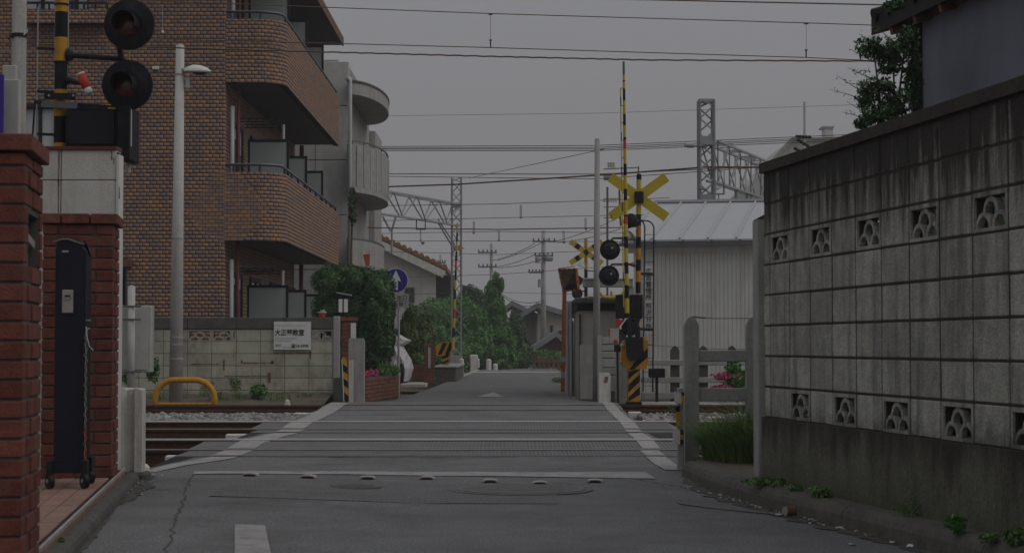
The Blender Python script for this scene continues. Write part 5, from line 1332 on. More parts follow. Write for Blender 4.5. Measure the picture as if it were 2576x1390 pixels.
plant('shrub', (-2.2, 31.3, .45), [(-2.22, 31.2, .58, .12, .4, .11), (-2.08, 31.9, .54, .08, .3, .08)], 900, .026, M_leaf_md, 'small bright green shrub in the planter next to pink flowers', 'shrub', seed=5, trunk=.01)

# blue round sign on a pole
t = thing('road_sign', (-2.0, 32.4, 0), 'round blue sign with white up arrow on a slim pole', 'road sign')
YSg = 32.4; pc = at(996, 705, YSg); px_ = at(1003, 800, YSg + .03).x
g = G(); g.cyl((px_, YSg + .03, 0.03), (px_, YSg + .03, at(1003, 690, YSg).z), .021, M_pvc, n=10); g.build('pole', t)
g = G(); g.cyl((pc.x, YSg - .002, pc.z), (pc.x, YSg + .006, pc.z), .222, M_signw, n=40); dsk = g.build('disc', t)
g = G(); g.cyl((pc.x, YSg - .006, pc.z), (pc.x, YSg - .0025, pc.z), .212, M_blue, n=40); g.build('blue_face', dsk)
g = G(); o_ = [(-.035, -.17), (.035, -.17), (.035, .0), (.095, -.02), (0, .185), (-.095, -.02), (-.035, .0)]; g.prism(o_, (pc.x + .0, YSg - .010, pc.z), (1, 0, 0), (0, 0, 1), (0, .0035, 0), M_signw); g.build('arrow', dsk)
a, b = at(985, 739, YSg), at(1028, 774, YSg); g = G(); g.box(a.x, b.x, YSg - .004, YSg + .004, b.z, a.z, M_box); pl = g.build('supplementary_plate', t)
text('出口', .10, ((a.x + b.x) / 2 + .035, YSg - .0065, (a.z + b.z) / 2 + .055), M_ink, pl); text('を除く', .085, ((a.x + b.x) / 2 + .02, YSg - .0065, (a.z + b.z) / 2 - .06), M_ink, pl)
g = G(); g.box(a.x + .03, b.x - .02, YSg - .007, YSg - .0045, (a.z + b.z) / 2 - .003, (a.z + b.z) / 2 + .003, M_ink); g.build('dividing_rule', pl)

# covered motorcycle
t = thing('covered_motorcycle', at(1015, 962, 43), 'motorcycle under a crumpled silver tarpaulin cover by the brick gate post', 'motorcycle')
YM = 43.0
rings = [(958, 972, 1030), (945, 966, 1038), (925, 962, 1040), (905, 962, 1038), (892, 964, 1031), (880, 968, 1022), (870, 972, 1016), (863, 970, 1030), (856, 974, 1036), (851, 980, 1024), (842, 988, 1008)]
vs = []; n = 22
for k, (v, u0, u1) in enumerate(rings):
    a, b = at(u0, v, YM), at(u1, v, YM); cx_ = (a.x + b.x) / 2; rx = (b.x - a.x) / 2; ry = .65 if k < 6 else .30; rx *= .92
    for i in range(n):
        th = 2 * math.pi * i / n; nz_ = noise.noise(Vector((i * .9, k * .8, 2))) * .16 + math.sin(th * 7 + k) * .05
        vs.append((cx_ + rx * math.cos(th) * (1 + nz_), YM + ry * math.sin(th) * (1 + nz_), a.z + noise.noise(Vector((i * .7, k, 9))) * .03))
g = G(); g.add(vs, [(k * n + i, k * n + (i + 1) % n, (k + 1) * n + (i + 1) % n, (k + 1) * n + i) for k in range(len(rings) - 1) for i in range(n)] + [tuple(range((len(rings) - 1) * n, len(rings) * n))], M_tarp); g.build('tarpaulin', t)
p = at(1018, 952, YM)
for dx, dy in ((-.02, -.45), (.0, .55)):
    g = G(); ring = [(p.x + dx + .02 * math.sin(q), p.y + dy + .25 * math.cos(q * math.pi / 8), .33 + .25 * math.sin(q * math.pi / 8)) for q in range(16)]; g.tube(ring, .045, M_blkm, 8, closed=True); g.build('tyre', t)
t, _ = brick_pillar('brick_post', at(1093, 900, 43).x, 43, .25, .28, .05, at(0, 864, 43).z, math.radians(4), 'small red brick gate post with a pale plate left of the far barrier', M_brickd, M_mort, cap=False)
g = G(); a, b = at(1077, 873, 42.97), at(1083, 925, 42.97); g.box(a.x, b.x, 42.965, 42.99, b.z, a.z, M_box); g.build('plate', t)
t = thing('brick_wall', (-2.35, 44, 0), 'low dark red brick wall behind the covered motorcycle', 'wall')
a, b = at(1035, 914, 44), at(1068, 962, 44)
emit_units(laid([(a.x - 1.2, 44.0), (b.x, 44.0)], .05, a.z, .20, .056, .010, .004, M_brickd), .005, .09, M_brickd, 'brick', t, singles=300)
g = G(); g.box(a.x - 1.2, b.x, 44.003, 44.15, 0, a.z, M_mortd); g.build('core', t)
g = G(); a, b = at(1006, 966, 41.8), at(1070, 971, 41.8); g.box(a.x, b.x, 41.8, 43.9, .0, .085, M_concl, bev=.01); g.build('driveway_apron', None, kind='structure')

# far barrier platform and machine
g = G(); a, b = at(1092, 925, 46), at(1146, 958, 46); g.box(a.x, b.x + .02, 46, 53, -.1, a.z, M_concd, bev=.03); g.box(a.x - .02, b.x + .05, 45.97, 53, a.z + .002, a.z + .05, M_conc, bev=.01); g.build('stone_plinth', None, 'rough dark stone plinth under the far striped barrier machine', 'plinth'); zpl = a.z + .05
t = thing('barrier_machine', at(1118, 922, 48), 'far yellow and black striped barrier machine with raised arm by the lattice mast', 'barrier')
YM2 = 48.0
a, b = at(1097, 858, YM2), at(1138, 889, YM2)
n = 9; arc = [(a.x, b.z - .05), (a.x + .10, b.z - .06), (b.x - .05, b.z), (b.x, b.z + .15)] + [(b.x - (b.x - a.x) * i / n, a.z - .12 + .12 * math.sin(math.pi * (i / n) * .9 + .15)) for i in range(n + 1)]
g = G(); g.prism(arc, (0, YM2, 0), (1, 0, 0), (0, 0, 1), (0, .3, 0), M_yel); cs = g.build('casing', t)
W_ = b.x - a.x
for i, q in enumerate((.12, .55)):
    g = G(); xs0 = a.x + W_ * q; g.prism([(xs0, b.z - .03), (xs0 + .09, b.z - .03), (xs0 + .24, a.z - .05), (xs0 + .13, a.z - .02)], (0, YM2 - .004, 0), (1, 0, 0), (0, 0, 1), (0, .003, 0), M_blk_p); g.build('stripe', cs)
g = G(); a2, b2 = at(1112, 889, YM2), at(1129, 924, YM2); g.box(a2.x, b2.x, YM2 + .05, YM2 + .25, zpl, a2.z, M_yel); pd = g.build('pedestal', t)
for q in (.05, .5):
    g = G(); h_ = a2.z - zpl; g.prism([(a2.x, zpl + h_ * q), (a2.x, zpl + h_ * (q + .22)), (b2.x, zpl + h_ * (q + .47)), (b2.x, zpl + h_ * (q + .25))][::-1], (0, YM2 + .046, 0), (1, 0, 0), (0, 0, 1), (0, .003, 0), M_blk_p); g.build('stripe', pd)
def arm(t, P, edges, cols, Y, w0, w1):
    """barrier arm: P = [(u0,v0) top, (u1,v1) bottom]"""
    g = G(); (u0, v0), (u1, v1) = P
    for i in range(len(edges) - 1):
        q0 = (edges[i] - v0) / (v1 - v0); q1 = (edges[i + 1] - v0) / (v1 - v0)
        a = at(u0 + (u1 - u0) * q0, edges[i], Y); b = at(u0 + (u1 - u0) * q1, edges[i + 1], Y)
        g.cyl(a, b, w0 + (w1 - w0) * q0, cols[i], w0 + (w1 - w0) * q1, n=12, cap=(i in (0, len(edges) - 2)))
    return g.build('boom', t)
ed = list(range(560, 870, 24)) + [880]; cc = [[M_yel2, M_blk_p][i % 2] for i in range(len(ed) - 1)]; cc[4] = M_red; cc[9] = M_red
arm(t, [(1151, 560), (1139, 880)], ed, cc, YM2 - .1, .022, .04)
# white bollards of the far crossing
for i, (u0, u1, v0, v1, Y, lab) in enumerate([(1155, 1167, 901, 940, 56, 'leftmost slim white bollard of the far crossing'), (1182.5, 1205, 891.5, 928, 68, 'broad chipped white block beside the far crossing'),
                                              (1223, 1236, 902, 928, 69, 'rounded white bollard right of the broad white block'), (1240, 1252, 913.5, 928, 73, 'shortest white bollard standing before the bushes')]):
    a, b = at(u0, v0, Y), at(u1, v1, Y); t = thing('white_bollard', ((a.x + b.x) / 2, Y, 0), lab, 'bollard', 'white bollards at the far crossing')
    g = G(); r_ = (b.x - a.x) / 2; cx_ = (a.x + b.x) / 2
    if i == 1: g.box(a.x, b.x - .05, Y, Y + .2, -.1, a.z, M_whitec, bev=.03); g.box(b.x - .08, b.x + .02, Y - .02, Y + .15, .1, a.z - .15, M_whitec, bev=.03)
    else: g.cyl((cx_, Y, -.1), (cx_, Y, a.z - r_ * .6), r_, M_whitec, n=14); g.sphere((cx_, Y, a.z - r_ * .6), (r_, r_, r_ * .6), M_whitec, 14, 8)
    g.build('shaft', t)

# ================================================================== LATTICE MASTS AND GANTRIES
def lattice(name, u, Y, w_, z0, z1, label, cat='lattice mast', pitch=None, m=M_grey, leg=.022, plates=()):
    cx_ = at(u, 500, Y).x; t = thing(name, (cx_, Y, z0), label, cat); h_ = w_ / 2; pitch = pitch or w_ * 1.1
    for sx in (-1, 1):
        for sy in (-1, 1):
            g = G(); x_, y = cx_ + sx * h_, Y + sy * h_
            g.box(x_ - leg, x_ + leg, y - .004, y + .004, z0, z1, m); g.box(x_ - sx * 0 - .004, x_ + .004, y - leg, y + leg, z0, z1, m); g.build('corner_leg', t)
    for face in range(4):
        g = G(); z = z0; k = 0
        while z < z1 - .05:
            zn = min(z + pitch, z1); s = 1 if k % 2 else -1
            if face == 0: g.bar((cx_ - s * h_, Y - h_ - .006, z), (cx_ + s * h_, Y - h_ - .006, zn), .008, leg * 1.1, m)
            if face == 1: g.bar((cx_ - s * h_, Y + h_ + .006, zn), (cx_ + s * h_, Y + h_ + .006, z), .008, leg * 1.1, m)
            if face == 2: g.bar((cx_ - h_ - .006, Y - s * h_, z), (cx_ - h_ - .006, Y + s * h_, zn), .008, leg * 1.1, m)
            if face == 3: g.bar((cx_ + h_ + .006, Y - s * h_, zn), (cx_ + h_ + .006, Y + s * h_, z), .008, leg * 1.1, m)
            z = zn; k += 1
        g.build('lacing_bars', t)
    for (za, zb) in plates:
        g = G(); g.box(cx_ - h_ - .012, cx_ + h_ + .012, Y - h_ - .014, Y + h_ + .014, za, zb, m); g.build('joint_plate', t)
    return t, cx_
YLm = 58.0
zt_ = at(0, 448, YLm).z
t, cL = lattice('lattice_mast', 1148.5, YLm, .30, .0, zt_, 'slim grey lattice mast carrying the left catenary gantry', pitch=.33, leg=.028, plates=[(at(0, 522, YLm).z, at(0, 510, YLm).z), (at(0, 628, YLm).z, at(0, 618, YLm).z)])
g = G(); a, b = at(1132, 894, 57.7), at(1162, 925, 57.7); g.box(a.x, b.x, 57.6, 58.4, 0, a.z, M_conc, bev=.01); g.build('foundation', t)
g = G(); p = at(1152, 628, 57.5); g.add([(p.x, 57.4, p.z), (p.x + .20, 57.3, p.z + .02), (p.x + .23, 57.7, p.z + .05), (p.x, 57.8, p.z + .03), (p.x + .09, 57.5, p.z + .12)], [(0, 1, 4), (1, 2, 4), (2, 3, 4), (3, 0, 4), (0, 3, 2, 1)], M_orange); g.build('lamp_shade', t)
zT, zB = at(0, 514, YLm).z, at(0, 572, YLm).z; ZD = zT - zB
def gantry(name, A, B_, zt0, zt1, zb0, zb1, nb_, label, depth=.28, m=M_grey):
    """two-chord truss from A to B in plan, top and bottom chord heights at each end"""
    t = thing(name, (A[0], A[1], zb0), label, 'catenary gantry'); A, B_ = Vector((*A, 0)), Vector((*B_, 0)); d_ = (B_ - A).normalized(); nn = Vector((-d_.y, d_.x, 0)) * depth / 2
    for s in (-1, 1):
        g = G(); g.bar(A + nn * s + Vector((0, 0, zt0)), B_ + nn * s + Vector((0, 0, zt1)), .06, .05, m); g.build('top_chord', t)
        g = G(); g.bar(A + nn * s * .3 + Vector((0, 0, zb0)), B_ + nn * s * .3 + Vector((0, 0, zb1)), .05, .05, m); g.build('bottom_chord', t)
    for k in range(nb_):
        for s in (-1, 1):
            q0, q1, q2 = k / nb_, (k + .5) / nb_, (k + 1) / nb_
            T = lambda q: A.lerp(B_, q) + nn * s + Vector((0, 0, zt0 + (zt1 - zt0) * q)); Bt = lambda q: A.lerp(B_, q) + nn * s * .3 + Vector((0, 0, zb0 + (zb1 - zb0) * q))
            g = G(); g.bar(T(q0), Bt(q1), .03, .028, m); g.build('web_bar', t); g = G(); g.bar(Bt(q1), T(q2), .035, .035, m); g.build('web_bar', t)
        g = G(); g.bar(A.lerp(B_, (k + .5) / nb_) + nn * 1.1 + Vector((0, 0, zt0 + .02)), A.lerp(B_, (k + .5) / nb_) - nn * 1.1 + Vector((0, 0, zt0 + .02)), .03, .03, m); g.build('cross_tie', t)
    return t, A, B_
dirg = Vector((-.378, -.926))
E_ = (cL + dirg.x * 11.5, YLm + dirg.y * 11.5)
t, A, B_ = gantry('catenary_gantry', (cL, YLm), E_, zT, zT, zT - .68, zT - .68, 7, 'grey steel truss gantry reaching left from the slim lattice mast')
def pipe_drop(t, p, h1, name='drop_tube', r=.03):
    g = G(); g.tube([p, p - Vector((0, 0, h1))], r, M_grey, 8); g.build(name, t)
def insul(t, p, s=1.0):
    g = G(); g.box(p.x - .10 * s, p.x - .07 * s, p.y - .03, p.y + .03, p.z - .26 * s, p.z, M_greyd); g.box(p.x + .14 * s, p.x + .17 * s, p.y - .03, p.y + .03, p.z - .26 * s, p.z, M_greyd); g.box(p.x - .10 * s, p.x + .17 * s, p.y - .03, p.y + .03, p.z - .29 * s, p.z - .26 * s, M_greyd)
    g.tube([p + Vector((.03 * s, 0, -.27 * s)), p + Vector((.03 * s, 0, -.55 * s))], .012, M_greyd, 6); g.tube([p + Vector((.03 * s, 0, -.55 * s)), p + Vector((.10 * s, -.1, -.66 * s))], [.03 * s, .05 * s], M_conc, 8); g.build('insulator_hanger', t)
q = A.lerp(B_, .245) + Vector((0, 0, zT - .66)); insul(t, q, 1.15)
q = A.lerp(B_, .41) + Vector((0, 0, zT - .70)); g = G(); g.tube([q + Vector((.1, 0, 0)), q + Vector((-.02, 0, -.4)), q + Vector((-.02, 0, -1.15))], .032, M_grey, 8); g.tube([q + Vector((-.3, 0, 0)), q + Vector((-.06, 0, -.45))], .03, M_grey, 8); g.build('registration_post', t)
g = G(); a_ = A.lerp(B_, .125) + Vector((0, 0, zT - .68)); kb = Vector((cL - .12, YLm, at(0, 622, YLm).z)); g.tube([a_, kb], .028, M_grey, 6); g.tube([a_ + Vector((0, 0, .1)), kb + Vector((.06, 0, .1))], .022, M_grey, 6); g.build('knee_brace', t)
# right mast
YR = 42.0; zt_ = at(0, 252, YR).z
t, cR = lattice('lattice_mast', 1777, YR, .33, 0, zt_, 'tall grey lattice mast behind the corrugated shed', pitch=.30, leg=.036, plates=[(at(0, 366, YR).z, at(0, 344, YR).z), (at(0, 512, YR).z, at(0, 490, YR).z), (zt_ - .06, zt_ + .01)])
for v, dx in ((430, .2), (480, -.18), (372, -.4)):
    g = G(); p = at(1777, v, YR); g.tube([(p.x, YR - .2, p.z), (p.x + dx, YR - .25, p.z + .03)], .018, M_greyd, 6)
    if dx < -.3: g.sphere((p.x + dx, YR - .25, p.z + .03), (.16, .06, .06), M_grey, 12, 6)
    g.build('bracket', t)
zt_, zb_ = at(0, 350, YR).z, at(0, 452, YR).z
t, A, B_ = gantry('catenary_gantry', (cR + .1, YR + .25), (cR + .1 + 5.6, YR + .25 + 14.5), zt_ - .02, zt_ - .02, zb_, zb_, 14, 'long grey truss gantry running back from the tall lattice mast', depth=.42)
insul(t, A.lerp(B_, .035) + Vector((0.05, 0, zb_)), 1.0)
for q_, hh in ((.17, 1.0), (.245, 1.3), (.27, 1.2)):
    q = A.lerp(B_, q_) + Vector((0, 0, zb_)); g = G(); g.tube([q, q - Vector((0, 0, hh * .35)), q - Vector((0, 0, hh))], [.06, .04, .035], M_grey, 8); g.build('registration_post', t)
g = G(); g.tube([A + Vector((.15, 0, zb_)), A + Vector((.12, 0, zb_ - .5)), A + Vector((.0, 0, zb_ - .95))], .028, M_grey, 8); g.tube([A + Vector((.5, 1, zb_)), A + Vector((-.1, 0, zb_ - .35))], .025, M_grey, 6); g.build('knee_brace', t)
for i, (u, v) in enumerate(((1800, 363), (1826, 380), (1860, 398), (1890, 412))):
    p = at(u + 10, v + 1, YR + 3 + i * 2); g = G(); g.box(p.x - .12, p.x + .35, p.y, p.y + .06, p.z - .03, p.z + .05, M_grey); g.build('walkway_plate', t)

# ================================================================== RIGHT FAR CORNER: SIGNAL, BARRIER, SHED
YC = 28.4
t = thing('crossing_signal', (at(1607, 1000, YC).x, YC, 0), 'far crossing signal with plain yellow crossbuck and two lamp backs', 'crossing signal')
xc0, xc1 = at(1603, 1000, YC).x, at(1607.5, 440, YC).x
def pc_(v): p = at(1606, v, YC); q = (1000 - v) / 560; return (xc0 + (xc1 - xc0) * q, YC, p.z)
ed = [440, 452, 539, 567, 596, 624, 653, 681, 709, 737, 765, 793, 821]; cols = [M_blk_p, M_yel2, M_blk_p, M_yel, M_blk_p, M_yel, M_blk_p, M_yel, M_blk_p, M_yel, M_blk_p, M_yel]
g = G()
for i in range(len(ed) - 1): g.cyl(pc_(ed[i]), pc_(ed[i + 1]), .040, cols[i], n=14, cap=i == 0)
g.cyl(pc_(821), (pc_(1000)[0], YC, 0), .042, M_blk_p, n=14); g.sphere(pc_(440), (.04, .04, .02), M_blk_p, 12, 5); g.build('pole', t)
cx_ = at(1606, 495.8, YC - .05); Lc, Wc = 1.10, .158
for s in (1, -1):
    a = math.radians(35.7) * s; ax = Vector((math.cos(a), 0, math.sin(a))); az = Vector((-math.sin(a), 0, math.cos(a)))
    y = YC - .062 if s > 0 else YC - .055
    g = G(); g.prism([(-Lc / 2, -Wc / 2), (Lc / 2, -Wc / 2), (Lc / 2, Wc / 2), (-Lc / 2, Wc / 2)], (cx_.x, y, cx_.z), ax, az, (0, .005, 0), M_yel2); bd = g.build('crossbuck_board', t)
    if s > 0: text('1', .10, (cx_.x - .43, y - .002, cx_.z - .31), M_ink, bd)
g = G(); a, b = at(1594, 481, YC - .07), at(1620, 511, YC - .07); cxx = pc_(495)[0]; g.box(cxx - .075, cxx + .07, YC - .10, YC - .066, b.z, a.z, M_blkm, bev=.012); g.build('board_clamp', t)
# bell horn
g = G(); p = at(1590, 557, YC - .1); g.sphere((p.x - .02, p.y, p.z), (.12, .12, .13), M_blk_p, 16, 10); g.cyl((p.x, p.y, p.z - .02), (pc_(555)[0], YC, p.z + .03), .04, M_blk_p); g.build('bell_cover', t, smooth=True)
g = G(); g.cyl(at(1581, 592, YC - .25), at(1597, 572, YC - .1), .10, M_pvc, .03, n=18); g.cyl(at(1570, 600, YC - .3), at(1581, 592, YC - .25), .05, M_box, .07, n=14); g.build('horn_speaker', t)
for (u, v) in ((1534.5, 628), (1532, 693)):
    c = at(u, v, YC - .35); g = G(); n = 36
    g.cyl((c.x, c.y, c.z), (c.x, c.y + .016, c.z), .160, M_blk_p, n=n); g.cyl((c.x, c.y - .001, c.z), (c.x, c.y - .05, c.z), .115, M_blkm, .08, n=n); bd = g.build('lamp_backboard', t)
    g = G(); g.box(c.x + .015, c.x + .048, c.y - .06, c.y - .049, c.z + .012, c.z + .042, M_silver); g.build('maker_plate', bd)
    g = G(); g.cyl((c.x, c.y + .02, c.z), (c.x, c.y + .22, c.z), .09, M_blk_p, .085, n=20, cap=False); g.build('hood', bd)
    g = G(); q = pc_(v - 28); g.tube([(q[0], YC, q[2]), (q[0] - .20, YC - .12, q[2]), (c.x + .05, c.y + .05, q[2] - .01), (c.x, c.y + .06, c.z + .12)], .016, M_blkm, 8)
    g.cyl((q[0] - .06, YC - .02, q[2]), (q[0] - .14, YC - .07, q[2]), .045, M_greyd, .02, n=12); g.build('lamp_arm', t)
for (u0, u1) in ((1549, 1573), (1584, 1616)):
    a, b = at(u0, 741, YC - .15), at(u1, 801, YC - .15); g = G(); g.box(a.x, b.x, YC - .25, YC - .05, b.z, a.z, M_blk_p, bev=.01); o = g.build('direction_indicator', t)
    if u0 > 1580: g = G(); g.box(b.x + .002, b.x + .008, YC - .2, YC - .16, b.z + .05, a.z - .02, M_pvc); g.build('edge_trim', o)
g = G(); g.tube([pc_(800), (pc_(810)[0] - .04, YC - .1, pc_(812)[2]), (pc_(830)[0] - .18, YC - .12, pc_(828)[2])], .05, M_blk_p, 8); g.sphere(at(1585, 822, YC - .12), (.14, .10, .14), M_blk_p, 12, 8); g.build('cable_bundle', t, smooth=True)
a, b = at(1548, 801, YC - .2), at(1573, 824, YC - .2); t2 = t
g = G(); g.prism([(a.x, b.z), (a.x + .07, b.z + .03), (b.x, a.z - .03), (b.x - .03, a.z + .02), (a.x + .10, a.z - .02), (a.x, a.z - .01)], (0, YC - .22, 0), (1, 0, 0), (0, 0, 1), (0, .012, 0), M_red); o = g.build('red_pointer', t)
g = G(); g.bar((a.x + .09, YC - .226, b.z + .04), (b.x, YC - .226, a.z - .02), .01, .018, M_signw); g.build('white_edge', o)
# maintenance ladder
t = thing('ladder', (at(1630, 985, YC + .3).x, YC + .3, 0), 'narrow black steel ladder with arched top beside the far signal pole', 'ladder')
YD = YC + .3
for (ub, ut, vt, bend) in ((1617.5, 1622, 575, 1612), (1642, 1645, 575, 1625)):
    pts = [at(ub, 985, YD)] + [at(ub + (ut - ub) * q, 985 - (985 - vt) * q, YD) for q in (.3, .6, 1.0)]
    for k in range(1, 7):
        th = math.pi / 2 * k / 6; pts.append(at(ut - (ut - bend) * (1 - math.cos(th)) - 0, vt - 20 * math.sin(th), YD))
    pts.append(at(1609, 554, YC)); g = G(); g.tube(pts, .0115, M_rusty if False else M_blkm, 8); g.build('stile', t, smooth=True)
for k in range(12):
    v = 590 + k * 34.5; g = G(); g.bar(at(1622 - (v - 575) * .011, v, YD), at(1645 - (v - 575) * .007, v, YD), .008, .008, M_blkm); g.build('rung', t)
for v in (688, 827): g = G(); g.bar(at(1600, v, YC + .1), at(1643, v + 1, YD - .02), .02, .04, M_blkm); g.build('brace', t)
# barrier
t = thing('barrier_machine', at(1595, 1010, 27.7), 'near yellow and black barrier machine with its striped boom raised upright', 'barrier'); YQ = 27.7
ed = [155, 189, 202, 206, 223, 253, 287, 316, 345, 352, 375, 412, 441, 475, 504, 540, 545, 563, 595, 624, 659, 688, 717, 750, 787, 800]
cc = [M_greyd, M_yel2, M_blk_p, M_yel2, M_blk_p, M_yel2, M_blk_p, M_yel2, M_blk_p, M_red, M_yel2, M_blk_p, M_yel2, M_blk_p, M_yel2, M_blk_p, M_red, M_yel2, M_blk_p, M_yel2, M_blk_p, M_yel2, M_blk_p, M_yel2, M_blk_p]
arm(t, [(1568.8, 155), (1577.5, 800)], ed, cc, YQ - .1, .018, .037)
g = G(); e2 = list(range(222, 800, 22)); 
for i in range(len(e2) - 1):
    v0, v1 = e2[i], e2[i + 1]; f = lambda v: 1561 + (v - 222) / 578 * 8.5
    g.tube([at(f(v0), v0, YQ - .12), at(f(v1), v1, YQ - .12)], .009, M_yel2 if i % 2 == 0 else M_blkm if i % 4 == 1 else M_yel2, 6)
g.build('droop_rod', t)
for v in (222, 266, 309, 353, 397, 441, 485, 530, 575, 620, 665, 710): g = G(); f = 1561 + (v - 222) / 578 * 8.5; g.bar(at(f, v, YQ - .12), at(1569 + (v - 155) / 645 * 8.7, v, YQ - .1), .008, .010, M_blkm); g.build('link', t)
a, b = at(1563, 852, YQ), at(1631, 928, YQ); W_ = b.x - a.x; H_ = a.z - b.z
g = G(); ol = [(a.x + .03, b.z + .10 * H_), (a.x + .10, b.z), (b.x - .03, b.z), (b.x, b.z + .12), (b.x, a.z - .02), (b.x - .12, a.z), (b.x - .12, a.z - .10), (a.x + .10, a.z - .12), (a.x + .06, a.z - .02), (a.x + .02, a.z - .04), (a.x, b.z + .15)]
g.prism(ol, (0, YQ, 0), (1, 0, 0), (0, 0, 1), (0, .28, 0), M_yel); cs = g.build('casing', t)
g = G(); g.prism([(a.x + .30 * W_, b.z), (a.x + .47 * W_, b.z), (b.x - .01, b.z + .40 * H_), (b.x - .01, b.z + .70 * H_), (a.x + .55 * W_, b.z + .30 * H_)], (0, YQ - .004, 0), (1, 0, 0), (0, 0, 1), (0, .003, 0), M_blk_p); g.build('stripe', cs)
g = G(); g.sphere((a.x - .01, YQ - .01, b.z + .10), .025, M_yel, 8, 6); g.sphere((a.x + .01, YQ - .03, a.z - .10), .035, M_box, 8, 6); g.cyl((b.x - .06, YQ + .1, a.z), (b.x - .06, YQ + .1, a.z + .035), .07, M_yel, n=14); g.build('hinge_boss', cs)
a2, b2 = at(1574, 847, YQ - .15), at(1619, 906, YQ - .15)
g = G(); g.prism([(a2.x, a2.z), (a2.x + .02, b2.z + .06), (a2.x + .06, b2.z), (b2.x - .07, b2.z), (b2.x, b2.z + .12), (b2.x - .01, a2.z)], (0, YQ - .19, 0), (1, 0, 0), (0, 0, 1), (0, .16, 0), M_blkm); g.build('counterweight', t)
for (u0, u1) in ((1579, 1589), (1599, 1607)):
    a3, b3 = at(u0, 800, YQ - .12), at(u1, 850, YQ - .12); g = G(); g.box(a3.x, b3.x, YQ - .16, YQ - .06, b3.z, a3.z, M_blkm, bev=.008); g.build('arm_bracket', t)
a3, b3 = at(1581, 928, YQ), at(1610, 1000, YQ)
g = G(); g.box(a3.x, b3.x, YQ + .04, YQ + .22, .12, a3.z + .0, M_yel); pd = g.build('pedestal', t)
W_ = b3.x - a3.x; H_ = a3.z - .12
for q in (.02, .42, .82):
    lo, hi = .12 + H_ * (q - .14), .12 + H_ * (q + .10); sl = W_ * .95
    poly = [(a3.x, lo), (b3.x, lo + sl), (b3.x, hi + sl), (a3.x, hi)]; poly = [(x_, min(max(z_, .121), a3.z - .001)) for x_, z_ in poly]
    g = G(); g.prism(poly, (0, YQ + .036, 0), (1, 0, 0), (0, 0, 1), (0, .003, 0), M_blk_p); g.build('stripe', pd)
g = G(); g.box(a3.x - .03, b3.x + .03, YQ - .0, YQ + .26, .0, .118, M_blkm, bev=.01); g.build('base_plate', t)
# control cabinets and posts
t = thing('control_cabinet', at(1530, 1000, 29.2), 'grey ribbed control cabinet left of the barrier machine', 'cabinet')
YK = 29.2
for k, (v0, v1) in enumerate(((848, 866), (867, 883), (884, 901), (902, 924), (925, 943), (944, 985))):
    a, b = at(1515, v0, YK), at(1548, v1 - 1, YK); g = G(); g.box(a.x, b.x + .0, YK, YK + .25, b.z, a.z, M_box if k % 3 else M_concl, bev=.008); g.build('drawer_panel', t)
a, b = at(1516, 846, YK), at(1547, 1010, YK); g = G(); g.box(a.x, b.x, YK + .02, YK + .24, 0, a.z - .02, M_greyd); g.build('carcass', t)
t = thing('emergency_button_box', at(1545, 1000, 28.3), 'grey emergency button box with red knob on a thin post', 'button box')
a, b = at(1532, 826, 28.3), at(1556, 864, 28.3); g = G(); g.box(a.x, b.x, 28.2, 28.34, b.z, a.z, M_box, bev=.01); bo = g.build('box', t)
g = G(); p = at(1549.5, 857, 28.18); g.sphere((p.x, 28.18, p.z), (.034, .03, .034), M_red, 12, 8); g.build('button', bo, smooth=True)
g = G(); p = at(1532, 833, 28.19); g.box(p.x - .012, p.x + .015, 28.17, 28.198, p.z - .06, p.z + .04, M_red, bev=.004); g.build('label_plate', bo)
a, b = at(1556.5, 827, 28.5), at(1575, 850, 28.5); g = G(); g.box(a.x, b.x, 28.4, 28.5, b.z - .2, a.z, M_greyd, bev=.01); g.build('side_box', t)
g = G(); p = at(1553, 866, 28.3); g.box(p.x - .05, p.x + .05, 28.22, 28.34, p.z - .12, p.z - .002, M_blk_p, bev=.008); g.tube([(p.x, 28.28, p.z - .12), (p.x + .01, 28.28, .05)], .016, M_blkm, 8); g.build('post', t)
slabpost('concrete_post', 1555, 1578, 915, 1010, 28.6, .2, 'grey concrete post just left of the barrier pedestal', cut=.01)
slabpost('concrete_post', 1503.5, 1514, 841, 1010, 28.9, .1, 'slim pale slotted post left of the ribbed cabinet', M_concl, cut=.02)
t = slabpost('white_post', 1507, 1536, 937, 1012, 27.35, .13, 'short white post with a brown rust patch at the right crossing corner', M_whitec, z0=.06, cut=.03)
g = G(); a, b = at(1519, 945, 27.34), at(1531, 962, 27.34); g.prism([(a.x, b.z), (b.x - .02, b.z), (b.x, a.z), (a.x + .01, a.z - .02)], (0, 27.346, 0), (1, 0, 0), (0, 0, 1), (0, .003, 0), M_rust); g.build('rust_patch', t)
slabpost('concrete_post', 1459, 1502, 866, 1010, 31.0, .25, 'broad dark concrete slab below the round topped pole', M_conc, cut=.08)
# slim concrete pole and cross beam
t = thing('concrete_pole', (at(1500, 900, 30.2).x, 30.2, 0), 'slim round topped concrete pole standing left of the yellow crossbuck', 'utility pole')
p, q = at(1500, 1000, 30.2), at(1502.5, 352, 30.2); g = G(); g.cyl((p.x, 30.2, 0), (q.x, 30.2, q.z), .066, M_conc, .043, n=16); g.sphere(q, (.043, .043, .03), M_conc, 12, 6); g.build('shaft', t, smooth=True)
t = thing('concrete_beam', at(1520, 712, 30.4), 'horizontal grey concrete beam behind the round topped pole', 'beam')
a, b = at(1466, 704, 30.4), at(1592, 722, 30.4); g = G(); g.box(a.x, b.x, 30.3, 30.5, b.z, a.z, M_conc, bev=.01); g.box(a.x, b.x, 30.28, 30.52, a.z + .002, a.z + .03, M_concl, bev=.005); g.build('beam', t)
a_ = at(1588, 722, 30.4); g = G(); g.box(a_.x - .04, a_.x + .04, 30.34, 30.46, 0, a_.z, M_conc); g.build('support', t)
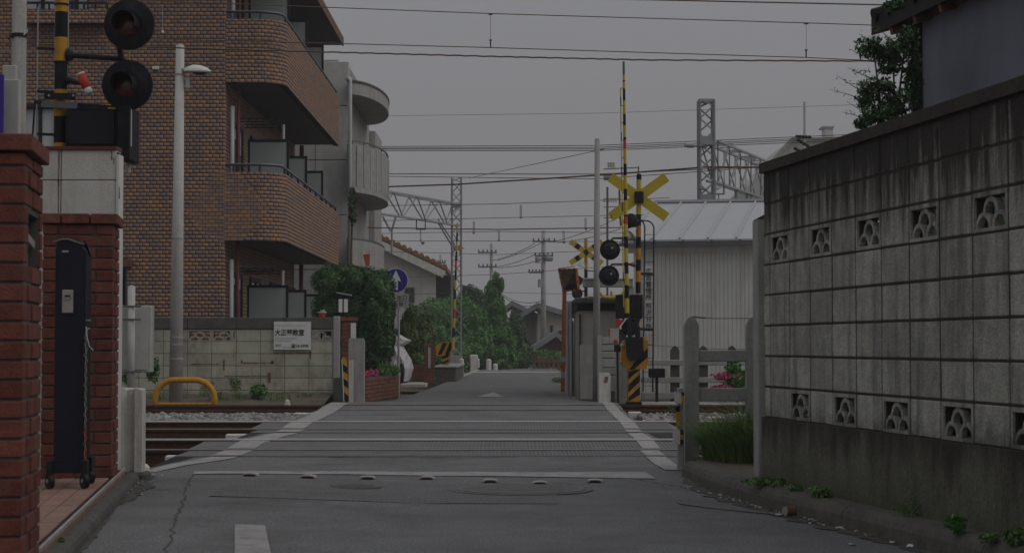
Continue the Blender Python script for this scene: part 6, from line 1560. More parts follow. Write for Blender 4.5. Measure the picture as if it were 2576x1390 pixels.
t = thing('striped_crossbar', at(1535, 742, 31.2), 'yellow curved crossbar seen below the concrete beam', 'barrier'); pts = [at(1508, 735, 31.2), at(1516, 746, 31.2), at(1540, 749, 31.2), at(1560, 744, 31.2), at(1575, 730, 31.2)]
g = G(); g.tube(pts, .03, M_yel2, 8); g.tube([at(1538, 748, 31.2), at(1538, 732, 31.2)], .02, M_yel2, 8); g.build('bar', t)
# utility shed
t = thing('utility_hut', at(1505, 1005, 32.5), 'small beige flat roofed hut behind the control cabinet', 'hut'); YU = 32.5
a, b = at(1455, 781, YU), at(1560, 1005, YU); g = G(); g.box(a.x, b.x, YU, YU + 2.5, 0, a.z, M_ivory); g.build('wall', t)
a, b = at(1450, 764, YU), at(1556, 780, YU); g = G(); g.box(a.x, b.x, YU - .1, YU + 2.5, b.z + .004, a.z, M_blkm); g.build('dark_strip', t)  # black strip between the roof and the wall
a, b = at(1446, 749, YU), at(1556, 763, YU); g = G(); g.box(a.x, b.x, YU - .3, YU + 2.7, b.z, a.z, M_concd, bev=.02); g.build('roof', t)
g = G(); a, b = at(1456, 790, YU - .01), at(1462, 1000, YU); g.box(a.x, b.x, YU - .05, YU - .002, 0, a.z, M_concd); g.build('corner_post', t)
t = thing('metal_fence', at(1440, 980, 34.5), 'grey upright corrugated fence strip right of the orange mirror post', 'fence')
for k in range(9):
    a, b = at(1426 + k * 3.4, 800 + (k % 3) * 6, 34.6 + k * .05), at(1429 + k * 3.4, 1000, 34.6 + k * .05); g = G(); g.box(a.x, b.x, 34.6 + k * .05, 34.65 + k * .05, 0, a.z, M_grey if k % 2 else M_greyd); g.build('slat', t)
for (u, m_) in ((1427, M_pvc), (1436, M_pvc)): a = at(u, 757, 34.3); g = G(); g.cyl((a.x, 34.3, 0), (a.x, 34.3, a.z), .028, m_, n=10); g.build('post', t)
a, b = at(1428, 757, 34.4), at(1455, 800, 34.4); g = G(); g.box(a.x, b.x, 34.4, 34.5, b.z, a.z, M_box); g.build('sign_panel', t)

# corrugated shed, turned slightly
t = thing('corrugated_shed', (3, 31, 0), 'long pale corrugated metal shed with light standing seam roof', 'shed')
RS = math.radians(-12); S0 = Vector((2.13, 31.3, 0)); ux = Vector((math.cos(RS), math.sin(RS), 0)); uy = Vector((-math.sin(RS), math.cos(RS), 0))
zw = at(0, 607, 31.2).z; g = G(); L_ = 6.6
pts = []; q = 0
while q < L_: pts += [(q, 0), (q + .052, 0), (q + .056, .012), (q + .066, .012), (q + .070, 0)]; q += .072
vs = []
for (q, d_) in pts:
    for z in (.0, zw): p = S0 + ux * q + uy * d_; vs.append((p.x, p.y, z))
g.add(vs, [(2 * i, 2 * i + 2, 2 * i + 3, 2 * i + 1) for i in range(len(pts) - 1)], M_corr); wl = g.build('corrugated_wall', t); wl['kind'] = 'stuff'
g = G(); A4 = [S0 + uy * .02, S0 + ux * L_ + uy * .02, S0 + ux * L_ + uy * 9, S0 + uy * 9]
g.add([(p.x, p.y, 0) for p in A4] + [(p.x, p.y, zw) for p in A4], [(0, 1, 5, 4), (1, 2, 6, 5), (2, 3, 7, 6), (3, 0, 4, 7)], M_corr); g.build('walls', t)
g = G(); rise = 1.0; run = 4.6; e0 = -.18
def rp(q, s): p = S0 + ux * q + uy * (e0 + s); return Vector((p.x, p.y, zw + .02 + rise * s / run))
g.add([rp(-.2, 0), rp(L_, 0), rp(L_, run), rp(-.2, run), rp(-.2, 0) - Vector((0, 0, .03)), rp(L_, 0) - Vector((0, 0, .03)), rp(L_, run) - Vector((0, 0, .03)), rp(-.2, run) - Vector((0, 0, .03))], [(0, 1, 2, 3), (4, 7, 6, 5), (0, 4, 5, 1), (0, 3, 7, 4)], M_roofm)
g.build('roof', t)
for k in range(14):
    q = -.15 + k * .49; g = G(); g.bar(rp(q, 0) + Vector((0, 0, .018)), rp(q, run) + Vector((0, 0, .018)), .028, .035, M_roofm); g.build('roof_seam', t)
g = G(); g.bar(rp(-.2, run) + Vector((0, 0, .03)), rp(L_, run) + Vector((0, 0, .03)), .16, .05, M_roofm); g.build('ridge_cap', t)
g = G(); g.bar(rp(-.22, -.05) - Vector((0, 0, .07)), rp(L_, -.05) - Vector((0, 0, .07)), .09, .06, M_gut); g.build('gutter', t)
for k in range(9):
    q = .2 + k * .49; g = G(); p = rp(q + .2, -.05); g.box(p.x - .02, p.x + .02, p.y - .06, p.y - .03, p.z - .05, p.z, M_gut); g.build('gutter_clip', t)
g = G(); g.bar(rp(-.15, .17) - Vector((0, 0, .18)), rp(L_, .17) - Vector((0, 0, .18)), .012, .16, M_corr); g.build('eave_board', t)
# vertical sign on the shed wall
sb = thing('vertical_sign', at(1632, 755, 31.0), 'narrow vertical sign with black Japanese characters on the shed wall', 'sign')
a, b = at(1622, 668, 31.0), at(1642.5, 838, 31.0)
g = G(); pa = Vector(((a.x + b.x) / 2, 31.02, (a.z + b.z) / 2)); g.prism([(-.075, -(a.z - b.z) / 2), (.075, -(a.z - b.z) / 2), (.075, (a.z - b.z) / 2), (-.075, (a.z - b.z) / 2)], pa, ux, (0, 0, 1), uy * .02, M_corr); g.build('board', sb)
for ch, v in (('広', 683), ('告', 699), ('管', 715.5), ('理', 732), ('所', 748), ('所', 770.5), ('沢', 787), ('分', 803), ('所', 821)):
    p = at(1632, v, 31.0); text(ch, .112, (p.x, 31.012, p.z), M_ink, sb, ax=ux, off=.005, name='character')
    
# concrete rail fence across the tracks
t = thing('concrete_fence', (3.0, 29.0, 0), 'grey concrete rail fence with pointed posts before the shed', 'fence')
YF = 29.0
for u in (1580 + 9, 1698.5, 1770, 1842):
    a = at(u, 869 if u > 1600 else 880, YF); w_ = .07; g = G(); g.prism([(-w_, 0), (w_, 0), (w_, a.z - .08), (w_ * .5, a.z - .02), (0, a.z), (-w_ * .5, a.z - .02), (-w_, a.z - .08)], (a.x, YF, 0), (1, 0, 0), (0, 0, 1), (0, .12, 0), M_concd); g.build('pointed_post', t)
for (v0, v1) in ((904, 918), (948, 962), (986, 1003)):
    a, b = at(1612, v0, YF), at(1905, v1, YF); g = G(); g.box(a.x, b.x, YF - .07, YF - .002, b.z, a.z, M_conc, bev=.01); g.build('rail', t)
g = G(); p, q = at(1612, 866, YF), at(1910, 878, YF); g.tube([p, p.lerp(q, .5) - Vector((0, 0, .03)), q], .004, M_wire, 5); g.build('wire', t)
g = G(); a, b = at(1632, 926, 28.5), at(1672, 949, 28.5); g.box(a.x, b.x, 28.4, 28.6, b.z, a.z, M_blk_p, bev=.01); g.box((a.x + b.x) / 2 - .02, (a.x + b.x) / 2 + .02, 28.45, 28.55, .05, b.z, M_blkm); g.build('junction_box', None, 'small black junction box hanging low beside the ladder foot', 'junction box')
g = G(); a, b = at(1606, 1000, 28.0), at(1700, 1012, 28.0); g.box(a.x, b.x + 4, 27.9, 28.8, -.1, .09, M_conc, bev=.02); g.build('concrete_footing', None, 'low concrete footing strip below the far rail fence', 'footing')
plant('azalea', (3.35, 28.2, .1), [(3.32, 28.2, .30, .22, .2, .07), (3.42, 28.3, .50, .25, .2, .07)], 900, .03, M_pink, 'bright pink azalea behind the near fence planks', 'flowering plant', seed=6, trunk=.008)
plant('shrub', (3.55, 28.3, .1), [(3.55, 28.3, .40, .22, .2, .22), (3.50, 28.3, .66, .12, .15, .14), (3.75, 28.3, .48, .18, .2, .15)], 1800, .035, M_leaf_md, 'small green shrub beside the pink azalea behind the planks', 'shrub', seed=7, trunk=.01)

# near right: plank fence
t = thing('plank_fence', (1.8, 14.0, 0), 'near concrete plank fence with two tall posts left of the block wall', 'fence')
for (u0, u1, vt, Y) in ((1722, 1758, 795, 14.1), (1878, 1908, 797, 14.1)):
    a, b = at(u0, vt, Y), at(u1, vt, Y); w_ = (b.x - a.x); g = G()
    g.prism([(a.x, .0), (b.x, .0), (b.x, a.z - .07), (b.x - w_ * .25, a.z - .012), (b.x - w_ * .5, a.z), (a.x + w_ * .25, a.z - .012), (a.x, a.z - .07)], (0, Y, 0), (1, 0, 0), (0, 0, 1), (0, .11, 0), M_conc); g.build('post', t)
for (v0, v1) in ((880, 909), (975, 1008), (1072, 1106)):
    a, b = at(1757, v0, 14.14), at(1879, v1, 14.14); g = G(); g.box(a.x, b.x, 14.13, 14.19, b.z, a.z, M_conc, bev=.006); g.build('plank', t)
g = G(); p, q = at(1741, 795, 14.15), at(1893, 800, 14.15); g.tube([p, p.lerp(q, .35) - Vector((0, 0, .012)), q], .003, M_wire, 5); g.tube([at(1745, 797, 14.12), at(1775, 800, 14.12)], .005, M_wireb, 5); g.build('wire', t)
t = thing('marker_post', at(1710, 1180, 14.0), 'weathered slim post with pale plates and yellow black strips', 'post')
a = at(1704, 985, 14.0); b = at(1721, 1182, 14.0); g = G(); g.box(a.x, b.x, 14.0, 14.07, .0, at(0, 975, 14).z, M_conc, bev=.006); g.build('shaft', t)
for (u0, u1, v0, v1) in ((1697, 1714, 983, 1017), (1693, 1711, 1076, 1118)):
    a, b = at(u0, v0, 13.97), at(u1, v1, 13.97); g = G(); g.prism([(a.x, b.z + .02), (b.x, b.z), (b.x, a.z - .015), (a.x, a.z)], (0, 13.97, 0), (1, 0, 0), (0, 0, 1), (0, .02, 0), M_whitec); g.build('plate', t)
for i, (u, v0, v1) in enumerate(((1716, 986, 994), (1716, 994, 1012), (1705, 1020, 1035), (1706, 1035, 1072), (1714, 1080, 1092), (1714, 1092, 1104), (1714, 1104, 1116))):
    a, b = at(u - 5, v0, 13.98), at(u + 5, v1, 13.98); g = G(); g.box(a.x, b.x, 13.975, 13.998, b.z, a.z, (M_blk_p, M_yel)[i % 2 if i < 4 else (i + 0) % 2]); g.build('strip', t)
# grass and weeds
grassy('tall_grass', [(1.78, 13.9, .10, .26), (2.0, 13.85, .10, .28), (2.22, 13.7, .10, .25), (2.3, 13.3, .10, .22), (2.05, 13.5, .10, .28), (1.75, 13.6, .10, .2), (1.62, 13.85, .10, .14)], 'dense green grass clump growing under the plank fence', 'grass', 1500, .40, kind='stuff', seed=2, wd=.0032)
grassy('short_grass', [(-8 + k * .33, 28.95 + .25 * math.sin(k * 2.3), .12, .16) for k in range(15)], 'sparse dry grass on the earth bank below the pale block wall', 'grass', 60, .16, kind='stuff', seed=12, wd=.006)
grassy('tall_grass', [(1.9, 14.25, .1, .2), (2.12, 14.3, .1, .22), (2.3, 14.4, .1, .2)], 'taller grass stalks rising behind the fence planks', 'grass', 260, .62, kind='stuff', seed=9, wd=.003)
def weed(u, v, r_, h_, n, m, label, seed, leaf=.02, Y=None, zoff=.12):
    p = gz(u, v, zoff) if Y is None else at(u, v, Y); z0 = zoff if Y is None else p.z
    t = thing('weed', (p.x, p.y, z0), label, 'weed', 'weeds growing along the kerb and walls')
    V, Fq = foliage([(p.x, p.y, z0 + h_ * .5, r_, r_, h_ * .55)], n, leaf, m, seed, gap=.3, shell=.5, flat=.4); c = V.mean(0); link('leaves', rawmesh('leaves', V - c, Fq, [m]), c, t)
    g = G()
    for k in range(6):
        a = k * 1.05 + seed; g.tube([(p.x, p.y, z0 - .01), (p.x + r_ * .5 * math.cos(a), p.y + r_ * .5 * math.sin(a), z0 + h_ * .5), (p.x + r_ * .9 * math.cos(a), p.y + r_ * .9 * math.sin(a), z0 + h_ * .9)], .0022, M_leaf_md, 4)
    g.build('stems', t)
weed(1948, 1278, .055, .13, 420, M_grass, 'feathery green weed growing from the gutter beside the kerb', 21, .012, zoff=.0)
weed(1925, 1222, .14, .05, 330, M_leaf_lt, 'low leafy weed at the foot of the wall end', 22, .016)
weed(2000, 1236, .06, .04, 140, M_leaf_md, 'small flat weed right of the wall end pilaster', 23, .014)
weed(2066, 1252, .08, .06, 200, M_leaf_lt, 'broad leaved weed against the mossy plinth', 24, .018)
weed(2280, 1300, .09, .10, 220, M_leaf_ol, 'thin yellowish weed leaning on the plinth', 25, .008)
weed(2405, 1340, .05, .085, 200, M_leaf_md, 'dark green weed on the kerb near the right edge', 26, .016)
weed(2490, 1362, .05, .04, 120, M_leaf_lt, 'low pale green weed right of the dark green one', 27, .014)
weed(2560, 1372, .06, .08, 260, M_leaf_lt, 'bright weed at the right edge of the picture', 28, .018)
weed(152, 1370, .025, .03, 60, M_leaf_lt, 'tiny green weed in the left gutter joint', 29, .010, zoff=.1)
weed(650, 1000, .16, .22, 500, M_leaf_md, 'bushy green weed below the pale block wall', 30, .03, Y=28.75)
weed(590, 985, .12, .25, 260, M_leaf_ol, 'thin weed between the hoop and the bushy weed', 31, .022, Y=28.75)
weed(520, 990, .14, .20, 260, M_leaf_ol, 'dry olive weed right beside the yellow hoop', 32, .025, Y=28.7)
weed(384, 960, .12, .42, 420, M_leaf_md, 'leafy weed beside the grey equipment box post', 33, .03, Y=28.2)
weed(320, 965, .10, .36, 260, M_leaf_ol, 'tangled weed under the grey equipment box', 34, .03, Y=28.4)
weed(1436, 975, .13, .24, 260, M_leaf_md, 'green weed at the foot of the corrugated fence strip', 35, .025, zoff=.0)
weed(1404, 962, .22, .20, 300, M_leaf_ol, 'dark sprawling weed left of the orange post', 36, .025, zoff=.0)
weed(1085, 962, .15, .22, 300, M_leaf_lt, 'bright green weed at the small brick post', 37, .03, zoff=.0)
weed(1702, 1048, .10, .10, 50, M_leaf_ol, 'arching pale grass leaf by the marker post', 38, .012, Y=14.3)
# litter
g = G(); p = gz(1976, 1300); g.cyl((p.x, p.y, .035), (p.x + .055, p.y + .03, .035), .030, M_wood, n=14); g.cyl((p.x - .004, p.y - .002, .035), (p.x, p.y, .035), .028, M_silver, n=14); g.build('drink_can', None, 'crushed brown drink can lying in the right gutter', 'can')
lits = [(1962, 1297, .03, 'white scrap of paper left of the drink can'), (2112, 1330, .035, 'flat white paper scrap near the kerb joint'), (2158, 1338, .022, 'little white scrap beside the flat paper'), (2143, 1371, .022, 'thin white scrap close to the bottom edge'),
        (2245, 1366, .018, 'pale scrap of litter against the right kerb'), (2290, 1377, .02, 'crumpled white scrap nearest the bottom right'), (1912, 1279, .012, 'tiny white crumb of litter in the gutter'), (1735, 1224, .02, 'white petal shaped scrap at the kerb start')]
for i, (u, v, s, lab) in enumerate(lits):
    p = gz(u, v); g = G(); rr = random.Random(i); n = 6; ring = [(p.x + s * rr.uniform(.6, 1.1) * math.cos(k), p.y + s * 1.6 * rr.uniform(.6, 1.1) * math.sin(k), .006 + rr.uniform(0, .012)) for k in range(n)]
    g.add(ring + [(p.x, p.y, .012)] + [(q[0], q[1], q[2] - .004) for q in ring], [(k, (k + 1) % n, n) for k in range(n)] + [(n + 1 + k, k, (k + 1) % n, n + 1 + (k + 1) % n)[::-1] for k in range(n)], M_signw); g.build('paper_scrap', None, lab, 'litter', 'white scraps along the right gutter')
g = G(); rr = random.Random(11)
for k in range(420):
    if k < 300: y = rr.uniform(9.0, 13.4); x_ = interp(RE, y) - abs(rr.gauss(0, .05)) - .005
    else: y = rr.uniform(11.3, 13.7); x_ = interp(LE, y) + abs(rr.gauss(0, .06)) + .005
    s = rr.uniform(.004, .012); a = rr.uniform(0, 3); dx, dy = s * 1.6 * math.cos(a), s * 1.6 * math.sin(a); z = .008 + wob(x_, y) + rr.uniform(0, .006); m_ = rr.choice([M_concd, M_wood, M_concl, M_cap, M_leaf_ol])
    g.add([(x_ - dx, y - dy, z), (x_ + dy * .5, y - dx * .5, z + .003), (x_ + dx, y + dy, z + .004), (x_ - dy * .5, y + dx * .5, z)], [(0, 1, 2, 3)], m_)
g.build('leaf_litter', kind='stuff')

# ================================================================== MIRROR AND SECOND CROSSING
t = thing('traffic_mirror', at(1416, 985, 36), 'tilted rectangular traffic mirror with orange striped frame on orange post', 'traffic mirror')
YMi = 36.0; p, q = at(1415.5, 985, YMi), at(1420, 733, YMi); g = G(); 
for i, (f0, f1, m_) in enumerate(((0, .14, M_orange), (.14, .20, M_box), (.20, .30, M_orange), (.30, .35, M_box), (.35, 1, M_orange))):
    g.cyl(p.lerp(q, f0), p.lerp(q, f1), .043, m_, n=12)
g.build('post', t)
C4 = [at(1417, 732, YMi), at(1455, 728, YMi - .25), at(1449.5, 676, YMi - .22), at(1406, 678, YMi + .03)]
n_ = (C4[1] - C4[0]).cross(C4[3] - C4[0]).normalized()
if n_.y > 0: n_ = -n_
g = G(); ins = [c.lerp((C4[0] + C4[2]) / 2, .10) + n_ * .012 for c in C4]; g.add(ins + [c - n_ * .02 for c in ins], [(0, 1, 2, 3), (4, 7, 6, 5), (0, 4, 5, 1), (1, 5, 6, 2), (2, 6, 7, 3), (3, 7, 4, 0)], M_mirror); g.build('mirror_face', t)
g = G(); g.add(C4 + [c - n_ * .05 for c in C4], [(0, 1, 2, 3), (4, 7, 6, 5), (0, 4, 5, 1), (1, 5, 6, 2), (2, 6, 7, 3), (3, 7, 4, 0)], M_orange); g.build('backing', t)
for i in range(4):
    a, b = C4[i], C4[(i + 1) % 4]; k = 7
    for j in range(k): g = G(); g.bar(a.lerp(b, j / k) + n_ * .01, a.lerp(b, (j + .98) / k) + n_ * .01, .03, .03, M_yel if j % 2 else M_darkred if i % 2 == 0 else M_orange); g.build('frame_band', t)
g = G(); a, b = at(1404, 676, YMi - .05), at(1446, 670, YMi - .3); v4 = [a, b, b + Vector((0, -.14, -.01)), a + Vector((0, -.14, -.01))]; g.add(v4 + [x_ + Vector((0, 0, .015)) for x_ in v4], [(0, 3, 2, 1), (4, 5, 6, 7), (0, 1, 5, 4), (1, 2, 6, 5), (2, 3, 7, 6), (3, 0, 4, 7)], M_orange); g.build('visor', t)
Y2 = 56.0
t = thing('crossing_signal', at(1474, 920, Y2), 'distant crossing signal with black banded yellow crossbuck', 'crossing signal')
g = G(); ed = [600, 630, 660, 678, 700, 722, 745, 768, 790, 815, 840, 870, 900, 930]
def p2(v): return at(1474 + (v - 600) * .0, v, Y2)
for i in range(len(ed) - 1): g.cyl(p2(ed[i]), p2(ed[i + 1]), .055, M_yel if i % 2 == 0 or i < 3 else M_blk_p, n=10)
g.build('pole', t)
cc_ = at(1474.5, 634.6, Y2 - .08)
for s in (1, -1):
    a = math.radians(34.5) * s; ax = Vector((math.cos(a), 0, math.sin(a))); az = Vector((-math.sin(a), 0, math.cos(a))); y = Y2 - .09 - (.01 if s > 0 else 0)
    g = G(); L_, W_ = 1.22, .17; g.prism([(-L_ / 2, -W_ / 2), (L_ / 2, -W_ / 2), (L_ / 2, W_ / 2), (-L_ / 2, W_ / 2)], (cc_.x, y, cc_.z), ax, az, (0, .006, 0), M_yel2); bd = g.build('crossbuck_board', t)
    for (x0, x1) in ((-.40, -.25), (-.07, .07), (.25, .40)): g = G(); g.prism([(x0, -W_ / 2), (x1, -W_ / 2), (x1, W_ / 2), (x0, W_ / 2)], (cc_.x, y - .003, cc_.z), ax, az, (0, .0025, 0), M_blk_p); g.build('black_band', bd)
g = G(); p = at(1466, 664, Y2 - .2); g.cyl((p.x, p.y, p.z + .10), (p.x - .06, p.y, p.z - .07), .05, M_pvc, .15, n=14); g.build('bell', t)
for (u, v) in ((1452, 706), (1452, 738)):
    c = at(u, v, Y2 - .3); g = G(); g.cyl((c.x, c.y, c.z), (c.x, c.y + .03, c.z), .17, M_blk_p, n=26); bd = g.build('lamp_backboard', t)
    g = G(); q = p2(v - 6); g.tube([(q.x, Y2, q.z), (c.x, c.y + .1, q.z), (c.x, c.y + .05, c.z)], .02, M_blkm, 6); g.build('lamp_arm', t)
g = G(); a, b = at(1480, 746, Y2), at(1500, 747, Y2); g.bar(p2(746), b, .03, .03, M_blkm); g.bar(p2(680), at(1496, 682, Y2), .03, .03, M_blkm); g.build('side_arm', t)
# equipment on mast behind the pole
t = thing('catenary_mast', at(1527, 560, 48), 'thin rusty tube mast with insulators behind the yellow crossbuck', 'utility pole')
g = G(); g.tube([at(1528, 900, 48), at(1528, 470, 48)], .03, M_greyd, 6); g.tube([at(1518, 425, 48), at(1607, 421, 48)], .02, M_grey, 6); g.tube([at(1607, 418, 48), at(1605, 440, 48)], .018, M_wireb, 6); g.build('tubes', t)
g = G(); a, b = at(1519, 436, 48), at(1542, 452, 48); g.box(a.x, b.x, 47.9, 48.2, b.z, a.z, M_grey, bev=.02); g.build('transformer_box', t)
for k in range(3): g = G(); p = at(1532 + k * 6, 416, 48); g.cyl((p.x, 48, p.z - .05), (p.x, 48, p.z + .08), .04, M_concl, n=10); g.build('insulator', t)
for v in (500, 521, 548): g = G(); g.bar(at(1518, v, 48), at(1560, v - 1, 48), .02, .02, M_wireb); g.build('crossarm', t)
for k in range(6): g = G(); p = at(1520 + k * 6, 503, 48); g.cyl((p.x, 48, p.z - .06), (p.x, 48, p.z + .04), .022, M_concl, n=8); g.build('insulator', t)
g = G(); g.tube([at(1558, 478, 48), at(1560, 540, 48), at(1562, 568, 48)], .028, M_wireb, 6); g.build('conduit', t)

# ================================================================== DISTANT POLES, TREES, HOUSES
def upole(name, u, v0, v1, Y, r_, arms, label, boxes=(), m=M_conc):
    p, q = at(u, v1, Y), at(u, v0, Y); t = thing(name, (p.x, Y, 0), label, 'utility pole')
    g = G(); g.cyl((p.x, Y, -.1), (q.x, Y, q.z), r_, m, r_ * .6, n=12); g.build('shaft', t, smooth=True)
    for (v, u0, u1) in arms:
        g = G(); g.bar(at(u0, v, Y - .2), at(u1, v, Y - .2), .08, .08, M_greyd); ar = g.build('crossarm', t)
        for k in range(5): x_ = at(u0 + (u1 - u0) * (k + .15) / 4.4, v - 3, Y - .2); g = G(); g.cyl((x_.x, x_.y, x_.z - .06), (x_.x, x_.y, x_.z + .10), .04, M_concd, n=8); g.build('insulator', ar)
    for (u0, u1, va, vb) in boxes:
        a, b = at(u0, va, Y - .25), at(u1, vb, Y - .25); g = G(); g.cyl(((a.x + b.x) / 2, Y - .25, b.z), ((a.x + b.x) / 2, Y - .25, a.z), (b.x - a.x) / 2, M_grey, n=14); g.build('transformer', t)
    return t
upole('utility_pole', 1367, 580, 905, 92, .17, [(607, 1340, 1398), (643, 1345, 1392), (685, 1330, 1368), (655, 1368, 1390)], 'tallest distant utility pole with transformers right of the conical tree', [(1346, 1360, 646, 661), (1353, 1363, 702, 722), (1373, 1382, 640, 650)])
upole('utility_pole', 1236, 612, 760, 100, .14, [(635, 1203, 1250), (671, 1203, 1250)], 'thin distant utility pole rising directly behind the conical tree')
upole('utility_pole', 1108, 640, 720, 110, .10, [(661, 1095, 1121)], 'faint small utility pole left of the slim lattice mast')
upole('utility_pole', 2024, 256, 700, 60, .07, [], 'bare straight pole rising beside the pale gabled building', m=M_conc)
t = thing('catenary_bracket', at(2030, 370, 45), 'dark insulator brackets above the tall block wall end', 'bracket')
for k, (u0, v0, u1, v1) in enumerate(((2005, 350, 2042, 374), (1998, 372, 2030, 392), (2002, 343, 2040, 345))):
    g = G(); a, b = at(u0, v0, 45), at(u1, v1, 45); g.bar(a, b, .05, .05, M_greyd); g.build('arm', t)
    for j in range(5): c = a.lerp(b, (j + .5) / 5); g = G(); g.sphere(c, (.055, .055, .045), M_blkm, 8, 6); g.build('insulator', t)
t = thing('gabled_building', at(2030, 500, 95), 'pale gabled building barely visible above the block wall', 'building')
g = G(); YGb = 95; a, b, c_, d_ = at(1925, 425, YGb), at(1990, 352, YGb), at(2140, 352, YGb), at(2140, 500, YGb)
g.prism([(a.x - 1, 0), (c_.x + 12, 0), (c_.x + 12, c_.z), (b.x, c_.z), (a.x, a.z), (a.x - 1, a.z - 1)], (0, YGb, 0), (1, 0, 0), (0, 0, 1), (0, 8, 0), M_concl); g.build('wall', t)
g = G(); g.bar(at(1918, 432, YGb - .2), at(1992, 349, YGb - .2), .2, .16, M_conc); g.bar(at(1992, 349, YGb - .2), at(2180, 350, YGb - .2), .2, .12, M_conc); g.build('roof_edge', t)
g = G(); a, b = at(2075, 322, YGb + 3), at(2096, 350, YGb + 3); g.box(a.x, b.x, YGb + 3, YGb + 4, 9, a.z, M_concl); g.box(a.x - .15, b.x + .05, YGb + 2.9, YGb + 4.1, a.z + .002, a.z + .1, M_conc); g.build('chimney', t)
for (u0, u1, v) in ((1960, 1992, 364), (1985, 2015, 384), (1990, 2030, 399)):
    pass
def house(name, Y, wallu, wallv, roof, label, m=M_ivory, dep=8, wins=()):
    a, b = at(wallu[0], wallv[0], Y), at(wallu[1], wallv[1], Y); t = thing(name, ((a.x + b.x) / 2, Y, 0), label, 'house')
    g = G(); g.box(a.x, b.x, Y, Y + dep, -.2, a.z, m); g.build('wall', t)
    (ul, vl), (um, vm), (ur, vr) = roof; A, B_, C_ = at(ul, vl, Y - .6), at(um, vm, Y - .6), at(ur, vr, Y - .6); th = Vector((0, 0, .28)); dd = Vector((0, dep + 1.2, 0))
    for (P, Q) in ((A, B_), (B_, C_)):
        g = G(); v4 = [P, Q, Q + dd, P + dd]; g.add(v4 + [x_ + th for x_ in v4], [(0, 3, 2, 1), (4, 5, 6, 7), (0, 1, 5, 4), (1, 2, 6, 5), (2, 3, 7, 6), (3, 0, 4, 7)], M_rooft); g.build('roof', t)
    g = G(); g.prism([(a.x, a.z), (b.x, a.z), (B_.x, B_.z)], (0, Y, 0), (1, 0, 0), (0, 0, 1), (0, .3, 0), m) ; g.build('gable', t)
    for (u0, u1, v0, v1) in wins:
        c, d2 = at(u0, v0, Y - .05), at(u1, v1, Y - .05); g = G(); g.box(c.x, d2.x, Y - .06, Y - .002, d2.z, c.z, M_glass); w_ = g.build('window', t)
        g = G(); g.box(c.x - .06, d2.x + .06, Y - .09, Y - .061, c.z, c.z + .06, M_whitec); g.box(c.x - .06, d2.x + .06, Y - .09, Y - .061, d2.z - .06, d2.z, M_whitec); g.build('frame', w_)
    return t
house('house', 100, (1282, 1352), (800, 930), ((1262, 790), (1288, 768), (1362, 806)), 'distant house with pale wall and low grey roof behind the conical tree')
house('house', 94, (1352, 1425), (800, 930), ((1300, 806), (1352, 774), (1440, 800)), 'distant house with small dark window right of the far utility pole', wins=((1384, 1391, 817, 836), (1404, 1420, 830, 842)))
house('house', 86, (1350, 1420), (880, 930), ((1338, 886), (1400, 846), (1436, 886)), 'low distant house with grey roof just beyond the crest', m=M_wood)
house('house', 130, (1000, 1100), (760, 930), ((980, 775), (1050, 740), (1120, 775)), 'faint hidden house far behind the left bushes')
g = G(); 
t = thing('garden_fence', at(1370, 920, 80), 'small timber garden fence at the end of the road', 'fence')
for k in range(6): p = at(1345 + k * 12, 912, 80); g = G(); g.box(p.x - .06, p.x + .06, 80, 80.1, -.2, p.z + .2, M_wood); g.build('post', t)
g = G(); g.bar(at(1342, 908, 80), at(1412, 908, 80), .05, .10, M_wood); g.build('rail', t)
plant('hedge', (1.6, 82, 0), [(1.45, 82, .35, .6, .5, .45), (2.2, 82, .35, .5, .5, .40)], 2500, .07, M_leaf_lt, 'small bright hedge at the end of the road', 'hedge', seed=14, gap=.2, core=.8)
plant('shrub', (-2.6, 50.5, 0), [bl(1046, 805, 36, 44, 50.5), bl(1030, 850, 34, 50, 50.3), bl(1066, 858, 30, 50, 50.6), bl(1052, 905, 44, 34, 50.4)], 15000, .040, M_leaf_ol, 'olive brown round bush behind the covered motorcycle', 'bush', seed=10, gap=.05, core=.85, shell=.2)
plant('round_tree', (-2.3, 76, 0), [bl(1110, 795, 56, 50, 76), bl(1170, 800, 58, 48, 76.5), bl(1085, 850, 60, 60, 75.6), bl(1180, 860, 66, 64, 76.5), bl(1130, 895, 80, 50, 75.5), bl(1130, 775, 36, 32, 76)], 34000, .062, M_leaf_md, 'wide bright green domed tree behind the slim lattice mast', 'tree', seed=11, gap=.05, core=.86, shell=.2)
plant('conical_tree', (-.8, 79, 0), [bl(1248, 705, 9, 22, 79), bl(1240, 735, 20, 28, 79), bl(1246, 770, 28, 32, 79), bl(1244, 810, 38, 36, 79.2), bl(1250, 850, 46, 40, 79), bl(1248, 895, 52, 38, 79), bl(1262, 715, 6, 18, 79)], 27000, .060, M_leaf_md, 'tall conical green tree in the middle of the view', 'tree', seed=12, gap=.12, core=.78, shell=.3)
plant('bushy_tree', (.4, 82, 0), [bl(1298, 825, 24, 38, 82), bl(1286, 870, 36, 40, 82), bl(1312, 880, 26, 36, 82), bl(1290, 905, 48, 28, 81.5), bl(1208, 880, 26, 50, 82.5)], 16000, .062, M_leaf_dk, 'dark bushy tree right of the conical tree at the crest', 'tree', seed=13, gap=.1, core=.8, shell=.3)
plant('shrub', (-.5, 75, -.05), [bl(1262, 912, 14, 10, 75), bl(1276, 920, 10, 7, 75)], 700, .06, M_leaf_lt, 'low bright plant beside the shortest white bollard', 'shrub', seed=15, trunk=.02)
plant('evergreen_tree', (-1.9, 88, 0), [bl(1180, 745, 26, 28, 88), bl(1200, 770, 30, 40, 88)], 5000, .07, M_leaf_dk, 'dark evergreen tree behind the brown pergola', 'tree', seed=16, gap=.2)

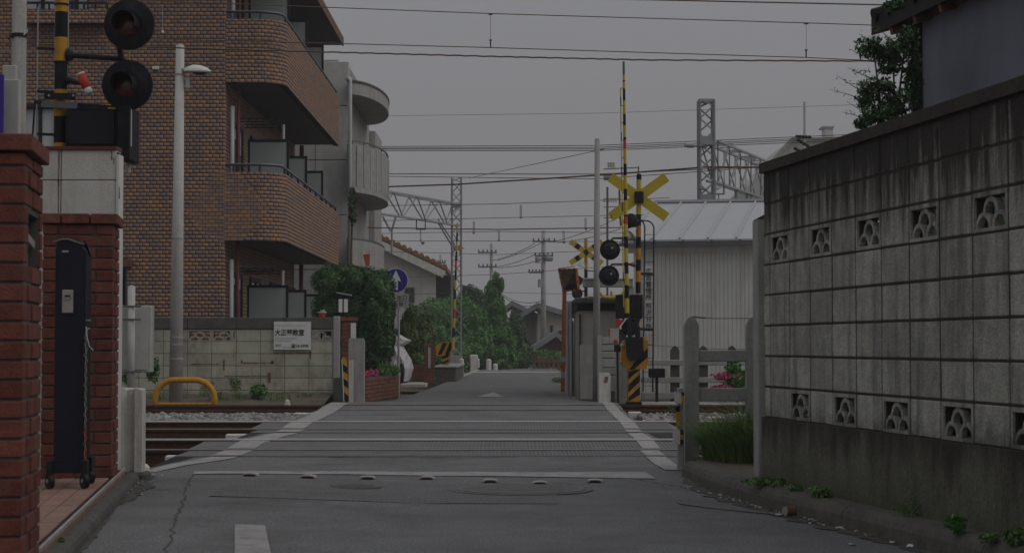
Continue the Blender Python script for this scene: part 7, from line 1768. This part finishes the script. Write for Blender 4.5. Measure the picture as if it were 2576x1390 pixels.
# ================================================================== RIGHT HOUSE AND TREE ABOVE THE WALL
t = thing('blue_grey_house', (2.9, 11.5, 0), 'shaded blue grey rendered house with dark eaves above the block wall', 'house')
Hc = at(2312, 330, 12.8); H0 = Vector((Hc.x, 12.8, 0)); dh = Vector((.162, -1, 0)).normalized(); inn_ = Vector((1, .162, 0)).normalized()
g = G(); P = [H0, H0 + dh * 9, H0 + dh * 9 + inn_ * 4, H0 + inn_ * 4]
g.add([(p.x, p.y, 0) for p in P] + [(p.x, p.y, 4.4) for p in P], [(0, 1, 5, 4), (1, 2, 6, 5), (2, 3, 7, 6), (3, 0, 4, 7), (4, 5, 6, 7)], M_blueg); g.build('wall', t)
g = G(); p = H0 + dh * .05 - inn_ * .02; g.bar((p.x, p.y, 0), (p.x, p.y, 4.3), .10, .05, M_roofdk); g.build('corner_board', t)
C0 = at(2192, 90, 13.35); th = .13; pitch_ = .30
def rpt(al, inw, up=0): q = Vector((C0.x, 13.35, C0.z)) + dh * al + inn_ * inw; q.z += inw * pitch_ + up; return q
g = G(); v8 = [rpt(0, 0), rpt(10, 0), rpt(10, 3.2), rpt(0, 3.2), rpt(0, 0, th), rpt(10, 0, th), rpt(10, 3.2, th), rpt(0, 3.2, th)]
g.add(v8, [(0, 3, 2, 1), (4, 5, 6, 7), (0, 1, 5, 4), (1, 2, 6, 5), (2, 3, 7, 6), (3, 0, 4, 7)], M_roofdk); g.build('roof', t)
g = G(); g.bar(rpt(.25, .12, -.02), rpt(9, .12, -.02), .03, .05, M_wood); g.bar(rpt(.3, .45, -.03), rpt(9, .45, -.03), .05, .06, M_roofdk); g.build('eave_batten', t)
for k in range(30):
    g = G(); g.cyl(rpt(.12 + k * .25, -.03, th + .01), rpt(.12 + k * .25, .5, th + .01), .05, M_roofdk, n=8); g.build('eave_tile', t)
for k in range(10):
    g = G(); g.bar(rpt(.35 + k * .45, .02, -.03), rpt(.35 + k * .45, .75, -.03), .05, .06, M_wood); g.build('rafter', t)
plant('overhanging_tree', (2.5, 11.9, 1.6), [bl(2195, 120, 42, 30, 11.9, .2), bl(2245, 130, 48, 34, 12.0, .2), bl(2280, 100, 30, 36, 12.1, .2), bl(2295, 190, 24, 70, 12.1, .16), bl(2205, 222, 46, 26, 11.9, .2), bl(2250, 262, 50, 44, 12.0, .22),
       bl(2205, 290, 46, 28, 11.9, .2), bl(2180, 252, 30, 24, 11.9, .16), bl(2170, 310, 26, 14, 11.85, .15), bl(2240, 172, 34, 16, 12.0, .16), bl(2270, 320, 44, 22, 12.1, .2), bl(2250, 15, 26, 14, 12.0, .12)],
      5600, .0165, M_leaf_dk, 'leafy dark tree overhanging the block wall beside the blue grey house', 'tree', seed=17, gap=.25, clump=5.0, shell=.5, trunk=.016)
t = thing('bare_twigs', at(2210, 330, 11.9), 'thin leafy shoots reaching left from the overhanging tree', 'tree')
rr = random.Random(3); g = G(); lv = []
for (u0, v0, u1, v1) in ((2200, 300, 2130, 255), (2190, 260, 2088, 225), (2200, 240, 2105, 190), (2210, 300, 2120, 282), (2200, 200, 2132, 170), (2230, 170, 2140, 125), (2240, 130, 2160, 85), (2210, 210, 2125, 208), (2250, 110, 2195, 70), (2190, 180, 2150, 185)):
    a, b = at(u0, v0, 11.9), at(u1, v1, 11.8 + rr.uniform(-.15, .1)); mid = a.lerp(b, .5) + Vector((0, 0, .02 * rr.uniform(-1, 1))); g.tube([a, mid, b], [.0035, .0025, .0012], M_bark, 4)
    for k in range(15):
        p = a.lerp(b, rr.uniform(.1, 1)) + Vector((rr.uniform(-.02, .02), rr.uniform(-.02, .02), rr.uniform(-.02, .02))); s = rr.uniform(.010, .017); d1 = Vector((rr.gauss(0, 1), rr.gauss(0, 1), rr.gauss(0, 1))).normalized(); d2 = d1.orthogonal().normalized()
        lv.append((p - d1 * s, p - d2 * s * .35, p + d1 * s, p + d2 * s * .35))
g.build('twigs', t); g = G()
for q in lv: g.add(list(q), [(0, 1, 2, 3)], M_leaf_md)
g.build('leaves', t)

# ================================================================== OVERHEAD WIRES
def wire(pts, r_, label, m=M_wire, ext=.0, sag=0.0, name='overhead_wire', n=28, twist=False):
    P = [at(u, v, Y) for u, v, Y in pts]
    if ext: a, b = P[0], P[-1]; P = [a + (P[0] - P[1]) * ext] + P + [b + (P[-1] - P[-2]) * ext]
    out_ = []
    for i, (a, b) in enumerate(zip(P, P[1:])):
        for k in range(n): q = k / n; p = a.lerp(b, q); p = p - Vector((0, 0, sag * 4 * q * (1 - q))); out_.append(p)
    out_.append(P[-1]); g = G()
    if twist: out2 = [p + Vector((0, 0, .004 * math.sin(i * 2.1))) for i, p in enumerate(out_)]; g.tube(out2, r_, m, 6)
    else: g.tube(out_, r_, m, 6)
    return g.build(name, None, label, 'wire', smooth=True)
wire([(0, -12, 26), (800, 18, 25.7), (1233, 34.5, 25.5), (2027, 58, 25.1), (2240, 65, 25)], .0065, 'catenary messenger wire with two hanging droppers', M_wireb, ext=.3)
wire([(0, 88, 26), (860, 110, 25.6), (1233, 120, 25.5), (2027, 145, 25.1), (2240, 155, 25)], .0065, 'contact wire at the foot of the two droppers', M_wireb, ext=.3)
wire([(0, 108, 26.6), (820, 131, 26.4), (1230, 142, 26.3), (1620, 151, 26.1), (2200, 154, 26.0)], .011, 'thick twisted cable just below the contact wire', M_wireb, ext=.3, twist=True)
wire([(1300, -6, 21), (1640, 0, 21), (2240, 13, 20.6)], .008, 'highest thin wire crossing the top right sky', M_wireb, ext=1.0)
for (u, v0, v1) in ((1234, 34.5, 120), (2028, 58, 145)):
    a, b = at(u, v0, 25.45), at(u, v1, 25.45); t = thing('wire_dropper', b, ('left' if u < 1500 else 'right') + ' vertical dropper linking the messenger and contact wires', 'dropper', 'droppers on the nearest catenary')
    g = G(); g.tube([a, b], .003, M_wireb, 5); g.build('dropper_wire', t); g = G(); g.tube([b, b + Vector((0, 0, .10))], .010, M_wire, 6); g.box(b.x - .02, b.x + .02, b.y - .01, b.y + .01, b.z + .10, b.z + .115, M_wire); g.box(a.x - .03, a.x + .03, a.y - .01, a.y + .01, a.z - .02, a.z, M_wire); g.build('clip', t)
for i, (v0, v1, v2) in enumerate(((369, 361, 345), (373, 366, 350), (375, 370, 354), (379, 374, 359))):
    wire([(900, v0, 55), (1500, v1 + 5, 55), (1990, v2, 55)], .011, ['topmost', 'second', 'third', 'lowest'][i] + ' of the four parallel wires passing behind the slim pole', ext=.6)
wire([(930, 292, 60), (1500, 285, 60), (2024, 268, 60)], .006, 'faint thin wire tied to the bare straight pole', M_concd, ext=.5)
wire([(930, 471, 47), (1140, 464, 46), (1500, 441, 44), (1780, 420, 42), (2000, 421, 40)], .020, 'thick brown feeder cable sloping across the middle sky', M_wireb, ext=.3)
wire([(930, 437, 50), (1500, 438, 48), (1780, 425, 46)], .011, 'upper thin wire crossing the thick brown feeder', ext=.5)
wire([(930, 443, 50), (1500, 450, 48), (1780, 430, 46)], .009, 'lower thin wire crossing the thick brown feeder', ext=.5)
wire([(1180, 448, 49), (1520, 375, 31)], .006, 'faint stay wire rising to the slim round topped pole', M_concd)
sp = [(518, 513, 502, 52), (556, 548, 541, 55), (572, 577, 572, 50), (588, 582, 585, 58), (606, 606, 608, 60), (630, 640, 628, 64), (700, 690, 668, 66), (742, 735, 742, 80)]
names = ['uppermost', 'second highest', 'beaded', 'fourth', 'fifth', 'sixth', 'sloping', 'lowest']
for i, (a, b, c, Y) in enumerate(sp):
    wire([(900, a, Y), (1250, b, Y), (1560, c, Y)], .009 if i != 2 else .016, names[i] + ' of the wires strung low between the lattice mast and crossbuck', M_wireb if i in (2, 6) else M_wire, ext=.4)
k = 0
for (u, v0, v1, Y) in ((1310, 515, 549, 52.0), (1192, 557, 588, 55), (1255, 580, 606, 58), (1473, 548, 578, 55), (945, 555, 590, 55), (1418, 580, 612, 60)):
    g = G(); g.tube([at(u - 1.5, v0, Y), at(u - 1.5, v1, Y)], .010, M_wireb, 5); g.tube([at(u + 1.5, v0, Y), at(u + 1.5, v1, Y)], .010, M_wireb, 5); g.box(at(u - 3, 0, Y).x, at(u + 3, 0, Y).x, Y - .02, Y + .02, at(u, v1, Y).z, at(u, v1, Y).z + .03, M_wire)
    g.build('wire_spacer', None, ['spacer hanging in clear sky between mast and crossbuck', 'spacer hanging just right of the lattice mast', 'spacer above the conical tree', 'spacer left of the slim round topped pole', 'spacer hanging below the left gantry', 'spacer right of the tallest distant utility pole'][k], 'wire spacer'); k += 1
for i, (u0, v0, u1, v1) in enumerate(((1236, 655, 1345, 612), (1236, 672, 1345, 640), (1250, 655, 1380, 600), (1250, 673, 1372, 648), (1395, 607, 1560, 545), (1398, 610, 1560, 575), (1262, 742, 1367, 762), (1250, 730, 1367, 755))):
    wire([(u0, v0, 98), (u1, v1, 90)], .016, ['upper', 'lower', 'third', 'fourth', 'fifth', 'sixth', 'deeply sagging', 'last'][i] + ' line strung from the distant utility poles', sag=.35 if i > 5 else .12)
wire([(1640, 622 - 3, 31.3), (1780, 737 - 120, 31), (1925, 734 - 118, 31)], .004, 'thin cable drooping along the shed eave', M_gut)
wire([(1640, 520, 44), (1925, 507, 46)], .010, 'thin wire passing just above the shed ridge')
wire([(560, 130, 30.9), (0, 126, 30.9)], .004, 'pale cable running across the brick facade', M_grey)

# ================================================================== AIR
hz = bpy.data.materials.new('thin_haze'); hz.use_nodes = True; t_ = hz.node_tree; t_.nodes.clear()
o_ = t_.nodes.new('ShaderNodeOutputMaterial'); pv = t_.nodes.new('ShaderNodeVolumePrincipled'); pv.inputs['Color'].default_value = (.86, .86, .90, 1); pv.inputs['Density'].default_value = .0013
t_.links.new(pv.outputs[0], o_.inputs['Volume'])
g = G(); g.box(-720, 720, -70, 1520, -1.2, 16, hz); g.build('haze', kind='stuff')
